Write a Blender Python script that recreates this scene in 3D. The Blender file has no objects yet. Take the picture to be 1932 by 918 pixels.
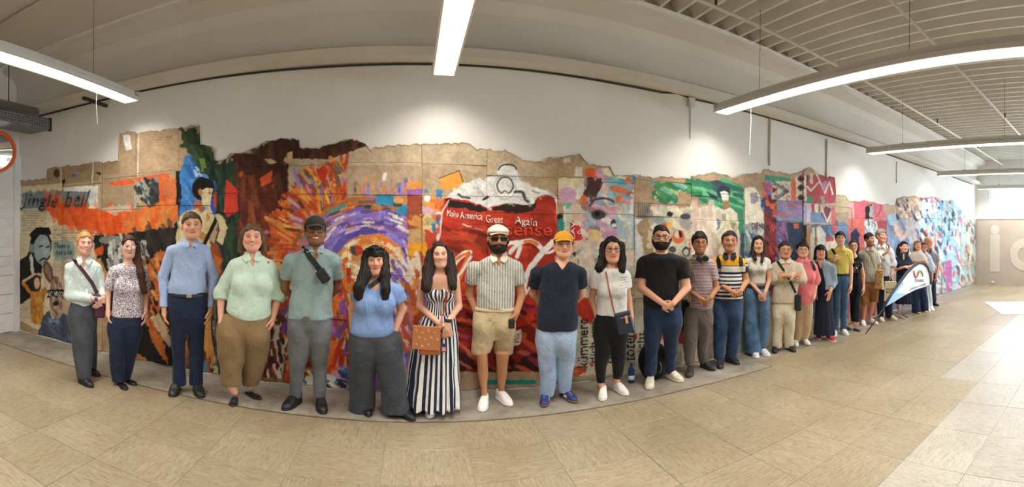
import bpy, math, random
import numpy as np
from mathutils import Matrix, Vector

random.seed(7)
RNG = np.random.default_rng(11)
SC = bpy.context.scene
COL = SC.collection

# ------------------------------------------------------------------ camera
F, X0, YH, ROLL, HC = 840.0, 777.0, 436.0, 0.010, 1.72   # panorama: px per radian, wall-normal column, horizon row
WALL_Y = 4.72
yaw = (966.0 - X0) / F
fw = Vector((math.sin(yaw), math.cos(yaw), 0))
r0 = Vector((math.cos(yaw), -math.sin(yaw), 0))
rt = r0 * math.cos(ROLL) + Vector((0, 0, 1)) * math.sin(ROLL)
up = rt.cross(fw)
cam_data = bpy.data.cameras.new('camera')
cam = bpy.data.objects.new('camera', cam_data)
COL.objects.link(cam)
m = Matrix((rt, up, -fw)).transposed().to_4x4()
m.translation = (0, 0, HC)
cam.matrix_world = m
cam_data.type = 'PANO'
cam_data.panorama_type = 'CENTRAL_CYLINDRICAL'
cam_data.central_cylindrical_range_u_min = -966.0 / F
cam_data.central_cylindrical_range_u_max = 966.0 / F
cam_data.central_cylindrical_range_v_min = -(918.0 - YH) / F
cam_data.central_cylindrical_range_v_max = YH / F
cam_data.central_cylindrical_radius = 1.0
cam_data.clip_start = 0.01
SC.camera = cam

# ------------------------------------------------------------------ sky and exposure
world = bpy.data.worlds.new('sky')
SC.world = world
world.use_nodes = True
bg = world.node_tree.nodes['Background']
bg.inputs[0].default_value = (0.74, 0.87, 1.0, 1)
bg.inputs[1].default_value = 13.0
SC.view_settings.view_transform = 'Standard'
SC.view_settings.look = 'None'
SC.view_settings.gamma = 1.0
SC.view_settings.use_curve_mapping = False
SC.view_settings.exposure = 0.25
LAMP = 2.2                     # glow of the ceiling lamps' diffusers
LAMP_W = 18.0                  # watts per metre that each lamp throws down

# ------------------------------------------------------------------ measuring helpers: a pixel of the photograph to a direction
def ray(x, y):
    ph = (x - 966.0) / F
    d = rt * math.sin(ph) + fw * math.cos(ph) + up * ((YH - y) / F)
    return d
def on_wall(x, y, wy=WALL_Y):
    d = ray(x, y); t = wy / d.y
    return Vector((d.x * t, wy, HC + d.z * t))
def on_floor(x, y, z=0.0):
    d = ray(x, y); t = (z - HC) / d.z
    return Vector((d.x * t, d.y * t, z))
def on_x(x, y, X):
    d = ray(x, y); t = X / d.x
    return Vector((X, d.y * t, HC + d.z * t))

def lin(h):
    if isinstance(h, str):
        h = h.lstrip('#')
        c = [int(h[i:i + 2], 16) / 255 for i in (0, 2, 4)]
    else:
        c = list(h)
    return tuple(v / 12.92 if v <= 0.04045 else ((v + 0.055) / 1.055) ** 2.4 for v in c)

# ------------------------------------------------------------------ meshes
class MB:
    def __init__(s): s.v = []; s.f = []
    def add(s, vs, fs):
        n = len(s.v); s.v += [tuple(v) for v in vs]; s.f += [tuple(i + n for i in f) for f in fs]; return s
    def box(s, lo, hi):
        x0, y0, z0 = lo; x1, y1, z1 = hi
        return s.add([(x0, y0, z0), (x1, y0, z0), (x1, y1, z0), (x0, y1, z0), (x0, y0, z1), (x1, y0, z1), (x1, y1, z1), (x0, y1, z1)],
                     [(0, 3, 2, 1), (4, 5, 6, 7), (0, 1, 5, 4), (1, 2, 6, 5), (2, 3, 7, 6), (3, 0, 4, 7)])
    def bbox(s, lo, hi, b):       # box with chamfered vertical-ish edges on all sides (octagonal in each section)
        x0, y0, z0 = lo; x1, y1, z1 = hi
        pr = [(x0 + b, y0), (x1 - b, y0), (x1, y0 + b), (x1, y1 - b), (x1 - b, y1), (x0 + b, y1), (x0, y1 - b), (x0, y0 + b)]
        cx, cy = (x0 + x1) / 2, (y0 + y1) / 2
        def sh(k): return [(cx + (x - cx) * (1 - 2 * k / max(x1 - x0, 1e-6)), cy + (y - cy) * (1 - 2 * k / max(y1 - y0, 1e-6))) for x, y in pr]
        rings = [(sh(b), z0), (pr, z0 + b), (pr, z1 - b), (sh(b), z1)]
        vs = [(x, y, z) for p, z in rings for x, y in p]
        fs = [tuple(range(7, -1, -1)), tuple(range(24, 32))]
        for k in range(3):
            for i in range(8):
                fs.append((k * 8 + i, k * 8 + (i + 1) % 8, k * 8 + 8 + (i + 1) % 8, k * 8 + 8 + i))
        return s.add(vs, fs)
    def prism(s, pts, vec):       # planar polygon pts (3D) swept along vec
        n = len(pts); vec = Vector(vec)
        a = [Vector(p) for p in pts]
        vs = a + [p + vec for p in a]
        fs = [tuple(range(n - 1, -1, -1)), tuple(range(n, 2 * n))] + [(i, (i + 1) % n, n + (i + 1) % n, n + i) for i in range(n)]
        return s.add(vs, fs)
    def tube(s, path, r, n=8, cap=True):
        path = [Vector(p) for p in path]
        rs = r if hasattr(r, '__len__') else [r] * len(path)
        vs = []; prev = None
        for i, p in enumerate(path):
            a = path[max(i - 1, 0)]; b = path[min(i + 1, len(path) - 1)]
            t = (b - a).normalized()
            if prev is None:
                u = t.orthogonal().normalized()
            else:
                u = (prev - t * prev.dot(t))
                u = u.normalized() if u.length > 1e-6 else t.orthogonal().normalized()
            prev = u; w = t.cross(u)
            for k in range(n):
                an = 2 * math.pi * k / n
                vs.append(p + (u * math.cos(an) + w * math.sin(an)) * rs[i])
        fs = []
        for i in range(len(path) - 1):
            for k in range(n):
                fs.append((i * n + k, i * n + (k + 1) % n, (i + 1) * n + (k + 1) % n, (i + 1) * n + k))
        if cap:
            fs += [tuple(range(n - 1, -1, -1)), tuple(range((len(path) - 1) * n, len(path) * n))]
        return s.add(vs, fs)
    def strap(s, path, nrm, w, t):  # flat band along path; nrm = list of outward normals
        path = [Vector(p) for p in path]; vs = []
        for i, p in enumerate(path):
            a = path[max(i - 1, 0)]; b = path[min(i + 1, len(path) - 1)]
            tg = (b - a).normalized(); nn = Vector(nrm[i]).normalized(); sd = tg.cross(nn).normalized()
            for q in ((-w / 2, 0), (w / 2, 0), (w / 2, t), (-w / 2, t)):
                vs.append(p + sd * q[0] + nn * q[1])
        fs = [(3, 2, 1, 0)]
        for i in range(len(path) - 1):
            for k in range(4):
                fs.append((i * 4 + k, i * 4 + (k + 1) % 4, i * 4 + 4 + (k + 1) % 4, i * 4 + 4 + k))
        n = len(path) * 4; fs.append((n - 4, n - 3, n - 2, n - 1))
        return s.add(vs, fs)
    def lathe(s, prof, c=(0, 0, 0), n=20):   # prof: (r,z)
        vs = []; fs = []
        for r, z in prof:
            for k in range(n):
                an = 2 * math.pi * k / n
                vs.append((c[0] + r * math.cos(an), c[1] + r * math.sin(an), c[2] + z))
        for i in range(len(prof) - 1):
            for k in range(n):
                fs.append((i * n + k, i * n + (k + 1) % n, (i + 1) * n + (k + 1) % n, (i + 1) * n + k))
        fs += [tuple(range(n - 1, -1, -1)), tuple(range((len(prof) - 1) * n, len(prof) * n))]
        return s.add(vs, fs)
    def build(s, name, mat, parent=None, smooth=False):
        me = bpy.data.meshes.new(name)
        me.from_pydata(s.v, [], s.f); me.update()
        return obj(name, me, mat, parent, smooth)

def obj(name, me, mat, parent=None, smooth=False):
    if mat is not None and not me.materials: me.materials.append(mat)
    if smooth: me.polygons.foreach_set('use_smooth', np.ones(len(me.polygons), dtype=bool))
    o = bpy.data.objects.new(name, me); COL.objects.link(o)
    if parent is not None: o.parent = parent
    return o
def empty(name, loc=(0, 0, 0), rz=0.0):
    o = bpy.data.objects.new(name, None); COL.objects.link(o)
    o.location = loc; o.rotation_euler = (0, 0, rz); o.empty_display_size = 0.1
    return o
def tag(o, label=None, cat=None, group=None, kind=None):
    if label: o['label'] = label
    if cat: o['category'] = cat
    if group: o['group'] = group
    if kind: o['kind'] = kind
    return o
def struct(o): o['kind'] = 'structure'; return o
def child(o, p):
    o.parent = p; return o

# ------------------------------------------------------------------ materials
MATS = {}
def nmat(name):
    m = bpy.data.materials.new(name); m.use_nodes = True
    nt = m.node_tree; b = nt.nodes['Principled BSDF']
    return m, nt, b
def N(nt, t, **kw):
    n = nt.nodes.new(t)
    for k, v in kw.items(): setattr(n, k, v)
    return n
def L(nt, a, b): nt.links.new(a, b)
def coords(nt, scale=(1, 1, 1), rot=(0, 0, 0), src='Object'):
    tc = N(nt, 'ShaderNodeTexCoord'); mp = N(nt, 'ShaderNodeMapping')
    mp.inputs['Scale'].default_value = scale; mp.inputs['Rotation'].default_value = rot
    L(nt, tc.outputs[src], mp.inputs[0]); return mp.outputs[0]
def noise(nt, vec, sc, det=4, rough=.6, dist=0):
    n = N(nt, 'ShaderNodeTexNoise'); n.inputs['Scale'].default_value = sc; n.inputs['Detail'].default_value = det
    n.inputs['Roughness'].default_value = rough; n.inputs['Distortion'].default_value = dist
    L(nt, vec, n.inputs['Vector']); return n.outputs['Fac']
def ramp(nt, fac, stops, interp='LINEAR'):
    r = N(nt, 'ShaderNodeValToRGB'); r.color_ramp.interpolation = interp
    e = r.color_ramp.elements
    while len(e) < len(stops): e.new(0.5)
    for k, (p, c) in enumerate(stops):
        e[k].position = p; e[k].color = (*c, 1) if len(c) == 3 else c
    L(nt, fac, r.inputs[0]); return r.outputs[0]
def mixc(nt, fac, a, b, mode='MIX'):
    n = N(nt, 'ShaderNodeMix', data_type='RGBA', blend_type=mode)
    for sock, v in ((n.inputs[0], fac), (n.inputs[6], a), (n.inputs[7], b)):
        if isinstance(v, (int, float)): sock.default_value = v
        elif isinstance(v, tuple): sock.default_value = (*v, 1) if len(v) == 3 else v
        else: L(nt, v, sock)
    return n.outputs[2]
def mth(nt, op, a, b=None, c=None):
    n = N(nt, 'ShaderNodeMath', operation=op)
    for i, v in enumerate((a, b, c)):
        if v is None: continue
        if isinstance(v, (int, float)): n.inputs[i].default_value = v
        else: L(nt, v, n.inputs[i])
    return n.outputs[0]
def bump(nt, b, h, strength=.2, dist=.01):
    n = N(nt, 'ShaderNodeBump'); n.inputs['Strength'].default_value = strength; n.inputs['Distance'].default_value = dist
    L(nt, h, n.inputs['Height']); L(nt, n.outputs[0], b.inputs['Normal'])
def plain(name, col, rough=.6, metal=0.0, var=.06, nsc=8.0, bmp=0.0, spec=.5, emit=0):
    if name in MATS: return MATS[name]
    m, nt, b = nmat(name); c = lin(col)
    v = coords(nt); n = noise(nt, v, nsc)
    lo = tuple(max(0, x * (1 - var)) for x in c); hi = tuple(min(1, x * (1 + var)) for x in c)
    L(nt, ramp(nt, n, [(.3, lo), (.7, hi)]), b.inputs['Base Color'])
    b.inputs['Roughness'].default_value = rough; b.inputs['Metallic'].default_value = metal
    b.inputs['Specular IOR Level'].default_value = spec
    if bmp: bump(nt, b, noise(nt, v, nsc * 6), bmp, .004)
    if emit:
        b.inputs['Emission Color'].default_value = (*c, 1); b.inputs['Emission Strength'].default_value = emit
    MATS[name] = m; return m
def attr_mat(name, rough=.75, bmp=.0, bsc=60, stretch=(1, 1, 1), spec=.3, attr='Col'):
    if name in MATS: return MATS[name]
    m, nt, b = nmat(name)
    a = N(nt, 'ShaderNodeAttribute', attribute_name=attr)
    L(nt, a.outputs['Color'], b.inputs['Base Color'])
    b.inputs['Roughness'].default_value = rough; b.inputs['Specular IOR Level'].default_value = spec
    if bmp: bump(nt, b, noise(nt, coords(nt, stretch), bsc), bmp, .004)
    MATS[name] = m; return m
# ================================================================== the room
XL, XR, YB, ZC = -5.74, 15.0, -6.0, 4.30

# walls
m, nt, b = nmat('wall_paint'); v = coords(nt)
L(nt, ramp(nt, noise(nt, v, 1.3, 6), [(.25, lin('#dcd8d0')), (.75, lin('#e6e3dc'))]), b.inputs['Base Color'])
b.inputs['Roughness'].default_value = .75; bump(nt, b, noise(nt, v, 90, 3), .05, .003); M_WALL = m
m, nt, b = nmat('concrete_paint'); v = coords(nt)
L(nt, ramp(nt, noise(nt, v, .8, 6), [(.25, lin('#cdc6ba')), (.75, lin('#d8d2c7'))]), b.inputs['Base Color'])
b.inputs['Roughness'].default_value = .8; bump(nt, b, noise(nt, v, 40, 4), .06, .004); M_CONC = m
struct(MB().box((XL - .2, WALL_Y, -.2), (XR + .2, WALL_Y + .2, ZC + .3)).build('wall_back', M_WALL))
struct(MB().box((XL - .2, YB, -.2), (XL, WALL_Y, ZC + .3)).build('wall_left', M_WALL))

# right end wall with a window near the mural and a big glazed front out of the frame
WZ0, WZ1 = 2.36, 3.42
wr = MB()
wr.box((XR, 4.22, -.2), (XR + .2, WALL_Y, ZC + .3))
wr.box((XR, 1.2, -.2), (XR + .2, 4.22, WZ0)); wr.box((XR, 1.2, WZ1), (XR + .2, 4.22, ZC + .3))
wr.box((XR, .6, -.2), (XR + .2, 1.2, ZC + .3))
wr.box((XR, YB, 3.5), (XR + .2, .6, ZC + .3)); wr.box((XR, YB, -.2), (XR + .2, .6, .4))
struct(wr.build('wall_right', M_WALL))
# plain wall behind the photographer
wf = MB()
FW0, FW1 = 1.1, 3.3
wf.box((XL, YB - .2, -.2), (XR, YB, FW0)); wf.box((XL, YB - .2, FW1), (XR, YB, ZC + .3))
wf.box((XL, YB - .2, FW0), (XR, YB, FW1))
struct(wf.build('wall_front', M_WALL))

m, nt, b = nmat('window_glass')
tb = N(nt, 'ShaderNodeBsdfTransparent'); gl = N(nt, 'ShaderNodeBsdfGlossy'); gl.inputs['Roughness'].default_value = .02
mx = N(nt, 'ShaderNodeMixShader'); mx.inputs[0].default_value = .06
L(nt, tb.outputs[0], mx.inputs[1]); L(nt, gl.outputs[0], mx.inputs[2]); L(nt, mx.outputs[0], nt.nodes['Material Output'].inputs[0]); M_GLASS = m
m, nt, b = nmat('frosted_glass')
tb = N(nt, 'ShaderNodeBsdfTranslucent'); tb.inputs[0].default_value = (.95, .97, 1, 1)
L(nt, tb.outputs[0], nt.nodes['Material Output'].inputs[0]); M_FROST = m
M_FRAME = plain('window_frame_paint', '#e4e6e8', .5)
def window(name, X, y0, y1, z0, z1, ny, nz, axis='x', glass=None):
    w = MB()
    def bx(a0, a1, c0, c1, d=.05):
        if axis == 'x': w.box((X + .05, a0, c0), (X + .05 + d, a1, c1))
        else: w.box((a0, X - .05 - d, c0), (a1, X - .05, c1))
    t = .05
    bx(y0, y0 + t, z0, z1); bx(y1 - t, y1, z0, z1); bx(y0 + t, y1 - t, z0, z0 + t); bx(y0 + t, y1 - t, z1 - t, z1)
    for k in range(1, ny):
        c = y0 + (y1 - y0) * k / ny; bx(c - t / 2, c + t / 2, z0 + t, z1 - t)
    o = struct(w.build(name, M_FRAME))
    for i in range(ny):
        for j in range(nz):
            a0, a1 = y0 + (y1 - y0) * i / ny, y0 + (y1 - y0) * (i + 1) / ny
            c0, c1 = z0 + (z1 - z0) * j / nz, z0 + (z1 - z0) * (j + 1) / nz
            g = .028; q = MB()
            if axis == 'x': q.box((X + .07, a0 + g, c0 + (g if j == 0 else .008)), (X + .078, a1 - g, c1 - (g if j == nz - 1 else .008)))
            else: q.box((a0 + g, X - .078, c0 + g), (a1 - g, X - .07, c1 - g))
            q.build('pane', glass or M_GLASS, o)
            if j and axis == 'x':
                MB().box((X + .06, a0 + g, c0 - .01), (X + .09, a1 - g, c0 + .01)).build('glazing_bar', M_FRAME, o)
    return o
window('window_1', XR, 1.2, 4.22, WZ0, WZ1, 2, 5, glass=M_FROST)
window('window_right_offscreen', XR, YB + .02, .6, .4, 3.5, 4, 1)

# floor: concrete slab, showing along the wall where the tiles stop, and laid tiles
m, nt, b = nmat('floor_concrete'); v = coords(nt)
c1 = ramp(nt, noise(nt, v, 1.6, 8, .7), [(.3, lin('#857c6e')), (.5, lin('#958c7e')), (.72, lin('#a59d91'))])
c2 = ramp(nt, noise(nt, v, 5, 7, .7, .0), [(.34, lin('#8a8072')), (.55, (1, 1, 1))])
L(nt, mixc(nt, .45, c1, c2, 'MULTIPLY'), b.inputs['Base Color'])
b.inputs['Roughness'].default_value = .7; bump(nt, b, noise(nt, v, 30, 5), .15, .005); M_SLAB = m
FLOOR = struct(MB().box((XL - .2, YB - .2, -.25), (XR + .2, WALL_Y + .2, 0)).build('floor', M_SLAB))

def tile_mat(name, base, dark, light, along):
    m, nt, b = nmat(name)
    sc = (9, 60, 1) if along == 'x' else (60, 9, 1)
    oi = N(nt, 'ShaderNodeObjectInfo')
    tc = N(nt, 'ShaderNodeTexCoord'); ad = N(nt, 'ShaderNodeVectorMath', operation='ADD')
    mp = N(nt, 'ShaderNodeMapping'); mp.inputs['Scale'].default_value = sc
    L(nt, tc.outputs['Object'], ad.inputs[0]); L(nt, oi.outputs['Location'], ad.inputs[1]); L(nt, ad.outputs[0], mp.inputs[0])
    n1 = noise(nt, mp.outputs[0], 1.0, 6, .75, .8)
    c = ramp(nt, n1, [(.30, lin(dark)), (.43, lin(base)), (.62, lin(light))])
    sp = noise(nt, mp.outputs[0], 2.6, 2, .5)
    c = mixc(nt, ramp(nt, sp, [(.63, (0, 0, 0)), (.70, (1, 1, 1))]), c, lin('#62533d'))
    big = noise(nt, ad.outputs[0], 1.1, 5, .6)
    c = mixc(nt, .5, c, ramp(nt, big, [(.3, lin('#cfc6b4')), (.65, (1, 1, 1))]), 'MULTIPLY')
    rr = ramp(nt, oi.outputs['Random'], [(0, (.90, .89, .87)), (1, (1, 1, 1))])
    L(nt, mixc(nt, 1.0, c, rr, 'MULTIPLY'), b.inputs['Base Color'])
    b.inputs['Specular IOR Level'].default_value = .5
    L(nt, ramp(nt, big, [(.3, (.30,) * 3), (.7, (.42,) * 3)]), b.inputs['Roughness'])
    bump(nt, b, n1, .08, .002)
    return m
TM = {}
for ax in 'xy':
    TM['tan', ax] = tile_mat('tile_tan_' + ax, '#96886f', '#716349', '#a99c84', ax)
    TM['grey', ax] = tile_mat('tile_grey_' + ax, '#a5a093', '#8d8776', '#b5b0a5', ax)
TW, TD, TY0 = .65, .49, 3.97
tmesh = {}
for key, mt in TM.items():
    me = bpy.data.meshes.new('floor_tile')
    q = MB().bbox((.002, .002, -.002), (TW - .002, TD - .002, .004), .0015)
    me.from_pydata(q.v, [], q.f); me.materials.append(mt); tmesh[key] = me
for j in range(9):
    for i in range(-5, 28):
        x = -2.15 + i * TW; y = TY0 - (j + 1) * TD
        if x > XR - .1 or x + TW < XL: continue
        if x < XL or x + TW > XR: continue
        grey = (y + TD / 2 < 1.5) or (y + TD / 2 < 2.0 and x > 4.6)
        ax = 'x' if (i + j) % 2 else 'y'
        o = obj('floor_tile', tmesh['grey' if grey and x > 1.0 else 'tan', ax], None, FLOOR)
        o.location = (x, y, random.uniform(-.0008, .0008))
q = MB().box((XL, YB, -.002), (XR, TY0 - 9 * TD, .004)); struct(q.build('floor_front', TM['tan', 'x']))
# ragged line of old glue where the tiles stop
gl_ = MB(); xs_ = np.linspace(XL + .02, 4.18, 140); gr = np.random.default_rng(3)
up_ = [(x, TY0 + .018 + .016 * gr.random(), .0025) for x in xs_]; dn_ = [(x, TY0 - .001, .0025) for x in xs_]
gl_.add([(x, y, z) for a_, b_ in zip(dn_, up_) for x, y, z in (a_, b_)], [(2 * i, 2 * i + 2, 2 * i + 3, 2 * i + 1) for i in range(139)])
struct(gl_.build('trim_4', plain('old_glue', '#5d4f39', .8, var=.3, nsc=12)))
# at the far end the tiles run up nearer to the wall
for i in range(9):
    x = 4.2 + i * 1.2
    if x + 1.19 > XR: break
    q = MB().bbox((.002, .002, -.002), (1.196, .30, .004), .0015)
    o = q.build('floor_tile', TM['tan', 'x'], FLOOR); o.location = (x, TY0, 0)

# ceiling: flat soffit on one half, trapezoidal deck on the other, concrete girder along the wall
M_SOFF = plain('soffit_paint', '#cfc8bc', .8, var=.04, nsc=1.0, bmp=.03)
M_DECK = plain('deck_paint', '#d0cbbe', .6, var=.04, nsc=2.0)
XD = .35
CEIL = struct(MB().box((XL - .2, YB - .2, ZC + .16), (XR + .2, WALL_Y + .2, ZC + .3)).build('ceiling', M_DECK))
struct(MB().box((XL, YB, ZC - .02), (XD, 4.36, ZC + .158)).build('ceiling_left', M_SOFF))
rib = bpy.data.meshes.new('deck_rib')
pr = [(-.07, .16), (-.018, 0), (.018, 0), (.07, .16)]
q = MB().prism([(x, YB, z) for x, z in pr], (0, 4.40 - YB, 0)); rib.from_pydata(q.v, [], q.f); rib.materials.append(M_DECK)
for i in range(60):
    x = XD + .12 + i * .245
    if x > XR - .12: break
    o = obj('deck_rib', rib, None, CEIL); o.location = (x, 0, ZC)
# girder
W = WALL_Y
gp = [(W, 3.49), (W - .21, 3.495), (W - .21, 3.585), (W - .06, 3.66), (W - .06, 4.02), (W - .14, 4.13), (W - .36, 4.20), (W - .36, ZC - .02), (W - .30, ZC + .16), (W, ZC + .16)]
struct(MB().prism([(XL, y, z) for y, z in gp], (XR - XL, 0, 0)).build('trim_1', M_CONC))
struct(MB().box((XL, W - .40, ZC - .03), (XR, W - .355, ZC)).build('trim_2', plain('trim_white', '#e6e4de', .5)))

# skirting and electrics on the right end wall, low board with pale letters
p0 = on_x(1843, 541, XR); zt = 2.28
M_BOARD = plain('board_beige', '#c0b2a5', .7, var=.08, nsc=1.5)
bd = MB().box((XR - .03, -.5, 0), (XR - .002, 4.66, zt)).build('wall_board', M_BOARD)
tag(bd, 'low beige board covering the end wall below the window', 'board')
MB().box((XR - .05, -.5, zt), (XR - .002, 4.66, zt + .05)).build('ledge', M_FRAME, bd)
M_LET = plain('letter_white', '#d6ccc0', .7, var=.05, nsc=3)
def YZ(x, y): p = on_x(x, y, XR - .04); return p.y, p.z
ly, lz0 = YZ(1877, 512); lz1 = YZ(1877, 442)[1]
yc = YZ(1877, 470)[0]; hw = .17
MB().box((XR - .04, yc - hw, lz0), (XR - .03, yc + hw, lz1)).build('letter', M_LET, bd)
cy, cz = YZ(1877, 433)
def ring(y, z, r1, r0, n=28, sy=1.0):
    q = MB(); vs = []
    for k in range(n):
        an = 2 * math.pi * k / n
        for r, xx in ((r1, XR - .03), (r0, XR - .03), (r0, XR - .04), (r1, XR - .04)):
            vs.append((xx, y + r * sy * math.cos(an), z + r * math.sin(an)))
    fs = []
    for k in range(n):
        for j in range(4):
            fs.append((k * 4 + j, k * 4 + (j + 1) % 4, ((k + 1) % n) * 4 + (j + 1) % 4, ((k + 1) % n) * 4 + j))
    return q.add(vs, fs)
ring(cy, cz, .17, .005, sy=.9).build('letter_dot', M_LET, bd)
oy, oz = YZ(1932, 480)
ring(oy, oz, .55, .25, sy=.9).build('letter', M_LET, bd)
MB().box((XR - .06, 4.02, .06), (XR - .031, 4.12, .13)).build('socket', M_FRAME, bd)

# painted block courses on the left wall
M_BLOCK = plain('block_paint', '#dfe0df', .6, var=.05, nsc=4, bmp=.06)
WLF = bpy.data.objects['wall_left']
bh, bw = .155, .31
bme = bpy.data.meshes.new('block')
q = MB().bbox((0, .006, .006), (.016, bw - .006, bh - .006), .005); bme.from_pydata(q.v, [], q.f); bme.materials.append(M_BLOCK)
for j in range(14):
    for i in range(5):
        y = W - .12 - (i + 1) * bw + (bw / 2 if j % 2 else 0)
        if y + bw > W - .08: continue
        o = obj('block', bme, None, WLF); o.location = (XL, y, j * bh)
struct(MB().box((XL, W - .13, 0), (XL + .05, W, 2.9)).build('trim_3', M_BLOCK))
# ================================================================== figures: signed-distance bodies turned into meshes
def smin(a, b, k):
    h = np.clip(.5 + .5 * (b - a) / k, 0, 1)
    return b + (a - b) * h - k * h * (1 - h)
def smax(a, b, k): return -smin(-a, -b, k)
def rcone(P, a, b, ra, rb, q=1.0):
    """capsule from a to b with radii ra, rb; q flattens it along y"""
    a = np.asarray(a, float); b = np.asarray(b, float)
    if q != 1.0:
        P = P * np.array([1, 1 / q, 1]); a = a * np.array([1, 1 / q, 1]); b = b * np.array([1, 1 / q, 1])
    ab = b - a; t = np.clip(((P - a) @ ab) / max(ab @ ab, 1e-9), 0, 1)
    d = np.linalg.norm(P - a - t[:, None] * ab, axis=1) - (ra + (rb - ra) * t)
    return d * min(1, (1 + q) / 2)
def ellip(P, c, r):
    r = np.asarray(r, float); q = (P - np.asarray(c, float)) / r
    k0 = np.linalg.norm(q, axis=1); k1 = np.linalg.norm(q / r, axis=1)
    return k0 * (k0 - 1) / np.maximum(k1, 1e-6)
def interp_s(z, zs, vs):
    """smooth interpolation through control points (monotone cubic)"""
    zs = np.asarray(zs, float); vs = np.asarray(vs, float)
    o = np.argsort(zs); zs = zs[o]; vs = vs[o]
    if len(zs) < 3: return np.interp(z, zs, vs)
    h = np.diff(zs); dl = np.diff(vs) / np.maximum(h, 1e-6)
    mm = np.zeros(len(zs)); mm[1:-1] = np.where(dl[:-1] * dl[1:] > 0, 2 * dl[:-1] * dl[1:] / np.where(np.abs(dl[:-1] + dl[1:]) < 1e-9, 1e-9, dl[:-1] + dl[1:]), 0)
    mm[0] = dl[0]; mm[-1] = dl[-1]
    z = np.clip(z, zs[0], zs[-1]); i = np.clip(np.searchsorted(zs, z) - 1, 0, len(h) - 1)
    t = (z - zs[i]) / np.maximum(h[i], 1e-6); t2 = t * t; t3 = t2 * t
    return (2 * t3 - 3 * t2 + 1) * vs[i] + (t3 - 2 * t2 + t) * h[i] * mm[i] + (-2 * t3 + 3 * t2) * vs[i + 1] + (t3 - t2) * h[i] * mm[i + 1]
def loft(P, rows, grow=0.0, n=2.3, capk=.02):
    """rows: (z, cx, cy, rx, ry) stacked elliptical sections"""
    R = np.array(rows, float); R = R[np.argsort(R[:, 0])]
    z = P[:, 2]; g = [interp_s(z, R[:, 0], R[:, k]) for k in (1, 2, 3, 4)]
    rx = np.maximum(g[2] + grow, .004); ry = np.maximum(g[3] + grow, .004)
    u = np.abs(P[:, 0] - g[0]) / rx; w = np.abs(P[:, 1] - g[1]) / ry
    d = ((u ** n + w ** n) ** (1 / n) - 1) * np.minimum(rx, ry)
    return smax(d, np.maximum(z - R[-1, 0] - grow * .5, R[0, 0] - grow * .5 - z), capk)

def surface(f, lo, hi, h, smooth=1):
    """surface nets of f(P) < 0 on a grid of step h, refined only near the surface"""
    lo = np.asarray(lo, float); hi = np.asarray(hi, float)
    C = 4
    nb = np.maximum(np.ceil((hi - lo) / (h * C)).astype(int), 1) + 1
    gx = [lo[k] + np.arange(nb[k]) * h * C for k in range(3)]
    P = np.stack(np.meshgrid(*gx, indexing='ij'), -1).reshape(-1, 3) + h * C / 2
    dc = f(P).reshape(nb)
    near = np.abs(dc) < h * C * 1.6 + .006
    n = nb * C
    D = np.repeat(np.repeat(np.repeat(np.sign(dc) * 1.0, C, 0), C, 1), C, 2)
    mk = np.repeat(np.repeat(np.repeat(near, C, 0), C, 1), C, 2)
    idx = np.argwhere(mk)
    if len(idx) == 0: return np.zeros((0, 3)), np.zeros((0, 4), int)
    D[mk] = f(lo + (idx + .5) * h)
    ins = D < 0
    c8 = [(i, j, k) for i in (0, 1) for j in (0, 1) for k in (0, 1)]
    sl = lambda a, o: a[o[0]:a.shape[0] - 1 + o[0], o[1]:a.shape[1] - 1 + o[1], o[2]:a.shape[2] - 1 + o[2]]
    cnt = sum(sl(ins, o).astype(np.int8) for o in c8)
    act = (cnt > 0) & (cnt < 8)
    ids = -np.ones(act.shape, int); na = int(act.sum()); ids[act] = np.arange(na)
    cell = np.argwhere(act)
    vals = np.stack([sl(D, o)[act] for o in c8], 1)
    acc = np.zeros((na, 3)); w = np.zeros(na); pos = np.array(c8, float)
    for a in range(8):
        for b in range(a + 1, 8):
            if np.abs(pos[a] - pos[b]).sum() != 1: continue
            va, vb = vals[:, a], vals[:, b]; cr = (va < 0) != (vb < 0)
            t = np.where(cr, va / np.where(np.abs(va - vb) < 1e-9, 1e-9, va - vb), 0)
            acc += np.where(cr[:, None], pos[a] + t[:, None] * (pos[b] - pos[a]), 0); w += cr
    V = lo + (cell + acc / w[:, None] + .5) * h
    quads = []
    for ax in range(3):
        b_, c_ = [(1, 2), (2, 0), (0, 1)][ax]
        s0 = [slice(None)] * 3; s1 = [slice(None)] * 3
        s0[ax] = slice(0, -1); s1[ax] = slice(1, None)
        A = ins[tuple(s0)]; B = ins[tuple(s1)]
        for flip in (0, 1):
            e = np.argwhere((A & ~B) if not flip else (~A & B))
            ok = np.ones(len(e), bool)
            for k in (b_, c_): ok &= (e[:, k] > 0) & (e[:, k] < ids.shape[k])
            ok &= e[:, ax] < ids.shape[ax]
            e = e[ok]
            if not len(e): continue
            def g(db, dcc):
                q = e.copy(); q[:, b_] -= db; q[:, c_] -= dcc
                return ids[q[:, 0], q[:, 1], q[:, 2]]
            q = np.stack([g(1, 1), g(0, 1), g(0, 0), g(1, 0)], 1)
            if flip: q = q[:, ::-1]
            quads.append(q[(q >= 0).all(1)])
    Q = np.concatenate(quads) if quads else np.zeros((0, 4), int)
    for _ in range(smooth):
        s_ = np.zeros_like(V); cn = np.zeros(len(V))
        for a, b in ((0, 1), (1, 2), (2, 3), (3, 0)):
            np.add.at(s_, Q[:, a], V[Q[:, b]]); np.add.at(cn, Q[:, a], 1)
            np.add.at(s_, Q[:, b], V[Q[:, a]]); np.add.at(cn, Q[:, b], 1)
        V = np.where(cn[:, None] > 0, .5 * V + .5 * s_ / np.maximum(cn, 1)[:, None], V)
    return V, Q

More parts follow.
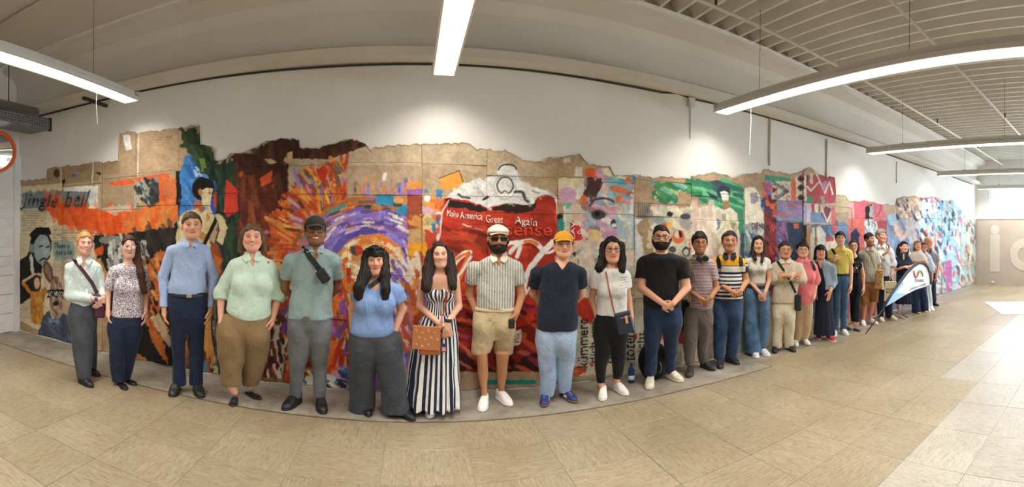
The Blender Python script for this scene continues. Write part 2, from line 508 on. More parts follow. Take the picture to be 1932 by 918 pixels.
def qmesh(name, V, Q, mat, parent, attrs=None, col=None):
    me = bpy.data.meshes.new(name)
    me.vertices.add(len(V)); me.vertices.foreach_set('co', np.ascontiguousarray(V, dtype=np.float32).ravel())
    me.loops.add(len(Q) * 4); me.loops.foreach_set('vertex_index', np.ascontiguousarray(Q, dtype=np.int32).ravel())
    me.polygons.add(len(Q))
    me.polygons.foreach_set('loop_start', np.arange(0, len(Q) * 4, 4, dtype=np.int32))
    me.polygons.foreach_set('use_smooth', np.ones(len(Q), dtype=bool))
    me.update(calc_edges=True)
    for k, a in (attrs or {}).items():
        at = me.attributes.new(k, 'FLOAT', 'POINT'); at.data.foreach_set('value', np.asarray(a, dtype=np.float32))
    if col is not None:
        ca = me.color_attributes.new('Col', 'FLOAT_COLOR', 'POINT')
        ca.data.foreach_set('color', np.concatenate([col, np.ones((len(col), 1))], 1).astype(np.float32).ravel())
    return obj(name, me, mat, parent)

def wr(P, seed, amp, fz=22.0, fx=16.0):
    """soft cloth folds"""
    r = np.random.default_rng(seed); ph = r.uniform(0, 6.28, 8)
    x, y, z = P[:, 0], P[:, 1], P[:, 2]
    a = np.sin(fz * z + 9 * x + ph[0] + 1.5 * np.sin(11 * x + ph[1])) * np.sin(fx * x + 7 * y + ph[2] + 4 * z)
    b = np.sin(fx * 1.7 * x - 13 * z + ph[3] + 2 * np.sin(8 * z + ph[4])) * np.sin(14 * y + ph[5] + 5 * z)
    return amp * (.6 * a + .4 * b)

# ---- cloth materials
def cloth(name, col, col2=None, kind='plain', sc=1.0, rough=.85, bmp=.25):
    if name in MATS: return MATS[name]
    m, nt, b = nmat(name); c = lin(col); c2 = lin(col2) if col2 else c
    v = coords(nt)
    sep = N(nt, 'ShaderNodeSeparateXYZ'); L(nt, v, sep.inputs[0])
    n1 = noise(nt, v, 7, 4)
    var = ramp(nt, n1, [(.3, (.90,) * 3), (.7, (1,) * 3)])
    if kind == 'plain':
        base = mixc(nt, 1, c, var, 'MULTIPLY')
    elif kind == 'denim':
        n2 = noise(nt, v, 3.5, 5, .6)
        base = mixc(nt, ramp(nt, n2, [(.4, (0, 0, 0)), (.68, (1, 1, 1))]), c, c2)
        fine = noise(nt, coords(nt, (1, 1, .3)), 260, 2)
        base = mixc(nt, .5, base, ramp(nt, fine, [(.35, (.7,) * 3), (.6, (1, 1, 1))]), 'MULTIPLY')
    elif kind in ('vstripe', 'hstripe', 'attr'):
        if kind == 'attr':
            s = N(nt, 'ShaderNodeAttribute', attribute_name='st').outputs['Fac']
        else:
            s = mth(nt, 'MULTIPLY', sep.outputs['X' if kind == 'vstripe' else 'Z'], sc)
            s = mth(nt, 'ADD', s, mth(nt, 'MULTIPLY', n1, .15))
        fr = mth(nt, 'FRACT', s)
        base = mixc(nt, mth(nt, 'LESS_THAN', fr, .5), c, c2)
        base = mixc(nt, 1, base, var, 'MULTIPLY')
    elif kind == 'floral':
        vo = N(nt, 'ShaderNodeTexVoronoi'); vo.inputs['Scale'].default_value = sc; L(nt, v, vo.inputs['Vector'])
        nn = noise(nt, v, sc * 1.2, 2, .5, 1.0)
        fac = mth(nt, 'MULTIPLY', mth(nt, 'LESS_THAN', vo.outputs['Distance'], .55), mth(nt, 'GREATER_THAN', nn, .47))
        base = mixc(nt, fac, c, c2)
    elif kind == 'leopard':
        vo = N(nt, 'ShaderNodeTexVoronoi'); vo.inputs['Scale'].default_value = sc; L(nt, v, vo.inputs['Vector'])
        base = mixc(nt, mth(nt, 'LESS_THAN', vo.outputs['Distance'], .38), c, c2)
    elif kind == 'col':
        base = N(nt, 'ShaderNodeAttribute', attribute_name='Col').outputs['Color']
    L(nt, base, b.inputs['Base Color'])
    b.inputs['Roughness'].default_value = rough; b.inputs['Specular IOR Level'].default_value = .25
    b.inputs['Sheen Weight'].default_value = .08
    fold = noise(nt, coords(nt, (1, 1, .6)), 13, 3, .5, .8)
    fine = noise(nt, coords(nt, (1, 1, .5)), 34, 2, .5, 1.2); bump(nt, b, mth(nt, 'ADD', fold, mth(nt, 'MULTIPLY', fine, .22)), bmp * 2.3, .045)
    MATS[name] = m; return m
def hair_mat(col):
    nm = 'hair_' + col.strip('#')
    if nm in MATS: return MATS[nm]
    m, nt, b = nmat(nm); c = lin(col)
    st = noise(nt, coords(nt, (1, 1, .06)), 190, 3, .6, .3)
    L(nt, ramp(nt, st, [(.3, tuple(x * .55 for x in c)), (.7, tuple(min(1, x * 1.5 + .004) for x in c))]), b.inputs['Base Color'])
    b.inputs['Roughness'].default_value = .5; b.inputs['Specular IOR Level'].default_value = .22
    bump(nt, b, st, .5, .004); MATS[nm] = m; return m
m, nt, b = nmat('skin')
at_ = N(nt, 'ShaderNodeAttribute', attribute_name='Col')
L(nt, at_.outputs['Color'], b.inputs['Base Color']); b.inputs['Roughness'].default_value = .62
b.inputs['Subsurface Weight'].default_value = .08; b.inputs['Subsurface Scale'].default_value = .01
b.inputs['Specular IOR Level'].default_value = .18; M_SKIN = m
M_EYEW = plain('eye_white', '#c8bdb2', .35, var=.01)
M_IRIS = plain('eye_iris', '#22160f', .15, var=.05)
m, nt, b = nmat('lens_clear')
tb = N(nt, 'ShaderNodeBsdfTransparent'); gl = N(nt, 'ShaderNodeBsdfGlossy'); gl.inputs['Roughness'].default_value = .03
mx = N(nt, 'ShaderNodeMixShader'); mx.inputs[0].default_value = .10
L(nt, tb.outputs[0], mx.inputs[1]); L(nt, gl.outputs[0], mx.inputs[2]); L(nt, mx.outputs[0], nt.nodes['Material Output'].inputs[0]); M_LENS = m
M_SUN = plain('lens_dark', '#0c0c0e', .08, var=.02)

def rotm(yaw, pitch, roll):
    return np.array(Matrix.Rotation(yaw, 3, 'Z') @ Matrix.Rotation(pitch, 3, 'X') @ Matrix.Rotation(roll, 3, 'Y'))

class Person:
    """A standing figure whose outline was measured in the photograph; x right, y away from the camera, z up, metres, feet at 0."""
    def __init__(s, label, cx, gy, name='person', crop=None, depth=1.0, turn=0.0, far=False):
        g = on_floor(cx, gy)
        d = math.hypot(g.x, g.y); s.az = math.atan2(g.x, g.y)
        k = depth                                  # slide along the line of sight to clear neighbours, keeping the real size
        s.S = F / d
        s.cx, s.gy = cx, gy
        s.crop = crop; s.far = far
        s.e = empty(name, (g.x * k, g.y * k, .003), -s.az)
        tag(s.e, label, 'person')
        s.seed = int(cx * 7 + gy)
        s.h = .0105 if not far else .013
        s.turn = turn
    def X(s, u, v):
        """crop coordinates to local x, z"""
        x0, y0, sc = s.crop
        return ((x0 + u / sc - s.cx) / s.S, (s.gy - (y0 + v / sc)) / s.S)
    def r(s, du): return du / s.crop[2] / s.S
    def rows(s, rows, ratio=.62, yc=0.0, minry=0.0):
        out = []
        for q in rows:
            v, a, b = q[:3]; rt_ = q[3] if len(q) > 3 else ratio; y = q[4] if len(q) > 4 else yc
            xa, z = s.X(a, v); xb, _ = s.X(b, v); rx = (xb - xa) / 2
            out.append((z, (xa + xb) / 2, y, rx, max(rx * rt_, minry)))
        return out
    def mesh(s, name, f, lo, hi, mat, h=None, attrs=None, colf=None, parent=None, smooth=1):
        V, Q = surface(f, lo, hi, h or s.h, smooth)
        if not len(Q): return None
        at = {k: g(V) for k, g in (attrs or {}).items()}
        return qmesh(name, V, Q, mat, parent or s.e, at, colf(V) if colf else None)

    # ---------------------------------------------------------------- head
    def head(s, top, chin, u, w, skin, yaw=0, pitch=0, roll=0, y=-.02, smile=.5, teeth=False, brow='#2a1c14', lips='#a8574c', stubble=None, female=False, eyes=True):
        x, zt = s.X(u, top); _, zc = s.X(u, chin)
        s.hk = (zt - zc) / .232; s.hw = s.r(w) / .150 / s.hk * 1.09      # w: head width in crop units (without hair)
        s.hc = np.array([x, y, (zt + zc) / 2]); s.hR = rotm(math.radians(yaw), math.radians(pitch), math.radians(roll))
        s.skin = np.array(lin(skin)); s.browc = np.array(lin(brow)); s.lipc = np.array(lin(lips)); s.smile = smile; s.teeth = teeth
        s.stub = stubble; s.female = female; s.eyes = eyes
        return s
    def hl(s, P):
        q = (P - s.hc) @ s.hR / s.hk
        q[:, 0] /= s.hw
        return q
    def hw_(s, p):
        p = np.array(p, float); p[..., 0] = p[..., 0] * s.hw
        return s.hc + (p * s.hk) @ s.hR.T
    def f_head(s, P):
        p = s.hl(P); p[:, 0] = np.abs(p[:, 0])
        d = ellip(p, (0, .012, .030), (.0735, .092, .086))
        d = smin(d, ellip(p, (0, -.020, -.035), (.063, .068, .080)), .03)
        d = smin(d, rcone(p, (.0, -.062, -.092), (.012, -.060, -.094), .022, .020), .03)
        d = smin(d, rcone(p, (.047, .0, -.045), (.030, -.045, -.085), .020, .018), .03)
        d = smin(d, ellip(p, (.036, -.062, -.018), (.024, .022, .024)), .02)
        d = smin(d, rcone(p, (.012, -.083, .030), (.042, -.070, .030), .009, .008), .012)
        d = smax(d, -ellip(p, (.031, -.098, .008), (.019, .018, .013)), .014)
        d = smin(d, rcone(p, (0, -.084, .018), (0, -.103, -.020), .0075, .0115), .012)
        d = smin(d, ellip(p, (.011, -.094, -.025), (.009, .011, .008)), .008)
        d = smin(d, rcone(p, (0, -.083, -.056), (.017, -.078, -.055 + .006 * s.smile), .0075, .004), .008)
        ear = ellip(p, (.077, .012, -.002), (.011, .020, .032))
        d = smin(d, ear, .006)
        return d * s.hk * min(1, s.hw)
    def skincol(s, V):
        c = np.tile(s.skin, (len(V), 1))
        p = s.hl(V); ax = np.abs(p[:, 0]); z = p[:, 2]; y = p[:, 1]
        front = (y < -.035) & (np.abs(z) < .13) & (ax < .09)
        def put(mk, col, a=1.0): c[mk] = c[mk] * (1 - a) + np.array(col) * a
        ck = np.exp(-(((ax - .038) / .020) ** 2 + ((z + .022) / .022) ** 2)) * front
        c += ck[:, None] * (s.skin * np.array([1.10, .70, .68]) - s.skin) * (.55 if s.female else .35)
        if s.stub is not None:
            b = np.clip((-.030 - z) / .02, 0, 1) * np.clip((.03 - y) / .03, 0, 1) * (np.abs(z) < .14)
            b *= 1 - np.exp(-((ax / .03) ** 2 + ((z + .056) / .012) ** 2)) * .3
            c += (b * s.stub)[:, None] * (s.browc - c)
        zl = -.056 + s.smile * .007 * (ax / .026) ** 2
        wl = .024 + .006 * s.smile
        lip = front & (ax < wl) & (np.abs(z - zl) < .0085 * np.sqrt(np.clip(1 - (ax / wl) ** 2, .05, 1)))
        put(lip, s.lipc, .85)
        if s.teeth: put(front & (ax < wl * .75) & (np.abs(z - zl - .0005) < .0032), lin('#eee6dc'), .9)
        zb = .0325 + .006 * np.sin(np.clip((ax - .012) / .038, 0, 1) * 3.1)
        put(front & (ax > .012) & (ax < .051) & (np.abs(z - zb) < .0052), s.browc, .75 if not s.female else .6)
        put(front & (ax > .015) & (ax < .046) & (np.abs(z - .0175 + .4 * (ax - .031) ** 2 / .03) < .0028), s.browc * .6, .75)
        return np.clip(c, 0, 1)
    def do_eyes(s):
        if not s.eyes: return
        for sd in (-1, 1):
            q = MB(); vs = []; fs = []
            nu, nv = 10, 6
            def ball(c, r):
                vs = []; fs = []
                for i in range(nv + 1):
                    th = math.pi * i / nv
                    for k in range(nu):
                        ph = 2 * math.pi * k / nu
                        vs.append((c[0] + r[0] * math.sin(th) * math.cos(ph), c[1] + r[1] * math.sin(th) * math.sin(ph), c[2] + r[2] * math.cos(th)))
                for i in range(nv):
                    for k in range(nu): fs.append((i * nu + k, i * nu + (k + 1) % nu, i * nu + nu + (k + 1) % nu, i * nu + nu + k))
                return [s.hw_(v) for v in vs], fs
            sq = 1 - .30 * s.smile
            ew = MB().add(*ball((sd * .031, -.0765, .0085), (.0140, .008, .0046 * sq))).build('eye', M_EYEW, s.e, True)
            MB().add(*ball((sd * .031, -.0815, .0085), (.0070, .0052, .0047 * sq))).build('iris', M_IRIS, ew, True)

    # ---------------------------------------------------------------- hands
    def hand(s, w, d, n, kind='relaxed', k=1.0):
        """w wrist, d pointing direction, n palm normal; returns capsule list"""
        w = np.array(w, float); d = np.array(d, float); d /= np.linalg.norm(d)
        n = np.array(n, float); n -= d * (n @ d); n /= np.linalg.norm(n); sd = np.cross(d, n)
        K = .185 * k * s.bk
        out = [(w - d * .01, w + d * K * .30, .024 * k, .027 * k)]
        for j, (o, ln) in enumerate(((-.30, .80), (-.10, .92), (.10, .88), (.30, .72))):
            base = w + d * K * .44 + sd * o * K * .42
            out.append((w + d * K * .10 + sd * o * K * .22, base, .0145 * k, .0115 * k))
            c1, c2 = {'relaxed': (.35, .8), 'fist': (1.35, 2.6), 'wrap': (.55, 1.25), 'flat': (.08, .2)}[kind]
            d1 = d * math.cos(c1) + n * math.sin(c1); d2 = d * math.cos(c2) + n * math.sin(c2)
            p1 = base + d1 * K * .27 * ln; p2 = p1 + d2 * K * .27 * ln
            out.append((base, p1, .0100 * k, .0092 * k)); out.append((p1, p2, .0092 * k, .0075 * k))
        tb = w + d * K * .14 - sd * K * .20
        t1 = tb + (d * .75 - sd * .45 + n * .35) * K * .25; t2 = t1 + (d * .95 + n * .35) * K * .19
        out += [(w + d * K * .05, tb, .017 * k, .014 * k), (tb, t1, .0135 * k, .0105 * k), (t1, t2, .0105 * k, .0085 * k)]
        return out

    # ---------------------------------------------------------------- assembling
    def build_body(s):
        fh = .0046 if not s.far else .0068
        trs = s.torso_b; legs = s.legs_b; arms = s.arms; hands = s.hands_c
        neck_t = s.hw_((0, .018, -.055)); nb = s.neck_base
        def f(P):
            d = np.full(len(P), 9.0)
            z = P[:, 2]
            if trs: d = loft(P, trs, -.014)
            nk = rcone(P, neck_t, nb, s.neck_r * .95, s.neck_r * 1.08)
            d = smin(d, nk, .035)
            mk = z > nb[2] - .02
            if mk.any():
                dh = np.full(len(P), 9.0); dh[mk] = s.f_head(P[mk]); d = smin(d, dh, .012)
            for a in arms:
                for (p, q, ra, rb) in a['cap']: d = smin(d, rcone(P, p, q, ra, rb), .018)
            for hcap in hands:
                bb = np.array([c[0] for c in hcap] + [c[1] for c in hcap]); l_, h_ = bb.min(0) - .05, bb.max(0) + .05
                mk = ((P > l_) & (P < h_)).all(1)
                if mk.any():
                    dd = np.full(mk.sum(), 9.0)
                    for (p, q, ra, rb) in hcap: dd = smin(dd, rcone(P[mk], p, q, ra, rb), .005)
                    d[mk] = smin(d[mk], dd, .006)
            for lg in legs: d = smin(d, loft(P, lg, -.012, 2.1), .01)
            return d
        s.f_body = f
        Vs, Qs = [], []; n = 0
        def addp(lo, hi, h, keep=None):
            nonlocal n
            V, Q = surface(f, lo, hi, h)
            if not len(Q): return
            if keep is not None:
                Q = Q[keep(V[Q].mean(1))]
            Vs.append(V); Qs.append(Q + n); n += len(V)
        zs = nb[2] + .015
        boxes = []
        for hcap in hands:
            bb = np.array([c[0] for c in hcap] + [c[1] for c in hcap]); boxes.append((bb.min(0) - .03, bb.max(0) + .03))
        W_ = .55; zt = s.hc[2] + .16
        def keep(c):
            k = c[:, 2] < zs + .01
            for l_, h_ in boxes: k &= ~((c > l_ + .008) & (c < h_ - .008)).all(1)
            return k
        lo = np.array([s.bb[0] - .05, s.bb[2] - .02, -.02]); hi = np.array([s.bb[1] + .05, s.bb[3] + .02, zs + .04])
        addp(lo, hi, .0125 if not s.far else .016, keep)
        addp(s.hc + np.array([-.13, -.15, 0]) * 1.0 + np.array([0, 0, zs - .008 - s.hc[2]]), s.hc + np.array([.13, .16, .16]), fh)
        for l_, h_ in boxes: addp(l_, h_, fh * 1.05)
        V = np.concatenate(Vs); Q = np.concatenate(Qs)
        o = qmesh('body', V, Q, M_SKIN, s.e, None, s.skincol(V))
        s.do_eyes(); return o

def elbow_chain(sh, el, wr_, r0, r1, r2):
    return [(np.array(sh), np.array(el), r0, r1), (np.array(el), np.array(wr_), r1 * .96, r2)]
# ================================================================== the cardboard mural
# paint is mixed on a canvas measured in photograph columns and rows, then carried to the sheets on the wall
CX0, CY0, CX1, CY1 = 30, 225, 1850, 770
CW, CHH = CX1 - CX0, CY1 - CY0
def smooth_noise(w, h, step, seed):
    r = np.random.default_rng(seed); gw, gh = int(w / step) + 3, int(h / step) + 3
    g = r.uniform(-1, 1, (gh, gw)); yy = np.arange(h) / step; xx = np.arange(w) / step
    yi = yy.astype(int); xi = xx.astype(int); fy = yy - yi; fx = xx - xi
    fy = fy * fy * (3 - 2 * fy); fx = fx * fx * (3 - 2 * fx)
    a = g[yi][:, xi]; b = g[yi][:, xi + 1]; c = g[yi + 1][:, xi]; d = g[yi + 1][:, xi + 1]
    return (a * (1 - fx) + b * fx) * (1 - fy)[:, None] + (c * (1 - fx) + d * fx) * fy[:, None]
NZ = {k: smooth_noise(CW, CHH, k, 40 + k) for k in (3, 7, 18, 50)}
NX = NZ[7] * 1.1 + smooth_noise(CW, CHH, 3, 91) * .6; NY = smooth_noise(CW, CHH, 7, 92) * 1.1 + smooth_noise(CW, CHH, 3, 93) * .6
_fade = np.interp(np.arange(CW) + CX0, [1250, 1480], [1.0, .35])[None]; NX = NX * _fade; NY = NY * _fade
CV = np.zeros((CHH, CW, 3)) + np.array([0.72, .57, .38])
def hx(c):
    c = c.lstrip('#'); return np.array([int(c[i:i + 2], 16) / 255 for i in (0, 2, 4)])
CV[:] = hx('#b39c7a') * (1 + .05 * NZ[50] + .03 * NZ[18])[..., None]
def win(x0, y0, x1, y1, m=4):
    a, b = max(int(x0 - m) - CX0, 0), min(int(x1 + m) + 1 - CX0, CW); c, d = max(int(y0 - m) - CY0, 0), min(int(y1 + m) + 1 - CY0, CHH)
    if b <= a or d <= c: return None
    X, Y = np.meshgrid(np.arange(a, b) + CX0 + .0, np.arange(c, d) + CY0 + .0); sl = (slice(c, d), slice(a, b))
    return X, Y, sl
def inside(pts, X, Y):
    r = np.zeros(X.shape, bool); n = len(pts)
    for i in range(n):
        x1, y1 = pts[i]; x2, y2 = pts[(i + 1) % n]
        if y1 == y2: continue
        r ^= ((y1 > Y) != (y2 > Y)) & (X < (x2 - x1) * (Y - y1) / (y2 - y1) + x1)
    return r
def put(sl, mk, col, a=1.0, tx=.045, streak=None):
    c = hx(col)[None, None] * (1 + tx * NZ[7][sl] + tx * .6 * NZ[3][sl] + tx * .6 * NZ[18][sl])[..., None]
    if streak is not None: c = c * (1 + .10 * np.sin(streak))[..., None]
    A = (mk * a)[..., None]; CV[sl] = CV[sl] * (1 - A) + c * A
def poly(pts, col, a=1.0, j=1.0, tx=.045):
    xs = [p[0] for p in pts]; ys = [p[1] for p in pts]; w = win(min(xs), min(ys), max(xs), max(ys))
    if w is None: return
    X, Y, sl = w; put(sl, inside(pts, X + NX[sl] * j, Y + NY[sl] * j).astype(float), col, a, tx)
def rect(x0, y0, x1, y1, col, a=1.0, j=.6): poly([(x0, y0), (x1, y0), (x1, y1), (x0, y1)], col, a, j)
def ell(cx, cy, rx, ry, col, a=1.0, j=.6, rot=0.0):
    R = max(rx, ry); w = win(cx - R, cy - R, cx + R, cy + R)
    if w is None: return
    X, Y, sl = w; dx = X + NX[sl] * j - cx; dy = Y + NY[sl] * j - cy; c, s_ = math.cos(rot), math.sin(rot)
    put(sl, ((((dx * c + dy * s_) / rx) ** 2 + ((-dx * s_ + dy * c) / ry) ** 2) < 1).astype(float), col, a)
def line(pts, wd, col, a=1.0, j=.5):
    for (x1, y1), (x2, y2) in zip(pts[:-1], pts[1:]):
        w = win(min(x1, x2) - wd, min(y1, y2) - wd, max(x1, x2) + wd, max(y1, y2) + wd)
        if w is None: continue
        X, Y, sl = w; X = X + NX[sl] * j; Y = Y + NY[sl] * j; L2 = max((x2 - x1) ** 2 + (y2 - y1) ** 2, 1e-6)
        t = np.clip(((X - x1) * (x2 - x1) + (Y - y1) * (y2 - y1)) / L2, 0, 1)
        d = np.hypot(X - x1 - t * (x2 - x1), Y - y1 - t * (y2 - y1)); put(sl, np.clip(wd / 2 - d + .5, 0, 1), col, a, .05)
def curve(pts, wd, col, a=1.0):
    P = np.array(pts, float); out = []
    for i in range(len(P) - 1):
        p0, p1, p2, p3 = P[max(i - 1, 0)], P[i], P[i + 1], P[min(i + 2, len(P) - 1)]
        for t in np.linspace(0, 1, 6, endpoint=False):
            out.append(tuple(.5 * (2 * p1 + (p2 - p0) * t + (2 * p0 - 5 * p1 + 4 * p2 - p3) * t * t + (3 * p1 - p0 - 3 * p2 + p3) * t ** 3)))
    line(out + [tuple(P[-1])], wd, col, a)
def arc(cx, cy, rx, ry, a0, a1, wd, col, a=1.0):
    line([(cx + rx * math.cos(t), cy + ry * math.sin(t)) for t in np.linspace(math.radians(a0), math.radians(a1), 16)], wd, col, a)
def strokes(pts, cols, n, ln, wd, ang, seed, a=.9):
    """short brush strokes scattered inside an outline; ang: degrees or f(x, y)"""
    r = np.random.default_rng(seed); xs = [p[0] for p in pts]; ys = [p[1] for p in pts]; k = 0; t = 0
    while k < n and t < n * 12:
        t += 1; x, y = r.uniform(min(xs), max(xs)), r.uniform(min(ys), max(ys))
        if not inside(pts, np.array([[x]]), np.array([[y]]))[0, 0]: continue
        k += 1; fs_ = 1.0 if x < 1400 else .62; an = math.radians((ang(x, y) if callable(ang) else ang) + r.uniform(-18, 18)); l_ = fs_ * ln * r.uniform(.5, 1.4) / 2
        line([(x - l_ * math.cos(an), y - l_ * math.sin(an)), (x + l_ * math.cos(an), y + l_ * math.sin(an))], fs_ * wd * r.uniform(.6, 1.5), cols[r.integers(len(cols))], a, 1.0)
def scribble(x0, y0, x1, y1, col, n, seed, wd=.8, rowh=3.2):
    r = np.random.default_rng(seed); y = y0
    while y < y1:
        x = x0 + r.uniform(0, 3)
        while x < x1 - 2:
            l_ = min(r.uniform(2, 8), x1 - x); line([(x, y), (x + l_, y + r.uniform(-.3, .3))], wd, col, r.uniform(.4, .9), .3); x += l_ + r.uniform(1, 2.5)
        y += rowh

Q = [(0, 0)]
# --- newsprint end with the portrait
rect(36, 338, 120, 660, '#a98d6a'); poly([(38, 352), (118, 346), (118, 640), (95, 632), (40, 606)], '#d6c5a0')
rect(118, 352, 186, 480, '#cdb994'); rect(118, 440, 200, 560, '#cdb994')
poly([(42, 366), (60, 360), (118, 358), (165, 358), (183, 362), (182, 388), (150, 390), (90, 390), (45, 394)], '#7c8b8c', j=2.5)
poly([(120, 354), (186, 350), (186, 360), (168, 362), (122, 360)], '#e2dfd6'); rect(168, 358, 186, 392, '#dedbd2', .8)
scribble(42, 398, 88, 438, '#3d352c', 0, 1, 1.0, 4.5); scribble(100, 418, 130, 470, '#3d352c', 0, 2); scribble(120, 448, 200, 470, '#4a4034', 0, 3); scribble(100, 492, 130, 560, '#4a4034', 0, 4); scribble(40, 545, 62, 602, '#4a4034', 0, 5, .8, 3)
poly([(100, 457), (118, 453), (140, 455), (142, 488), (104, 492)], '#8aa39a', j=1.5)
poly([(37, 492), (52, 480), (58, 470), (70, 480), (82, 502), (78, 530), (60, 560), (38, 575)], '#22201f'); poly([(58, 480), (63, 478), (66, 516), (62, 520)], '#cfcfc8')
ell(78, 462, 21, 31, '#1e1b1a'); ell(81, 470, 16, 28, '#8fa5a5'); ell(86, 462, 8, 18, '#a8b9b4', .7); ell(61, 468, 5, 9, '#7d9090')
line([(76, 465), (82, 463)], 3, '#2a2a2a'); line([(89, 466), (94, 464)], 3, '#2a2a2a'); curve([(76, 492), (84, 487), (90, 489), (96, 482)], 2.4, '#1c1a1a'); poly([(57, 440), (70, 428), (92, 428), (98, 440), (92, 446), (78, 441), (66, 452), (60, 462)], '#191716')
ell(92, 512, 8.5, 22, '#6b4a36', rot=-.25); ell(92, 512, 4, 15, '#8f8377', .8, rot=-.25)
ell(70, 535, 9, 19, '#33251e'); ell(71, 534, 5.5, 11, '#cfa98a'); poly([(42, 534), (46, 530), (58, 546), (64, 550), (76, 550), (84, 544), (91, 536), (88, 552), (82, 566), (84, 600), (76, 612), (58, 608), (58, 580), (58, 556)], '#c07c2c'); strokes([(58, 552), (84, 552), (82, 606), (60, 606)], ['#d6973c', '#a5651f'], 26, 12, 2.4, 80, 4)
line([(46, 530), (58, 522), (68, 516)], 4.5, '#d2b394'); line([(90, 540), (84, 522), (74, 516)], 4.5, '#d2b394')
ell(107, 560, 13, 40, '#8a6b55'); strokes([(96, 525), (118, 525), (118, 595), (98, 595)], ['#a98a70', '#5c4538', '#9aa09c', '#c0a68c'], 40, 9, 3, 70, 5); rect(89, 546, 122, 560, '#1a1818', 1, 1.5); ell(106, 572, 5, 5, '#2a2422'); poly([(72, 634), (80, 598), (94, 584), (100, 600), (112, 600), (120, 590), (136, 596), (142, 655), (100, 647)], '#4a5265'); strokes([(74, 605), (138, 600), (140, 650), (78, 632)], ['#5d667c', '#3c4355'], 30, 14, 3, 60, 6); poly([(94, 597), (104, 603), (113, 598), (113, 612), (104, 607), (95, 609)], '#6c8fa8')
# --- brown box sheets and the orange band
poly([(88, 317), (228, 302), (228, 345), (90, 345)], '#9e8361'); poly([(226, 250), (378, 236), (378, 335), (228, 335)], '#b09371')
for x in (117, 177, 262): line([(x, 250 if x > 200 else 308), (x - 1, 345)], 2, '#e6dccb')
scribble(130, 314, 165, 326, '#5c4632', 0, 7, 1.0, 4); scribble(280, 254, 312, 276, '#6b5139', 0, 8, 1.0, 5); scribble(313, 257, 325, 263, '#5a4632', 0, 9, 1, 2); poly([(234, 256), (246, 254), (250, 281), (239, 284)], '#e9e6e0'); scribble(237, 258, 246, 268, '#8a8a8a', 0, 10, .7, 3)
ell(108, 327, 6, 8, '#4a4038'); ell(140, 331, 5, 3, '#3f7fae'); poly([(181, 326), (192, 325), (192, 336), (188, 330)], '#1f1c1c'); poly([(119, 340), (126, 337), (119, 355)], '#1d1b1a')
rect(190, 330, 262, 395, '#a78e6e'); poly([(205, 343), (260, 336), (320, 326), (320, 336), (250, 348), (210, 350)], '#e35a2c'); rect(300, 330, 322, 396, '#e0622f'); rect(255, 345, 264, 392, '#dfd6c6', .7)
poly([(256, 346), (300, 333), (300, 392), (258, 394)], '#7d8886'); strokes([(258, 348), (298, 336), (298, 390), (260, 392)], ['#4a5c66', '#9aa092', '#3a3f42', '#b59a6a', '#20262c'], 60, 14, 5, 60, 11); rect(284, 345, 302, 396, '#252a2e', .75)
rect(308, 335, 336, 400, '#d5703c')
OB = [(84, 374), (92, 367), (110, 372), (116, 384), (150, 386), (190, 396), (206, 400), (255, 394), (300, 388), (338, 384), (336, 405), (328, 425), (300, 432), (262, 436), (232, 440), (205, 444), (165, 434), (140, 428), (116, 424), (104, 410), (86, 396)]
poly(OB, '#e6531d', j=2.5); strokes(OB, ['#f2662a', '#d6470f', '#e85a20'], 90, 26, 6, 85, 12, .55); poly([(232, 396), (338, 384), (336, 405), (328, 425), (232, 440)], '#dc7438', .8, 2.5); strokes([(240, 398), (330, 388), (325, 424), (240, 436)], ['#e8541d', '#d9863f', '#e07a30'], 24, 26, 8, 88, 13, .7)
poly([(190, 392), (240, 385), (250, 395), (215, 404)], '#d8cbb6', .7, 3)
poly([(178, 446), (205, 444), (262, 437), (330, 426), (345, 400), (352, 440), (340, 560), (336, 690), (262, 692), (240, 660), (205, 640), (190, 560)], '#262321', j=2.5); strokes([(190, 445), (335, 432), (330, 600), (205, 600)], ['#322d2a', '#1c1a19', '#3d3733'], 60, 30, 7, 85, 14, .6)
ell(212, 452, 24, 8, '#8f8b84', .9); poly([(206, 446), (232, 446), (236, 520), (208, 505)], '#8e8c88', .9, 2); strokes([(205, 448), (240, 448), (240, 512), (206, 505)], ['#b7b5b0', '#5f5d5b', '#d0cec8', '#43403e'], 46, 12, 4, 80, 15); rect(252, 455, 276, 510, '#8c8a86', .85, 2); strokes([(252, 455), (278, 460), (276, 506), (254, 500)], ['#a9a7a3', '#4a4745'], 18, 12, 4, 80, 16)
poly([(180, 470), (196, 462), (196, 480), (182, 482)], '#e0561f'); line([(178, 466), (178, 482), (184, 482)], 2, '#d9cdb8'); poly([(184, 490), (192, 486), (205, 520), (200, 560), (186, 555)], '#c48a48', 1, 2)
poly([(276, 500), (300, 470), (312, 475), (318, 560), (310, 640), (318, 690), (286, 640), (276, 600), (262, 560)], '#c96a2c', 1, 3); strokes([(270, 500), (314, 480), (316, 650), (285, 620)], ['#e0561f', '#8f4a24', '#d9964c', '#2a2220'], 70, 18, 5, 70, 17); poly([(284, 600), (300, 588), (325, 640), (322, 655)], '#d9c4a0', .8, 2)
rect(182, 585, 242, 676, '#aa8c6c'); poly([(240, 640), (262, 668), (300, 690), (330, 692), (330, 702), (240, 684)], '#c98440', 1, 2); scribble(192, 642, 200, 664, '#3a2c20', 0, 18, 1.4, 4)
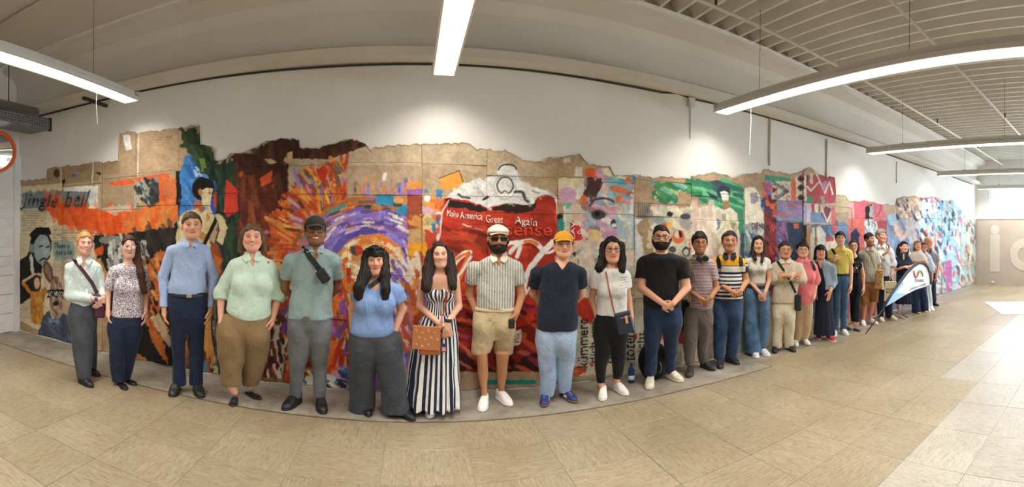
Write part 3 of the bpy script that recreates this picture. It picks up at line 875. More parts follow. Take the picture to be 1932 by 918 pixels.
# --- seated woman, green and blue
rect(334, 322, 348, 386, '#1e1c1c'); rect(338, 384, 352, 470, '#241f1e')
poly([(340, 330), (350, 292), (368, 290), (372, 312), (388, 326), (409, 342), (410, 400), (400, 420), (338, 412), (344, 370)], '#3f84c6', j=1.5); strokes([(344, 335), (366, 292), (405, 342), (405, 400), (345, 405)], ['#5aa0da', '#2f63b8', '#3a74c4'], 50, 18, 5, 60, 19, .7); strokes([(366, 320), (376, 318), (388, 330), (370, 338)], ['#c6dcec', '#9cc4e4'], 10, 8, 3, 70, 20); poly([(398, 346), (410, 344), (408, 400), (400, 414), (396, 380)], '#2d56b5')
poly([(344, 246), (372, 238), (378, 272), (404, 278), (406, 312), (380, 330), (366, 300), (352, 284), (342, 280)], '#35492f', 1, 3); strokes([(346, 248), (376, 250), (402, 282), (400, 320), (368, 300)], ['#2a3a26', '#46603a', '#1f2c1f'], 40, 18, 6, 60, 21, .7); poly([(376, 300), (388, 298), (392, 318), (380, 322)], '#6f9a3c', .9, 2)
poly([(384, 318), (452, 300), (452, 712), (412, 706), (405, 470), (414, 410), (408, 345), (390, 330)], '#33473a', 1, 1.5); strokes([(392, 322), (450, 305), (450, 705), (420, 700), (412, 400)], ['#27372c', '#40573f', '#2d4033', '#1d2a22'], 110, 40, 6, 86, 22, .7)
poly([(428, 338), (441, 350), (453, 364), (452, 396), (431, 410), (424, 402), (425, 370)], '#e0422c', 1, 1); poly([(404, 362), (410, 364), (409, 398), (405, 388)], '#cf4436')
ell(384, 356, 21, 22, '#1a1716'); poly([(380, 360), (390, 354), (402, 356), (400, 374), (398, 388), (388, 392), (382, 384)], '#dfcc9c', 1, .6); ell(379, 362, 4, 6.5, '#c87f50'); line([(394, 363), (400, 364)], 1.6, '#6b4a30'); poly([(368, 376), (382, 380), (386, 396), (378, 404), (366, 400)], '#b0623a')
poly([(333, 440), (340, 410), (352, 398), (368, 394), (378, 404), (396, 388), (404, 404), (404, 430), (396, 448), (398, 470), (374, 520), (336, 520)], '#dccb9e', 1, 1.2); strokes([(340, 410), (400, 400), (396, 500), (340, 500)], ['#e8dab2', '#c9a46a', '#d8c490'], 40, 20, 6, 70, 23, .55); poly([(376, 432), (400, 448), (388, 456), (374, 446)], '#b8823f'); poly([(390, 398), (396, 410), (390, 424)], '#b8905a')
line([(386, 460), (414, 402)], 7, '#191717'); poly([(406, 404), (414, 402), (424, 414), (430, 430), (420, 462), (410, 452), (416, 430)], '#dcc797'); ell(410, 432, 3, 3, '#d8412c'); poly([(398, 452), (412, 462), (420, 490), (418, 524), (404, 520), (398, 490)], '#9a4a28', 1, 2); poly([(404, 480), (418, 490), (416, 516), (404, 510)], '#d0692c', 1, 2)
rect(336, 520, 402, 712, '#8a4a2a', .9, 3); strokes([(338, 520), (402, 520), (402, 705), (338, 700)], ['#c8823c', '#5a3a2a', '#a85a30', '#d8a25a', '#3a4a5c', '#2a2522'], 110, 26, 8, 80, 24); poly([(384, 600), (402, 590), (404, 660), (392, 672), (384, 650)], '#c98a3e', 1, 1.5); rect(380, 680, 392, 706, '#4f7590'); arc(415, 610, 14, 62, 60, 300, 3, '#2a2a26'); rect(404, 560, 430, 690, '#3a3d34', .6, 3)
# --- dark brown passage
BR = [(438, 294), (470, 288), (482, 290), (504, 268), (530, 262), (566, 263), (568, 282), (600, 281), (640, 268), (668, 263), (692, 276), (700, 286), (668, 284), (624, 302), (600, 312), (562, 345), (546, 364), (532, 400), (514, 412), (506, 470), (516, 500), (452, 520), (450, 330)]
poly(BR, '#4a2b22', 1, 2.2); strokes(BR, ['#3a211b', '#5d382a', '#6b3f2c', '#41261f'], 170, 34, 8, 80, 25, .6)
poly([(452, 345), (520, 338), (528, 400), (514, 430), (512, 520), (540, 560), (530, 735), (452, 722)], '#7a3626', .85, 4); strokes([(455, 345), (522, 342), (516, 500), (530, 720), (455, 715)], ['#8f4028', '#a5512f', '#5c2a20', '#6f3324', '#b8653a'], 170, 36, 8, 82, 26, .6)
poly([(490, 336), (514, 321), (513, 342), (494, 352)], '#e2562c', 1, 1); poly([(450, 326), (459, 322), (458, 332), (452, 335)], '#e2622c')
for p in ([(500, 298), (520, 303), (522, 309), (506, 309)], [(536, 302), (543, 288), (553, 286), (552, 304), (545, 310)], [(560, 318), (570, 310), (572, 316), (562, 326)]): poly(p, '#c9ab7c', 1, 1.5)
ell(504, 437, 4, 4, '#8d7fc0'); poly([(452, 600), (500, 590), (545, 600), (545, 735), (452, 722)], '#5a2a1e', .7, 4); poly([(500, 640), (530, 605), (545, 600), (545, 720), (515, 705), (510, 660)], '#cdbfa8', .95, 6); strokes([(498, 610), (545, 600), (545, 722), (500, 712)], ['#3a241e', '#a8432a', '#d9cbb4', '#6b2f22', '#c9b89e'], 60, 18, 6, 80, 27); rect(452, 712, 546, 738, '#8a6238', .8, 2)
# --- orange fan and violet eye
FN = [(545, 366), (575, 338), (600, 322), (655, 306), (655, 470), (610, 500), (545, 520), (516, 470), (514, 425), (530, 402)]
rect(545, 300, 800, 372, '#b9a383', 1, 1); poly([(590, 314), (690, 276), (800, 272), (800, 312), (600, 330)], '#bca687'); poly(FN, '#d4622d', 1, 3)
fan = lambda x, y: math.degrees(math.atan2(y - 470, x - 640))
strokes(FN, ['#e8702a', '#c8421f', '#e0571f', '#ea9a3e', '#d4501f', '#b5401f', '#d88a3c'], 330, 30, 5, fan, 28); strokes(FN, ['#8b7fce', '#b39ad6', '#e9c9a2', '#5a3b30', '#f0d24a', '#7a6cc0', '#c9a0c8'], 46, 18, 4, fan, 29)
strokes([(560, 325), (650, 312), (650, 350), (560, 365)], ['#e0571f', '#e8a03c', '#8b7fce', '#b9a383', '#b5482a', '#6d5a4a'], 40, 22, 5, 60, 30); poly([(597, 318), (612, 315), (618, 322), (614, 340), (618, 356), (612, 352), (604, 336)], '#cf3326', 1, 1.5)
poly([(596, 345), (603, 345), (600, 339)], '#5a4a3a', .6); rect(654, 307, 795, 372, '#b69b7c', 1, .6); rect(656, 306, 794, 312, '#c9b293', 1, .6); poly([(722, 330), (730, 325), (728, 340), (722, 342)], '#efeae0')
strokes([(690, 345), (790, 345), (790, 372), (660, 372)], ['#8f7fd0', '#e0964c', '#b07ac0', '#c98a50'], 40, 18, 5, 75, 31)
EY = [(655, 372), (795, 372), (795, 560), (545, 560), (545, 500), (620, 440)]
poly(EY, '#c98a54', 1, 2); rect(545, 500, 800, 720, '#c0602c', 1, 3)
def ringst(cx, cy, r0, r1, cols, n, ln, wd, seed, a0=0, a1=360, sy=.62):
    r = np.random.default_rng(seed)
    for _ in range(n):
        t = math.radians(r.uniform(a0, a1)); R = r.uniform(r0, r1); x, y = cx + R * math.cos(t), cy + R * sy * math.sin(t); dx, dy = -math.sin(t), sy * math.cos(t); q = math.hypot(dx, dy); l_ = ln * r.uniform(.5, 1.3) / 2
        line([(x - dx / q * l_, y - dy / q * l_), (x + dx / q * l_, y + dy / q * l_)], wd * r.uniform(.6, 1.4), cols[r.integers(len(cols))], .9, 1.0)
ringst(700, 490, 95, 150, ['#5f8f86', '#e08a3a', '#d4601f', '#2f4a4a', '#c9703a', '#9a6ab0', '#8a5a3a'], 170, 26, 7, 32, 170, 372, .78); ringst(700, 490, 66, 125, ['#6d5bb5', '#8673c8', '#5a49a0', '#a06cc0', '#9a8ad8', '#7a64bc'], 300, 30, 7, 33, 175, 368, .78); ringst(700, 490, 70, 120, ['#e9dcc8', '#b08ad0', '#c8b0e0', '#8a4a3a', '#d8a27a'], 60, 20, 4, 34, 180, 365, .78)
poly([(652, 470), (680, 445), (715, 440), (745, 460), (762, 500), (720, 480), (680, 476), (655, 500)], '#e3813a', 1, 3); ringst(700, 495, 40, 62, ['#ecd19c', '#f0dcae', '#e8702a', '#e8963c'], 70, 20, 6, 35, 185, 355, .75); ell(672, 472, 13, 10, '#c9402c'); poly([(660, 462), (668, 466), (674, 482), (664, 480)], '#2a5a54'); rect(710, 368, 742, 386, '#2f8fb8', 1, 2.5); poly([(745, 396), (770, 382), (772, 405), (750, 404)], '#2e8ab5', 1, 2); ell(752, 378, 10, 6, '#e8a250')
strokes([(640, 490), (795, 480), (795, 560), (620, 580)], ['#e3cda0', '#d8a86a', '#efe0c4', '#c98a4a', '#e0b880'], 120, 30, 8, 25, 36); strokes([(740, 490), (795, 490), (795, 560), (740, 555)], ['#6a4ab0', '#8a6ac8', '#e8dcc4', '#d8742c'], 40, 20, 6, 60, 37)
strokes([(545, 520), (800, 560), (800, 700), (545, 690)], ['#c8421f', '#e0701f', '#8f3a20', '#e8963c', '#7a4ab0', '#b8541f', '#5a2a20', '#d89a5c', '#e8562a', '#e6d2b0'], 420, 34, 8, fan, 38); strokes([(600, 500), (660, 500), (660, 700), (600, 700)], ['#9a62b0', '#c8321f', '#e8701f', '#7a52a8'], 50, 26, 7, 100, 39)
rect(545, 600, 620, 735, '#a8562c', .55, 3); strokes([(550, 620), (600, 620), (600, 720), (550, 715)], ['#5a2a1e', '#8f5a30', '#3a2a22', '#c98a50'], 50, 12, 4, 5, 40); poly([(560, 730), (600, 712), (655, 690), (705, 690), (705, 752), (600, 750)], '#d39ab2', 1, 4); strokes([(565, 715), (700, 690), (702, 748), (580, 742)], ['#2f6fb8', '#d8a6bc', '#4a8ac0', '#1f4a90', '#e6dccb', '#2a2a3a'], 60, 20, 8, 35, 41); poly([(560, 738), (600, 722), (612, 740), (650, 735), (705, 742), (705, 756), (560, 750)], '#2e66ae', .9, 3)
strokes([(700, 560), (800, 560), (800, 745), (700, 745)], ['#d8742c', '#8a5ab0', '#c8502a', '#2f5fa8', '#e0964c', '#b8481f', '#d8b0c0'], 150, 30, 9, 70, 42)
rect(768, 340, 796, 358, '#e39548', 1, 1); rect(768, 357, 796, 367, '#9c63b0', 1, .8); rect(768, 367, 800, 432, '#a44a32', 1, 1.2); strokes([(770, 410), (798, 410), (798, 432), (770, 432)], ['#e0964c', '#b8603a'], 8, 20, 8, 30, 43); rect(770, 432, 806, 458, '#c79a6a', 1, 2); rect(770, 457, 806, 482, '#eb9a22', 1, 1.5); rect(770, 482, 812, 560, '#c8713a', 1, 2); strokes([(770, 484), (812, 484), (812, 560), (770, 560)], ['#d88a4a', '#a8502a', '#d9cdb8'], 22, 26, 8, 75, 44)
# --- patches beside the can
rect(796, 300, 920, 400, '#b19877', 1, .5); poly([(800, 345), (830, 312), (870, 310), (915, 312), (915, 372), (800, 372)], '#b69c7a'); poly([(830, 336), (865, 323), (873, 340), (870, 357), (830, 356)], '#ee983a', 1, 2); line([(829, 336), (866, 322), (874, 344)], 1.6, '#3a2a1e')
poly([(800, 372), (842, 370), (838, 400), (800, 398)], '#e8913a', 1, 3); ell(806, 374, 6, 6, '#ecebe6'); rect(822, 358, 834, 375, '#3f82b5', 1, 2.5); rect(800, 355, 808, 363, '#4a86b0', 1, 2); poly([(797, 390), (822, 396), (820, 408), (798, 402)], '#cfa0b8', 1, 2); poly([(796, 402), (835, 400), (838, 440), (800, 440)], '#dcc389', 1, 3); rect(800, 410, 822, 425, '#b9a06c', 1, 2); rect(820, 400, 846, 412, '#e6e2da', .9, 2); rect(822, 408, 848, 423, '#2f86b5', 1, 1.5); poly([(814, 422), (820, 420), (824, 434), (817, 437)], '#3a78ac', 1, 1.5); poly([(800, 432), (835, 440), (825, 480), (808, 480)], '#c8452e', 1, 2.5); line([(832, 420), (826, 450)], 7, '#e0d6d6', .9); rect(770, 560, 836, 740, '#a84a28', .6, 3)
strokes([(780, 500), (840, 480), (840, 560), (790, 640)], ['#c8321f', '#e0802c', '#8a5ab0', '#d86a8a', '#b8502a'], 40, 26, 9, 120, 45)
# --- the crushed can
rect(918, 300, 1052, 404, '#ae9471', 1, .5); poly([(700, 278), (770, 272), (880, 269), (900, 278), (955, 284), (990, 302), (1030, 308), (1030, 335), (930, 330), (800, 310), (700, 308)], '#bda787', 1, 1.5)
CAN = [(838, 374), (852, 372), (918, 388), (1000, 386), (1012, 372), (1040, 366), (1049, 378), (1054, 520), (1052, 640), (1040, 690), (1000, 712), (940, 722), (890, 712), (846, 692), (834, 640), (828, 500), (832, 420)]
poly(CAN, '#c4311e', 1, 1.2); strokes(CAN, ['#d23a22', '#b82c1a', '#cc4026', '#a8281a', '#d84a2a'], 260, 44, 10, 10, 46, .45)
poly([(1008, 374), (1048, 368), (1052, 520), (1046, 690), (1000, 520), (990, 440)], '#a32a1c', .75, 4); poly([(836, 372), (872, 380), (918, 392), (918, 400), (892, 398), (868, 392), (846, 392)], '#2b201d', 1, 2); poly([(918, 392), (960, 386), (1002, 382), (1012, 372), (1006, 398), (980, 402), (940, 398)], '#34211d', 1, 2.5)
poly([(880, 425), (905, 432), (918, 440), (918, 480), (902, 470), (885, 445)], '#7a2a1c', .7, 4); poly([(948, 424), (1000, 424), (1050, 440), (1050, 456), (950, 456)], '#8f2a1c', .75, 4); strokes([(840, 430), (1040, 430), (1040, 470), (850, 470)], ['#8f2a1c', '#d84a2a', '#6b2018', '#c8502e'], 44, 34, 6, 15, 47, .6)
poly([(838, 600), (880, 560), (900, 600), (940, 640), (1010, 600), (1052, 580), (1050, 660), (1030, 700), (960, 722), (890, 712), (844, 692)], '#7a1d14', .8, 5); poly([(846, 650), (900, 680), (960, 690), (1010, 660), (1044, 650), (1036, 694), (1000, 714), (930, 724), (880, 712), (846, 694)], '#2a1613', .9, 5); strokes([(840, 560), (1046, 560), (1040, 700), (860, 700)], ['#c8321f', '#e0562a', '#5a1812', '#8f2418', '#d86a4a', '#3a1a16', '#a02a5a'], 90, 30, 7, 25, 48, .7)
TOPW = [(842, 372), (856, 360), (880, 346), (896, 338), (906, 337), (916, 346), (917, 334), (926, 331), (938, 330), (938, 314), (948, 308), (960, 308), (974, 314), (977, 330), (978, 338), (996, 350), (1020, 356), (1042, 364), (1050, 372), (1050, 392), (1046, 372), (1030, 366), (1014, 370), (1006, 384), (986, 386), (960, 382), (934, 388), (918, 391), (900, 384), (872, 376)]
poly(TOPW, '#e4e2dc', 1, .8); strokes(TOPW, ['#f0eeea', '#cfccc4', '#dcd9d2', '#b9b6ae'], 70, 16, 4, 40, 49, .6); line([(846, 378), (834, 400), (830, 440), (824, 460)], 3, '#ded6cc', .9); line([(1049, 372), (1051, 402)], 3, '#e4ded6')
arc(957, 320, 17, 10, 180, 360, 3, '#3c3a38'); ell(957, 322, 13, 8, '#d9d7d0'); ell(952, 353, 22, 24, '#c4c1b8'); ell(953, 352, 19, 21, '#e9e7e2'); arc(953, 350, 15, 16, 120, 420, 3.4, '#5c5a56'); ell(953, 352, 11, 11, '#dedcd5'); line([(946, 364), (952, 360), (960, 365)], 2.6, '#6a6762')
line([(864, 366), (872, 372), (886, 374)], 4, '#4a4a48'); curve([(971, 362), (985, 362), (990, 376), (996, 380)], 5, '#4a4b49'); line([(912, 376), (920, 372)], 5, '#2e2c2a'); line([(900, 352), (906, 362)], 3, '#c0bdb5'); line([(1004, 360), (1016, 364)], 3, '#9a978f')
Wt, Or = '#e7e2d8', '#e8762a'
curve([(845, 474), (852, 475), (855, 482), (851, 490), (847, 492)], 4.5, Wt); curve([(850, 508), (860, 492), (874, 479), (886, 476)], 10, Wt); curve([(858, 492), (870, 482), (884, 477)], 5, Or); curve([(884, 478), (880, 492), (868, 518), (866, 524)], 9, Or); curve([(864, 520), (874, 506), (888, 484)], 5, Wt)
curve([(950, 468), (958, 460), (974, 456), (979, 458), (981, 468), (975, 484)], 7, Wt); curve([(950, 470), (955, 463)], 6, Or); curve([(962, 476), (972, 464), (984, 456), (1000, 454), (1012, 459), (1023, 470)], 8, Wt); curve([(990, 455), (1004, 455), (1014, 461)], 6, Or); line([(1043, 456), (1024, 474), (1002, 502), (990, 524), (987, 545), (990, 551)], 11, Wt); curve([(990, 550), (998, 545), (1003, 530), (1010, 512)], 4, Wt); curve([(1026, 476), (1036, 476), (1044, 472)], 5, Wt); curve([(980, 503), (983, 510), (982, 520)], 5, Wt); poly([(964, 626), (982, 621), (984, 636), (980, 650), (968, 652)], '#e2d8c8'); line([(969, 632), (969, 640), (973, 640)], 1.8, '#a8281a'); ell(977, 634, 3, 5, '#a8281a'); ell(977, 634, 1.4, 3, '#e2d8c8'); line([(969, 645), (979, 644)], 2, '#a8281a')
line([(873, 422), (882, 426), (888, 427)], 1.8, Wt); line([(896, 430), (910, 434)], 1.5, '#e0946a'); rect(836, 700, 1052, 750, '#9c7e60', 1, 1); poly([(846, 690), (900, 716), (940, 722), (1000, 714), (1036, 696), (1050, 720), (846, 720)], '#9c7e60', .8, 2); rect(918, 715, 1012, 724, '#1f7d6b', 1, .6); scribble(985, 672, 1012, 682, '#4a3524', 0, 50, 1.2, 3); scribble(866, 702, 876, 712, '#5a4028', 0, 51, 1.2, 3)
# --- pastel faces
rect(1052, 296, 1125, 404, '#b89a70', 1, .6); poly([(1030, 298), (1070, 296), (1092, 290), (1112, 312), (1110, 334), (1032, 334)], '#b09470', 1, 1); rect(1062, 298, 1075, 306, '#d9d2c2', .9, 2); rect(1084, 316, 1098, 333, '#ddd6c4', .95, 1.5); rect(1052, 336, 1104, 372, '#dccfa6', 1, 2.5); poly([(1052, 362), (1070, 352), (1086, 356), (1088, 384), (1056, 382)], '#cf9fb8', 1, 2.5); rect(1088, 345, 1102, 375, '#d9d3c0', 1, 2); rect(1104, 317, 1127, 338, '#e4582c', 1, 1.5); rect(1102, 338, 1122, 385, '#6a4a3a', 1, 2); poly([(1093, 372), (1108, 362), (1112, 380), (1102, 388), (1096, 382)], '#e2602f', 1, 2); rect(1052, 384, 1070, 412, '#a88a64', 1, 1.5); rect(1062, 385, 1076, 440, '#5fa99a', 1, 2); rect(1062, 390, 1068, 440, '#dcd6c6', .8, 2); ell(1056, 409, 5, 6, '#1f1f1f'); rect(1052, 413, 1064, 440, '#2f8478', 1, 2); rect(1063, 392, 1078, 438, '#d9cfae', .7, 3)
rect(1076, 386, 1130, 560, '#dfbf9c', 1, 3); strokes([(1078, 400), (1128, 400), (1128, 560), (1070, 560)], ['#e6c8a6', '#d8b0a0', '#cfc0a8', '#e0a890', '#c9bfae'], 90, 22, 9, 70, 52, .7); poly([(1076, 418), (1081, 416), (1083, 424), (1092, 424), (1096, 432), (1099, 452), (1074, 454)], '#c8332b', 1, 1); poly([(1096, 460), (1098, 470), (1092, 480), (1078, 488), (1074, 484)], '#2a2422', 1, 1.5); poly([(1096, 458), (1099, 462), (1098, 472), (1093, 470)], '#2f7a5a'); rect(1076, 456, 1096, 468, '#e0855f', .8, 2)
rect(1112, 335, 1160, 470, '#d59a9c', 1, 4); strokes([(1110, 340), (1160, 340), (1160, 470), (1110, 470)], ['#d89aa6', '#c98a9a', '#e6b4ae', '#b58aa8', '#a8c0bc', '#8a6a6a', '#e8d0b8', '#8fa8c0'], 150, 22, 8, 30, 53, .8); rect(1124, 318, 1140, 342, '#d29aaa', 1, 2); poly([(1132, 318), (1148, 314), (1154, 330), (1142, 332)], '#e3d9bc', 1, 2); rect(1146, 332, 1170, 385, '#8fb5bd', 1, 2.5); strokes([(1110, 345), (1130, 345), (1118, 390), (1110, 390)], ['#4a3230', '#5a3f3a'], 12, 22, 7, 110, 54); arc(1136, 384, 22, 10, 200, 340, 4, '#5c3f3f'); ell(1128, 405, 14, 9, '#4a4444'); ell(1126, 404, 5, 5, '#1c1a1c'); ell(1160, 422, 9, 9, '#3a3f44'); ell(1158, 425, 5, 4, '#c9cfd0'); poly([(1152, 438), (1168, 428), (1172, 448), (1150, 450)], '#cf86b0', 1, 2); ell(1122, 445, 12, 12, '#e3c477', .9); rect(1104, 450, 1130, 520, '#dcc3a4', .7, 4)
rect(1165, 345, 1212, 560, '#bcbfb4', 1, 3); strokes([(1166, 350), (1210, 350), (1210, 560), (1166, 560)], ['#c9ccc2', '#a8b0ac', '#d2d3c8', '#9fb0b4', '#b5ad98'], 110, 26, 8, 85, 55, .8); poly([(1168, 455), (1180, 452), (1178, 470), (1170, 470)], '#d5707a', 1, .8); ell(1174, 453, 6, 2.6, '#ead9a0'); line([(1169, 472), (1182, 470)], 5, '#3a2a2a'); strokes([(1160, 330), (1235, 330), (1235, 385), (1165, 385)], ['#5fa5b8', '#e0693a', '#4a96b5', '#d8c8a0', '#c98a90', '#8a5a4a', '#7ab5b0', '#cfb0b0'], 90, 20, 8, 20, 56); rect(1192, 332, 1216, 344, '#4a94b8', .9, 2.5); rect(1178, 335, 1190, 344, '#e2652e', 1, 2); rect(1198, 346, 1214, 362, '#ddd0a8', .9, 2); strokes([(1200, 365), (1250, 355), (1250, 384), (1200, 384)], ['#d38a96', '#c97a86', '#e0a6a8', '#8a4a4a'], 36, 16, 6, 30, 57)
strokes([(1060, 470), (1215, 470), (1215, 590), (1060, 590)], ['#d8c0a0', '#cfc8b4', '#e0b8a8', '#a8bdbb', '#d5cdb2', '#c9a890', '#b8c2b8', '#8f7a5c'], 150, 28, 10, 75, 58, .75); rect(1160, 520, 1205, 570, '#8a7a58', .7, 5)
# --- stencilled words on cream
rect(1052, 570, 1300, 716, '#cdc4aa', 1, 2); strokes([(1055, 575), (1295, 575), (1295, 712), (1055, 712)], ['#d8d0b8', '#c0b698', '#cfc8b4', '#b8ae92'], 100, 30, 10, 85, 59, .6); poly([(1084, 556), (1110, 560), (1122, 585), (1116, 610), (1100, 606), (1086, 590)], '#c2321f', 1, 2); poly([(1060, 692), (1090, 688), (1106, 692), (1104, 702), (1062, 708)], '#c8421f', 1, 2); strokes([(1064, 692), (1104, 690), (1102, 704), (1066, 706)], ['#e0802c', '#d85a2a'], 8, 14, 5, 10, 60); ell(1115, 686, 4, 5, '#cf4a2a'); poly([(1186, 634), (1200, 627), (1200, 642)], '#b82a22'); poly([(1240, 620), (1310, 600), (1345, 615), (1345, 655), (1300, 650), (1250, 640)], '#c83a2a', 1, 3); rect(1052, 706, 1300, 740, '#8f6a44', .6, 2)
# --- collage with the orange disc
rect(1195, 334, 1305, 405, '#a68a6c', 1, .8); poly([(1228, 342), (1262, 336), (1304, 345), (1304, 388), (1275, 378), (1262, 390), (1240, 380)], '#46945a', 1, 3); strokes([(1235, 345), (1300, 348), (1290, 375), (1245, 385)], ['#9ac07a', '#3f8a4a', '#b5cf94', '#2f6f4a', '#5aa8a0'], 60, 18, 6, 30, 61); poly([(1278, 362), (1300, 360), (1303, 388), (1276, 388)], '#a68868', 1, 2); poly([(1205, 334), (1250, 330), (1304, 338), (1304, 346), (1240, 344)], '#b39672', 1, 1.5); rect(1198, 384, 1305, 412, '#a08266', 1, 1)
for k in range(6): line([(1203 + k * 4, 384), (1204 + k * 4, 412)], 2, '#4f5a60')
ell(1225, 430, 24, 20, '#9c7c5c'); rect(1212, 430, 1246, 540, '#a08462', 1, 2); rect(1222, 432, 1234, 468, '#d2c6a4', .8, 3); rect(1232, 392, 1306, 560, '#c9bb9c', 1, 3); strokes([(1234, 395), (1304, 395), (1304, 560), (1240, 560)], ['#d6cbae', '#b8ab8c', '#c2bca8', '#a8a294', '#dcd2b8', '#8a9490'], 110, 20, 9, 40, 62, .8); ell(1300, 416, 20, 18, '#9a9a90', .9); ell(1292, 408, 10, 6, '#4a4450'); ell(1262, 404, 6, 5, '#26242a'); poly([(1248, 420), (1256, 420), (1258, 430), (1250, 430)], '#cf3a3a'); rect(1258, 420, 1268, 432, '#d8a23a', 1, 2); ell(1279, 446, 12, 13, '#e0694a'); ell(1278, 442, 6, 7, '#d9b99a'); poly([(1279, 433), (1285, 436), (1287, 446), (1281, 448)], '#22201f'); poly([(1302, 428), (1312, 426), (1314, 444), (1304, 446)], '#d8404a', 1, 1.5); rect(1300, 448, 1308, 470, '#cf4444', 1, 2); ell(1294, 474, 8, 9, '#3a3a3a'); ell(1294, 475, 5, 6, '#d2cdbf'); ell(1268, 470, 7, 6, '#4a4a4a'); rect(1196, 540, 1340, 600, '#b8a888', .8, 3)
# --- woman in green
poly([(1303, 334), (1342, 326), (1370, 330), (1376, 340), (1402, 330), (1438, 326), (1440, 372), (1303, 372)], '#a78c70', 1, 1); poly([(1303, 345), (1335, 340), (1370, 338), (1400, 350), (1405, 380), (1400, 420), (1390, 400), (1345, 392), (1303, 376)], '#3f9560', 1, 2); strokes([(1305, 345), (1400, 350), (1402, 410), (1310, 372)], ['#2f7a50', '#54a872', '#3a8a6a', '#6ab884', '#2c5a58'], 70, 34, 7, 15, 63, .8); poly([(1336, 342), (1352, 338), (1372, 346), (1362, 356), (1348, 352)], '#3a4a4c', 1, 2); poly([(1330, 360), (1356, 372), (1352, 376), (1338, 372)], '#2a3a4a', 1, 1.5); poly([(1303, 368), (1318, 372), (1320, 386), (1303, 390)], '#a88868', 1, 2)
rect(1303, 390, 1346, 600, '#ddd0b6', 1, 3); strokes([(1304, 392), (1346, 392), (1344, 590), (1304, 590)], ['#e2d6bf', '#cbb8a2', '#d8c2b2', '#e8dcc6', '#c8aa9c'], 60, 26, 9, 80, 64, .7); ell(1364, 362, 13, 12, '#2f3846'); poly([(1358, 362), (1366, 360), (1374, 364), (1373, 378), (1367, 384), (1362, 376)], '#e6dfd0', 1, .6); line([(1361, 366), (1366, 365)], 1.4, '#3a3030'); line([(1369, 366), (1373, 366)], 1.4, '#3a3030'); line([(1365, 378), (1370, 378)], 1.4, '#a8483a'); poly([(1363, 380), (1374, 378), (1377, 394), (1366, 398)], '#a87850'); poly([(1346, 400), (1354, 390), (1366, 396), (1378, 392), (1390, 402), (1394, 450), (1390, 560), (1346, 560), (1345, 430)], '#ddd3bc', 1, 1.5); strokes([(1348, 400), (1390, 402), (1388, 550), (1348, 550)], ['#e6ddc8', '#c0b090', '#d2c4a4', '#b09a78'], 50, 20, 7, 75, 65, .6); curve([(1346, 446), (1356, 438), (1366, 426), (1366, 410)], 5, '#c9b896'); poly([(1352, 412), (1358, 414), (1356, 432), (1351, 436)], '#5a7088', .8, 1.5); line([(1363, 404), (1364, 414)], 1.2, '#5a5a5a'); line([(1367, 404), (1368, 414)], 1.2, '#5a5a5a'); poly([(1376, 418), (1386, 420), (1382, 440)], '#8a7f66', .8, 1.5); rect(1392, 394, 1404, 440, '#3a8a66', 1, 2); rect(1396, 440, 1404, 600, '#2f4f6a', .9, 2); rect(1300, 560, 1404, 690, '#c0ad8c', .9, 3); rect(1346, 600, 1404, 690, '#3f7a7a', .5, 4)
# --- pale nude and red kilim
rect(1403, 340, 1442, 420, '#a68d72', 1, 1); poly([(1403, 356), (1412, 352), (1424, 354), (1432, 368), (1434, 392), (1442, 410), (1440, 430), (1404, 430)], '#e3dac6', 1, 1.5); poly([(1413, 366), (1428, 362), (1430, 380), (1416, 386)], '#8a8590', .85, 2); rect(1403, 424, 1450, 560, '#9aa09c', 1, 3); strokes([(1404, 426), (1450, 430), (1450, 560), (1404, 560)], ['#c8cdc8', '#5f8aa8', '#6a7a8a', '#b06a6a', '#3a5a7a', '#4f8f7f'], 60, 24, 7, 80, 66)
poly([(1440, 318), (1500, 330), (1528, 318), (1562, 330), (1562, 400), (1440, 400)], '#b39a80', 1, 1); rect(1440, 342, 1458, 384, '#8d74ae', 1, 1.5); strokes([(1440, 350), (1456, 350), (1456, 386), (1440, 386)], ['#c8484a', '#7a62a8', '#d86a4a', '#3a2a3a'], 18, 12, 6, 60, 67); poly([(1441, 329), (1490, 336), (1490, 346), (1441, 340)], '#4a9a78'); rect(1456, 342, 1491, 381, '#d9cdb4', 1, .6)
poly([(1457, 342), (1486, 360), (1462, 378), (1458, 374), (1478, 360), (1457, 348)], '#7f9a9a', 1, .3); line([(1458, 342), (1487, 360), (1462, 379)], 1.2, '#2a2a2a'); poly([(1457, 352), (1466, 358), (1457, 364)], '#2a2224', 1, .3); strokes([(1458, 346), (1470, 354), (1470, 366), (1458, 374)], ['#b5404a', '#c04a50'], 12, 6, 2.5, 40, 68); strokes([(1474, 346), (1490, 348), (1490, 378), (1476, 378)], ['#a83a44', '#8a3038'], 16, 5, 2.4, 40, 69); rect(1491, 338, 1501, 378, '#dc7450', 1, .6); rect(1501, 333, 1520, 382, '#ddd1b8', 1, .5)
for yy in (337, 354, 373): ell(1510, yy, 6, 6, '#b04a50', 1, .3); line([(1505, yy), (1515, yy)], 3.4, '#1f2026', 1, .2); line([(1510, yy - 5), (1510, yy + 5)], 3.4, '#1f2026', 1, .2)
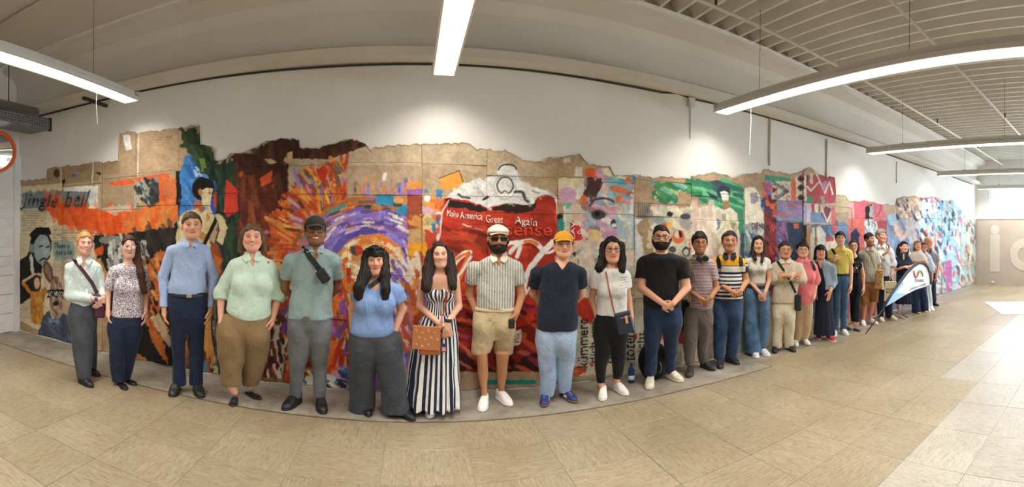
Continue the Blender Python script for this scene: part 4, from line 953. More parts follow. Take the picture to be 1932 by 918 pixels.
rect(1520, 330, 1576, 384, '#b8505a', 1, 1); poly([(1562, 332), (1574, 332), (1574, 370), (1562, 360)], '#b04a58'); line([(1520, 350), (1528, 360), (1545, 342), (1555, 364), (1563, 343), (1570, 366)], 2.6, '#e6dccb', 1, .2); line([(1522, 332), (1520, 350)], 2, '#3a2a2a'); poly([(1526, 328), (1533, 326), (1533, 346), (1527, 346)], '#dcc8a8', 1, .5); line([(1536, 322), (1546, 342)], 2.4, '#e6dccb', 1, .2); poly([(1548, 346), (1556, 340), (1560, 350), (1553, 362)], '#b58ab8', .9, 1); rect(1521, 369, 1531, 382, '#4a9a78', 1, .5); strokes([(1545, 372), (1560, 372), (1560, 382), (1545, 382)], ['#3fb0c0', '#58c0cc', '#e08a5a'], 9, 9, 3, 85, 70)
rect(1440, 376, 1464, 560, '#7a3236', 1, 2); poly([(1440, 376), (1446, 376), (1452, 384), (1462, 384), (1462, 392), (1446, 392)], '#e2622f', 1, .6); rect(1434, 376, 1442, 390, '#2f5a8a', 1, 1); rect(1440, 388, 1452, 398, '#3a4a78', 1, 1); curve([(1454, 392), (1460, 396), (1456, 402), (1462, 408)], 3.5, '#e0602f'); strokes([(1440, 400), (1464, 400), (1464, 560), (1440, 560)], ['#a83a34', '#c8503a', '#2a2228', '#8f3038', '#5a2a30', '#d8603f'], 80, 18, 5, 60, 71)
rect(1464, 378, 1514, 416, '#a88ab5', 1, 1); strokes([(1465, 380), (1514, 380), (1514, 415), (1465, 415)], ['#b48aa8', '#9a86c0', '#c8707a', '#7f90b8', '#a86a78', '#5fa0b8'], 60, 18, 6, 15, 72, .8); rect(1464, 410, 1514, 418, '#7d9ac0', .8, 1.5); rect(1464, 418, 1490, 600, '#6d5a88', 1, 2); strokes([(1465, 420), (1490, 420), (1490, 560), (1465, 560)], ['#8a7ab5', '#a86a8a', '#9aa5d0', '#5a3a58', '#c06a7a'], 44, 20, 5, 70, 73); poly([(1484, 420), (1514, 418), (1514, 600), (1490, 600), (1488, 470)], '#33415a', 1, 2); rect(1497, 421, 1506, 430, '#d86a5a', 1, 1); line([(1514, 380), (1513, 600)], 2.5, '#231f22')
# --- blue rock sheets
rect(1515, 383, 1606, 424, '#b8a58c', 1, 1); rect(1516, 384, 1530, 418, '#c9b4c4', 1, 1.5); rect(1530, 384, 1546, 400, '#b04048', 1, 1); rect(1536, 385, 1543, 402, '#ddd0b4', 1, .6); rect(1528, 400, 1560, 420, '#6f8fb5', 1, 2); line([(1519, 388), (1519, 418)], 3, '#7f9ac8'); poly([(1556, 388), (1568, 394), (1558, 420), (1548, 404)], '#7a4458', 1, .8); line([(1548, 390), (1560, 418), (1572, 392), (1580, 400), (1576, 420)], 2.6, '#e2d4c8', 1, .3); rect(1568, 390, 1580, 422, '#c8626a', .9, 2); rect(1578, 392, 1600, 424, '#a08f7c', 1, 2); poly([(1575, 368), (1592, 366), (1600, 380), (1620, 384), (1620, 400), (1575, 400)], '#bda98c', 1, 1.5)
rect(1515, 424, 1606, 600, '#51698a', 1, 2); strokes([(1516, 425), (1604, 425), (1604, 600), (1516, 600)], ['#5f7a9c', '#43587a', '#6f8aa8', '#2f3a4f', '#7a8fa8'], 90, 26, 8, 75, 74, .8); poly([(1532, 430), (1546, 426), (1556, 440), (1556, 520), (1526, 520), (1526, 450)], '#c6c5bb', 1, 2.5); rect(1520, 426, 1528, 520, '#b8874f', 1, 1.5); rect(1536, 424, 1540, 520, '#8f5f3a', 1, 1); rect(1514, 424, 1520, 470, '#1f1c20', 1, 1.5); poly([(1558, 452), (1572, 444), (1580, 460), (1570, 480), (1556, 476)], '#e0d3bc', 1, 2); poly([(1556, 448), (1572, 446), (1572, 454), (1558, 456)], '#c24a50'); rect(1570, 420, 1578, 440, '#c8545a', 1, 1.5); ell(1590, 436, 14, 18, '#6a84a4', .9)
# --- pink and black figure sheets
rect(1600, 384, 1692, 440, '#c99a98', 1, 1.5); poly([(1610, 380), (1628, 376), (1640, 384), (1636, 412), (1610, 412)], '#cf5d6a', 1, 3); rect(1600, 412, 1652, 600, '#cf6a62', 1, 2); strokes([(1602, 414), (1650, 414), (1650, 600), (1602, 600)], ['#d8604f', '#c05a78', '#d98a6a', '#b55a7a', '#e08a80'], 70, 24, 7, 80, 75, .8); poly([(1604, 440), (1614, 428), (1620, 440), (1620, 520), (1604, 520)], '#2f3550', 1, 2.5); poly([(1632, 390), (1644, 384), (1648, 412), (1632, 414)], '#1f2226', 1, 1); rect(1640, 388, 1648, 410, '#a8adb0', 1, 1.5); poly([(1630, 416), (1640, 412), (1656, 420), (1656, 470), (1630, 470)], '#c9d0d2', 1, 1.5); strokes([(1632, 416), (1654, 418), (1654, 470), (1632, 470)], ['#6a7278', '#2f343a', '#e0e6e6', '#8fa0a8'], 30, 14, 4, 70, 76); poly([(1646, 380), (1664, 384), (1672, 412), (1646, 416)], '#d5707f', 1, 1); poly([(1652, 416), (1674, 416), (1674, 460), (1660, 450)], '#b84a58', 1, 1.5); line([(1662, 386), (1660, 398), (1654, 408)], 1.4, '#7a3a48')
rect(1672, 386, 1705, 412, '#c0a586', 1, 1); poly([(1690, 384), (1705, 372), (1735, 372), (1735, 470), (1690, 470)], '#cbb093', 1, 2)
rect(1672, 412, 1738, 600, '#7f96b5', 1, 2.5); strokes([(1674, 414), (1736, 414), (1736, 600), (1674, 600)], ['#5f86b0', '#9ab5cc', '#8a6a80', '#b8c6d2', '#6a7fa0', '#caa890'], 110, 24, 7, 80, 77, .8); ell(1684, 414, 10, 12, '#a5c8dc'); curve([(1690, 420), (1694, 440), (1704, 448), (1716, 430)], 6, '#dcb49c'); poly([(1705, 400), (1730, 398), (1738, 440), (1712, 450)], '#b0a8a8', .7, 3); strokes([(1700, 440), (1738, 430), (1738, 560), (1700, 560)], ['#8f5f5a', '#c8a088', '#d8d0c8', '#6a5a68'], 40, 18, 6, 70, 78)
strokes([(1692, 378), (1738, 374), (1738, 412), (1692, 412)], ['#b5926f', '#d8c0a0', '#6f86a0', '#e0d0bc', '#3a3a40', '#c07a6a'], 60, 12, 5, 60, 79)
# --- pale blue end
rect(1735, 370, 1842, 560, '#a8c4d2', 1, 2); strokes([(1736, 372), (1812, 380), (1812, 440), (1736, 440)], ['#8fd0e4', '#c8e4ec', '#6fb8dc', '#e4eef0', '#5a9cc8', '#c86a78', '#dcd0c4', '#3a3f4a'], 150, 14, 5, 75, 80); line([(1737, 376), (1760, 370), (1770, 380)], 3, '#c04858'); strokes([(1735, 430), (1775, 425), (1775, 560), (1735, 560)], ['#d84a40', '#e86a58', '#c8a890', '#e0e4e4', '#2f3a50', '#7fb0cc'], 100, 18, 6, 75, 81); strokes([(1775, 430), (1812, 430), (1812, 560), (1775, 560)], ['#6fb0d4', '#d0e0e4', '#3a4a60', '#a8bcc8', '#e4d8cc', '#c85a60'], 90, 16, 5, 80, 82); poly([(1782, 492), (1794, 490), (1796, 562), (1784, 565)], '#b968a2', 1, 1); strokes([(1808, 400), (1842, 400), (1842, 545), (1808, 550)], ['#a57f62', '#c8ab90', '#8a6248', '#dcc8b4', '#b5947c', '#6a4a3a'], 90, 16, 4, 75, 83); strokes([(1735, 540), (1842, 520), (1842, 560), (1735, 590)], ['#c8b098', '#a88a78', '#d0c0c4', '#8a7a80'], 60, 12, 5, 20, 84)
curve([(1829, 430), (1826, 452), (1832, 470), (1828, 500), (1834, 530)], 4, '#e0cdb8')
# overall handling of the brush and paper fibre
CV *= (1 + .035 * NZ[3] + .03 * NZ[18])[..., None]
_l = CV @ np.array([.3, .59, .11]); CV = np.clip(_l[..., None] + (CV - _l[..., None]) * .90, 0.01, .97)
CVL = np.where(CV <= .04045, CV / 12.92, ((CV + .055) / 1.055) ** 2.4)
def sample(px, py):
    x = np.clip(px - CX0, 0, CW - 1.01); y = np.clip(py - CY0, 0, CHH - 1.01); xi = x.astype(int); yi = y.astype(int); fx = (x - xi)[:, None]; fy = (y - yi)[:, None]
    return (CVL[yi, xi] * (1 - fx) + CVL[yi, xi + 1] * fx) * (1 - fy) + (CVL[yi + 1, xi] * (1 - fx) + CVL[yi + 1, xi + 1] * fx) * fy

# --- sheets: torn outline along the top, seams measured per column
OUT = [(36, 343), (75, 338), (90, 335), (90.2, 318), (160, 310), (226, 303), (226.4, 252), (246, 248), (260, 250), (345, 242), (358, 238), (378, 236), (378.4, 274), (404, 277), (406, 306), (425, 302), (436, 290), (462, 288), (486, 280), (504, 268), (530, 262), (565, 263), (566, 280), (600, 281), (640, 268), (666, 262), (690, 274), (700, 283), (704, 278), (760, 273), (850, 271), (882, 269), (900, 281), (952, 284), (985, 300), (1030, 308), (1031, 298), (1070, 297), (1092, 289), (1110, 312), (1150, 313), (1158, 332), (1200, 330), (1225, 335), (1262, 334), (1300, 339), (1303, 333), (1345, 325), (1370, 331), (1384, 336), (1405, 329), (1437, 326), (1440, 318), (1470, 326), (1500, 329), (1527, 317), (1548, 328), (1560, 336), (1563, 331), (1573, 332), (1575, 367), (1593, 367), (1600, 379), (1622, 380), (1630, 377), (1646, 381), (1668, 385), (1690, 386), (1692, 374), (1706, 371), (1735, 372), (1764, 370), (1778, 380), (1795, 378), (1812, 396), (1830, 394), (1837, 412), (1841, 420)]
COLS = [(36, 118, [442, 545]), (118, 193, [348, 440, 565]), (193, 257, [335, 396, 590]), (257, 338, [325, 388, 560]), (338, 396, [312, 388, 560]), (396, 452, [312, 366, 402, 575]), (452, 541, [312, 366, 540]), (541, 655, [312, 366, 500, 600]), (655, 796, [307, 368, 520]), (796, 918, [311, 370, 560]), (918, 1052, [333, 372, 403, 560]), (1052, 1124, [335, 403, 545]), (1124, 1196, [345, 404, 560]), (1196, 1303, [342, 385, 409, 560]), (1303, 1404, [372, 416, 560]), (1404, 1450, [372, 424, 550]), (1450, 1514, [380, 417, 540]), (1514, 1563, [383, 424, 540]), (1563, 1606, [390, 425, 530]), (1606, 1652, [412, 500]), (1652, 1691, [415, 500]), (1691, 1736, [412, 495]), (1736, 1776, [412, 440, 500]), (1776, 1812, [418, 445, 505]), (1812, 1841, [440, 500])]
M_CARD = attr_mat('painted_cardboard', .78, .18, 70, (1, 1, .35), .2)
MURAL = empty('cardboard_mural', (on_wall(900, 459).x, WALL_Y - .03, 0)); tag(MURAL, 'long painted mural of torn cardboard sheets fixed along the white wall', 'mural')
MX = MURAL.location.x
tanx = lambda px: np.tan((px - X0) / F) * WALL_Y
ox, oy = zip(*OUT)
def px_to_z(px, py):
    th = (px - 966.0) / F
    dy = rt.y * np.sin(th) + fw.y * np.cos(th) + up.y * (YH - py) / F; dz = rt.z * np.sin(th) + up.z * (YH - py) / F
    return HC + dz * WALL_Y / dy
def z_to_py(px, z):
    py = np.full(px.shape, 450.0)
    for _ in range(6):
        e = px_to_z(px, py) - z; s_ = px_to_z(px, py + 1) - px_to_z(px, py); py = py - e / s_
    return py
def wx(px, py):
    th = (px - 966.0) / F
    dx = rt.x * np.sin(th) + fw.x * np.cos(th) + up.x * (YH - py) / F; dy = rt.y * np.sin(th) + fw.y * np.cos(th) + up.y * (YH - py) / F
    return dx / dy * WALL_Y
prn = np.random.default_rng(5)
def sheet_mesh(x0, x1, zb, zt, off):
    """zt: number, or None for the torn outline"""
    n = max(int((x1 - x0) / 1.3), 6); px = np.linspace(x0 + .10, x1 - .10, n)
    if zt is None:
        pyt = np.interp(px, ox, oy) + np.interp(px, np.arange(x0 - 2, x1 + 3, 1.9), prn.uniform(-1.0, 1.0, len(np.arange(x0 - 2, x1 + 3, 1.9)))) + np.interp(px, np.arange(x0 - 8, x1 + 9, 7.0), prn.uniform(-2.2, 2.2, len(np.arange(x0 - 8, x1 + 9, 7.0)))); top = px_to_z(px, pyt)
    else: top = np.full(n, zt - .0015)
    bot = np.full(n, zb + .0008) if zb > .02 else .012 + .012 * np.abs(np.sin(px * .05)) + prn.uniform(0, .006, n)
    top = np.maximum(top, bot + .02)
    sc = F / (WALL_Y / math.cos((.5 * (x0 + x1) - X0) / F)); mrow = max(int((top.max() - bot.min()) * sc / 1.35), 5)
    t = np.linspace(0, 1, mrow)[:, None]; Z = bot[None] * (1 - t) + top[None] * t; PX = np.repeat(px[None], mrow, 0); PY = z_to_py(PX, Z); XX = wx(PX, PY)
    wav = .004 * np.sin(XX * 5 + off * 900) * np.sin(Z * 6 + off * 700) + .004
    curl = .010 * np.clip((t - .9) / .1, 0, 1) ** 2 * (1 if zt is None else .35) * np.ones_like(Z)
    YY = WALL_Y - off - wav - curl
    V = np.stack([XX - MX, YY - MURAL.location.y, Z], -1).reshape(-1, 3); C = sample(PX.ravel(), PY.ravel())
    i, j = np.meshgrid(np.arange(mrow - 1), np.arange(n - 1), indexing='ij'); a = (i * n + j).ravel(); Qd = np.stack([a, a + 1, a + n + 1, a + n], 1)
    ring_ = np.concatenate([np.arange(n), np.arange(1, mrow) * n + n - 1, (mrow - 1) * n + np.arange(n - 2, -1, -1), np.arange(mrow - 2, 0, -1) * n]); k = len(ring_); nv = len(V)
    Vb = V[ring_].copy(); Vb[:, 1] = np.minimum(Vb[:, 1] + .006, WALL_Y - .0012 - MURAL.location.y); V = np.concatenate([V, Vb]); C = np.concatenate([C, np.tile(lin('#a98a60'), (k, 1))])
    r2 = np.roll(ring_, -1); b = nv + np.arange(k); b2 = nv + np.roll(np.arange(k), -1); Qd = np.concatenate([Qd, np.stack([r2, ring_, b, b2], 1)])
    return qmesh('cardboard_sheet', V, Qd, M_CARD, MURAL, None, C)
for ci, (x0, x1, sm) in enumerate(COLS):
    xc = np.array([.5 * (x0 + x1)]); zs_ = [float(px_to_z(xc, np.array([float(y)]))[0]) for y in sm]
    bnd = [None] + zs_ + [0.0]
    for k in range(len(bnd) - 1):
        ov = prn.uniform(-3, 3) if k else 0
        sheet_mesh(x0, x1, bnd[k + 1], bnd[k], .004 + .010 * ((ci * 3 + k * 2) % 4) / 3)

# --- lettering cut as thin raised paint
def text_mesh(s_):
    cu = bpy.data.curves.new('t', 'FONT'); cu.body = s_; cu.extrude = .02; cu.resolution_u = 3
    to = bpy.data.objects.new('t', cu); COL.objects.link(to); dg = bpy.context.evaluated_depsgraph_get(); me = bpy.data.meshes.new_from_object(to.evaluated_get(dg))
    COL.objects.unlink(to); bpy.data.objects.remove(to)
    co = np.zeros(len(me.vertices) * 3, dtype=np.float32); me.vertices.foreach_get('co', co); return me, co.reshape(-1, 3)
def letters(s_, x0, y0, x1, y1, col, rot=False, shear=0.0, name='lettering', bend=0.0):
    """word filling the photograph box x0..x1, y0 (top)..y1 (bottom) on the wall; rot: reads upwards"""
    me, co = text_mesh(s_)
    lo, hi = co.min(0), co.max(0); u = (co[:, 0] - lo[0]) / (hi[0] - lo[0]); v = (co[:, 1] - lo[1]) / (hi[1] - lo[1]); e = (co[:, 2] - lo[2]) / max(hi[2] - lo[2], 1e-6)
    v0 = v.copy(); u = np.clip(u + shear * (v - .5), -.2, 1.2)
    if rot: px = x0 + (1 - v0) * (x1 - x0); py = y1 - u * (y1 - y0)
    else: px = x0 + u * (x1 - x0); py = y1 - v0 * (y1 - y0) + bend * (u - .5)
    jt = min(abs(y1 - y0), abs(x1 - x0)) * .05; px = px + jt * np.sin(py * 1.3 + px * .7); py = py + jt * np.sin(px * .9 + 1.0)
    z = px_to_z(px, py); X = wx(px, py); Y = WALL_Y - .0255 - e * .0015
    me.vertices.foreach_set('co', np.stack([X - MX, Y - MURAL.location.y, z], 1).astype(np.float32).ravel()); me.update(); me.materials.clear()
    o = obj(name, me, plain('paint_' + col.strip('#'), col, .7, var=.12, nsc=30), MURAL); o['kind'] = 'stuff'; return o
letters('Jingle', 44, 366, 112, 397, '#41454d', shear=.12, bend=2); letters('bell', 126, 360, 168, 390, '#41454d', shear=.18, bend=-2)
letters('There is', 104, 458, 134, 468, '#3a4644', shear=.05); letters('not a lie', 108, 470, 138, 480, '#3a4644', shear=.05); letters('ART NROO', 91, 549, 121, 558, '#d9d4c4')
letters('Make', 843, 397, 865, 409, '#ece4d8', shear=.08, bend=3); letters('America', 868, 400, 910, 413, '#ece4d8', bend=3); letters('Great', 916, 406, 948, 420, '#ece4d8', bend=2); letters('Again', 970, 410, 1012, 428, '#ece4d8', bend=6)
letters('sense', 953, 428, 1040, 444, '#d63c28', bend=1)
letters('LAV', 1076, 417, 1083, 450, '#ece4d8', rot=True); letters('o', 1088, 434, 1096, 441, '#ece4d8')
letters('kümmere', 1088, 600, 1108, 692, '#2c2a2a', rot=True); letters('dich um', 1111, 606, 1124, 682, '#2c2a2a', rot=True); letters('deine', 1140, 620, 1154, 684, '#2c2a2a', rot=True); letters('toten', 1178, 624, 1196, 680, '#2c2a2a', rot=True); letters('nicht', 1200, 624, 1214, 676, '#2c2a2a', rot=True)
letters('DENIC', 1416, 420, 1447, 432, '#55525a'); letters('UP', 668, 344, 674, 350, '#3d6f9a'); letters('UP', 750, 344, 757, 350, '#3d6f9a'); letters('S', 764, 335, 770, 342, '#3d6f9a')
for ax_ in (671, 754):
    a = on_wall(ax_ - 1.6, 361, WALL_Y - .0265); c = on_wall(ax_ + 1.6, 352, WALL_Y - .0265); MB().box((a.x - MX, -.0 - .0245 + .03 - .002, a.z), (c.x - MX, -.0245 + .03, c.z)).build('printed_arrow', plain('paint_3d6f9a', '#3d6f9a', .7), MURAL)
# ================================================================== lamps and ceiling services
LH = 1.53                        # lamp diffuser above the camera
M_HOUS = plain('lamp_housing', '#cfcdc8', .45, var=.03)
m, nt, b = nmat('lamp_diffuser'); b.inputs['Base Color'].default_value = (1, 1, 1, 1)
b.inputs['Emission Color'].default_value = (1.0, .965, .90, 1); b.inputs['Emission Strength'].default_value = LAMP; M_DIFF = m
M_WIRE = plain('steel_wire', '#5a5650', .5, .6)
M_DARK = plain('dark_iron', '#3a3631', .6, .3)
def lamp_row(x, label, y1=4.38, y0=-2.2, dz=0.0):
    z = HC + LH + dz
    e = empty('pendant_lamp', (x, y1, z)); tag(e, label, 'lamp', 'long pendant lamps hung at right angles to the mural wall')
    Ln = y1 - y0
    # housing: shallow tray with a raised gear box
    sec = [(-.10, .0), (-.118, .0), (-.112, .045), (-.055, .075), (-.055, .125), (.055, .125), (.055, .075), (.112, .045), (.118, 0), (.10, 0), (.095, .02), (-.095, .02)]
    MB().prism([(a, 0, c) for a, c in sec], (0, -Ln, 0)).build('housing', M_HOUS, e)
    MB().box((-.118, 0, -.002), (.118, .012, .11)).build('end_cap', M_HOUS, e)
    n = 4; seg = Ln / n
    for k in range(n):
        MB().box((-.094, -(k + 1) * seg + .006, .002), (.094, -k * seg - .006, .016)).build('diffuser', M_DIFF, e)
    la = bpy.data.lights.new('lamp_light', 'AREA'); la.shape = 'RECTANGLE'; la.size = .17; la.size_y = Ln - .05; la.energy = LAMP_W * Ln; la.color = (1.0, .95, .875); la.spread = math.radians(140)
    lo = bpy.data.objects.new('lamp_light', la); COL.objects.link(lo); lo.parent = e; lo.location = (0, -Ln / 2, -.004)
    for yy in (.70, 2.6, 5.0):
        MB().tube([(0, -yy, .125), (0, -yy, ZC - z + .159)], .003, 5).build('wire', M_WIRE, e)
        MB().box((-.015, -yy - .04, .125), (.015, -yy + .04, .14)).build('wire_clip', M_DARK, e)
    return e
lab = ['long pendant lamp with pull cord beside the grey duct', 'long pendant lamp seen end on above the red can', 'long pendant lamp above the woman in green of the mural',
       'long pendant lamp above the striped-shirt man in brown shorts', 'long pendant lamp between the bald man and the window lamp', 'long pendant lamp next to the window at the far end']
for k, xx in enumerate((-3.21, .30, 3.63, 7.25, 10.75, 14.25)):
    lm = lamp_row(xx, lab[k])
    if k == 0:
        MB().tube([(.11, -.75, 0), (.112, -.78, -.2), (.108, -.75, -.42)], .0025, 5).build('pull_cord', plain('cord_white', '#e8e6e0', .5), lm)
    if k == 2:
        MB().tube([(.10, -.45, 0), (.15, -.40, -.15), (.17, -.36, -.55)], .0035, 6).build('cord', plain('cord_white', '#e8e6e0', .5), lm)

M_PIPE = plain('pipe_paint', '#d6d2c6', .5, var=.03)
pp = MB().tube([(XD + .3, 3.72, ZC - .15), (14.9, 3.72, ZC - .15)], .02, 8).build('sprinkler_pipe', M_PIPE, None, True)
tag(pp, 'thin pale sprinkler pipe under the ribbed deck, running along the mural', 'pipe')
for x in np.arange(2.2, 14, 3.0):
    MB().tube([(x, 3.72, ZC - .14), (x, 3.72, ZC + .158)], .008, 6).build('hanger', M_PIPE, pp)
    hd = MB().lathe([(.016, 0), (.016, .07), (.01, .075), (.01, .09), (.022, .095), (.022, .105), (.006, .11)], (x + .8, 3.72, ZC - .14), 8).build('sprinkler_head', M_DARK, pp)
pp = MB().tube([(4.0, 2.2, ZC - .15), (14.9, 2.2, ZC - .15)], .02, 8).build('sprinkler_pipe', M_PIPE, None, True)
tag(pp, 'thin pale sprinkler pipe under the deck, farther from the mural wall', 'pipe')
for x in np.arange(5.6, 14, 3.4):
    MB().lathe([(.016, 0), (.016, .07), (.01, .075), (.01, .09), (.022, .095), (.022, .105), (.006, .11)], (x, 2.2, ZC - .14), 8).build('sprinkler_head', M_DARK, pp)
pp = MB().tube([(-5.0, 3.35, ZC - .06), (-2.9, 3.35, ZC - .06), (-2.2, 3.35, ZC - .06)], .022, 8).build('sprinkler_pipe', M_PIPE, None, True)
tag(pp, 'short pale sprinkler pipe under the smooth soffit beside the lamp wire', 'pipe')
MB().lathe([(.018, 0), (.018, .05), (.028, .06), (.028, .08), (.008, .09)], (-2.98, 3.35, ZC - .17), 8).build('sprinkler_head', M_DARK, pp)

# dark cable clipped along the foot of the girder
cb = []
for x in np.linspace(XL + .3, 14.6, 80):
    cb.append((x, W - .012, 3.475 + .006 * math.sin(x * 1.7) + (.03 if 3.0 < x < 3.25 else 0)))
tag(MB().tube(cb, .011, 6).build('cable', M_DARK, None, True), 'dark cable clipped along the top of the white wall', 'cable')
# surface conduits and boxes on the wall
M_COND = plain('conduit_grey', '#c6c3bb', .5)
def conduit(xp, y0, y1, r, label, box=None):
    a = on_wall(xp, y0, W - r - .002); c = on_wall(xp, y1, W - r - .002)
    o = MB().tube([(a.x, a.y, a.z), (a.x, a.y, c.z)], r, 8).build('conduit', M_COND, None, True)
    tag(o, label, 'conduit')
    if box:
        bz = on_wall(xp, box, W).z
        MB().bbox((a.x - .05, W - .05, bz - .06), (a.x + .05, W - .002, bz + .06), .008).build('junction_box', M_COND, o)
    return o
conduit(1303, 190, 262, .006, 'thin pale conduit dropping from a small box under the cable', 194)
conduit(1453, 222, 312, .014, 'grey wall conduit running down to the kilim-patterned cardboard')
conduit(1560, 262, 334, .014, 'grey wall conduit ending above the red pointed cardboard')
conduit(1692, 305, 345, .010, 'thin grey wall conduit above the pink and blue cardboards')
# bracket bar by the left duct
tag(MB().box((-3.89, 4.24, 3.365), (-3.85, W - .002, 3.405)).build('bracket_bar', M_DARK), 'short dark steel bar standing out from the wall near the duct', 'bracket')

# perforated duct at the left
m, nt, b = nmat('perforated_metal'); v = coords(nt, (1, 1, 1))
vo = N(nt, 'ShaderNodeTexVoronoi'); vo.inputs['Scale'].default_value = 30; vo.inputs['Randomness'].default_value = .25; L(nt, v, vo.inputs['Vector'])
L(nt, ramp(nt, vo.outputs['Distance'], [(.28, lin('#3c3e40')), (.42, lin('#83868a'))]), b.inputs['Base Color'])
b.inputs['Metallic'].default_value = .5; b.inputs['Roughness'].default_value = .5; M_PERF = m
M_GALV = plain('galvanised', '#9a9a98', .4, .6)
dz = 3.13
du = empty('air_duct', (-4.92, 4.45, dz)); tag(du, 'grey perforated air duct with round tube on top in the left corner', 'duct')
MB().bbox((-.22, -4.0, 0), (.24, 0, .16), .02).build('perforated_case', M_PERF, du)
MB().tube([(.0, -4.0, .26), (.0, -.1, .26)], .09, 14).build('round_tube', M_GALV, du, True)
MB().box((.20, -.04, -.02), (.25, .0, .17)).build('end_plate', M_DARK, du)
for yy in (-.6, -1.6, -3):
    MB().tube([(.0, yy, .34), (.0, yy, ZC - dz)], .008, 6).build('hanger', M_WIRE, du)
# round mirror with an orange rim on the left wall
mi = empty('round_mirror', (-5.16, 3.79, 2.80), -.634); tag(mi, 'round convex mirror with an orange rim on a wall arm at the left', 'mirror')
MB().tube([(-.02, 0, 0), (-.50, .0, 0)], .018, 8).build('wall_arm', M_DARK, mi)
q = MB(); R_ = .29
pth = [(.02, R_ * math.cos(t), R_ * math.sin(t)) for t in np.linspace(0, 2 * math.pi, 41)]
q.tube(pth, .024, 8, False).build('rim', plain('rim_orange', '#d8541a', .4), mi, True)
q = MB(); vs = []; fs = []
for i in range(9):
    rr = R_ * i / 8
    for k in range(32): vs.append((.05 * (1 - (i / 8) ** 2) + .004, rr * math.cos(k * math.pi / 16), rr * math.sin(k * math.pi / 16)))
for i in range(8):
    for k in range(32): fs.append((i * 32 + k, i * 32 + (k + 1) % 32, i * 32 + 32 + (k + 1) % 32, i * 32 + 32 + k))
m = plain('mirror_glass', '#e8ecec', .03, 1.0, var=.01); q.add(vs, fs).build('mirror_glass', m, mi, True)
# white printed sheets lying on the far floor
M_SHEET = plain('sheet_white', '#e9ebec', .5, var=.02)
def sheet(pts, label):
    P = [on_floor(*p) for p in pts]
    o = MB().prism([(p.x, p.y, .005) for p in P], (0, 0, .012)).build('board_sheet', M_SHEET); tag(o, label, 'board', 'white boards lying on the floor')
    c = sum(P, Vector()) / len(P)
    for k in range(7):
        MB().box((c.x - .7 + .15 * (k % 3), c.y - .28 + .08 * k, .017), (c.x + .5 - .2 * (k % 2), c.y - .27 + .08 * k, .0178)).build('print_line', plain('print_grey', '#8d9298', .6), o)
sheet([(1858, 571), (1890, 594), (1975, 592), (1950, 569)], 'white printed board lying flat on the floor before the end wall')
def pt(s, u, v, y=0.0):
    x, z = s.X(u, v); k = (s.d + y) / s.d
    return np.array([x * k, y, HC - (HC - z) * k])
Person.pt = pt
def foot_pt(s, u, v):
    """floor point under a crop pixel, in the person's own frame"""
    x0, y0, sc = s.crop; g = on_floor(x0 + u / sc, y0 + v / sc)
    a = s.az; c = on_floor(s.cx, s.gy); q = (g.x - c.x, g.y - c.y)
    return np.array([q[0] * math.cos(a) - q[1] * math.sin(a), q[0] * math.sin(a) + q[1] * math.cos(a), 0.0])
Person.foot_pt = foot_pt

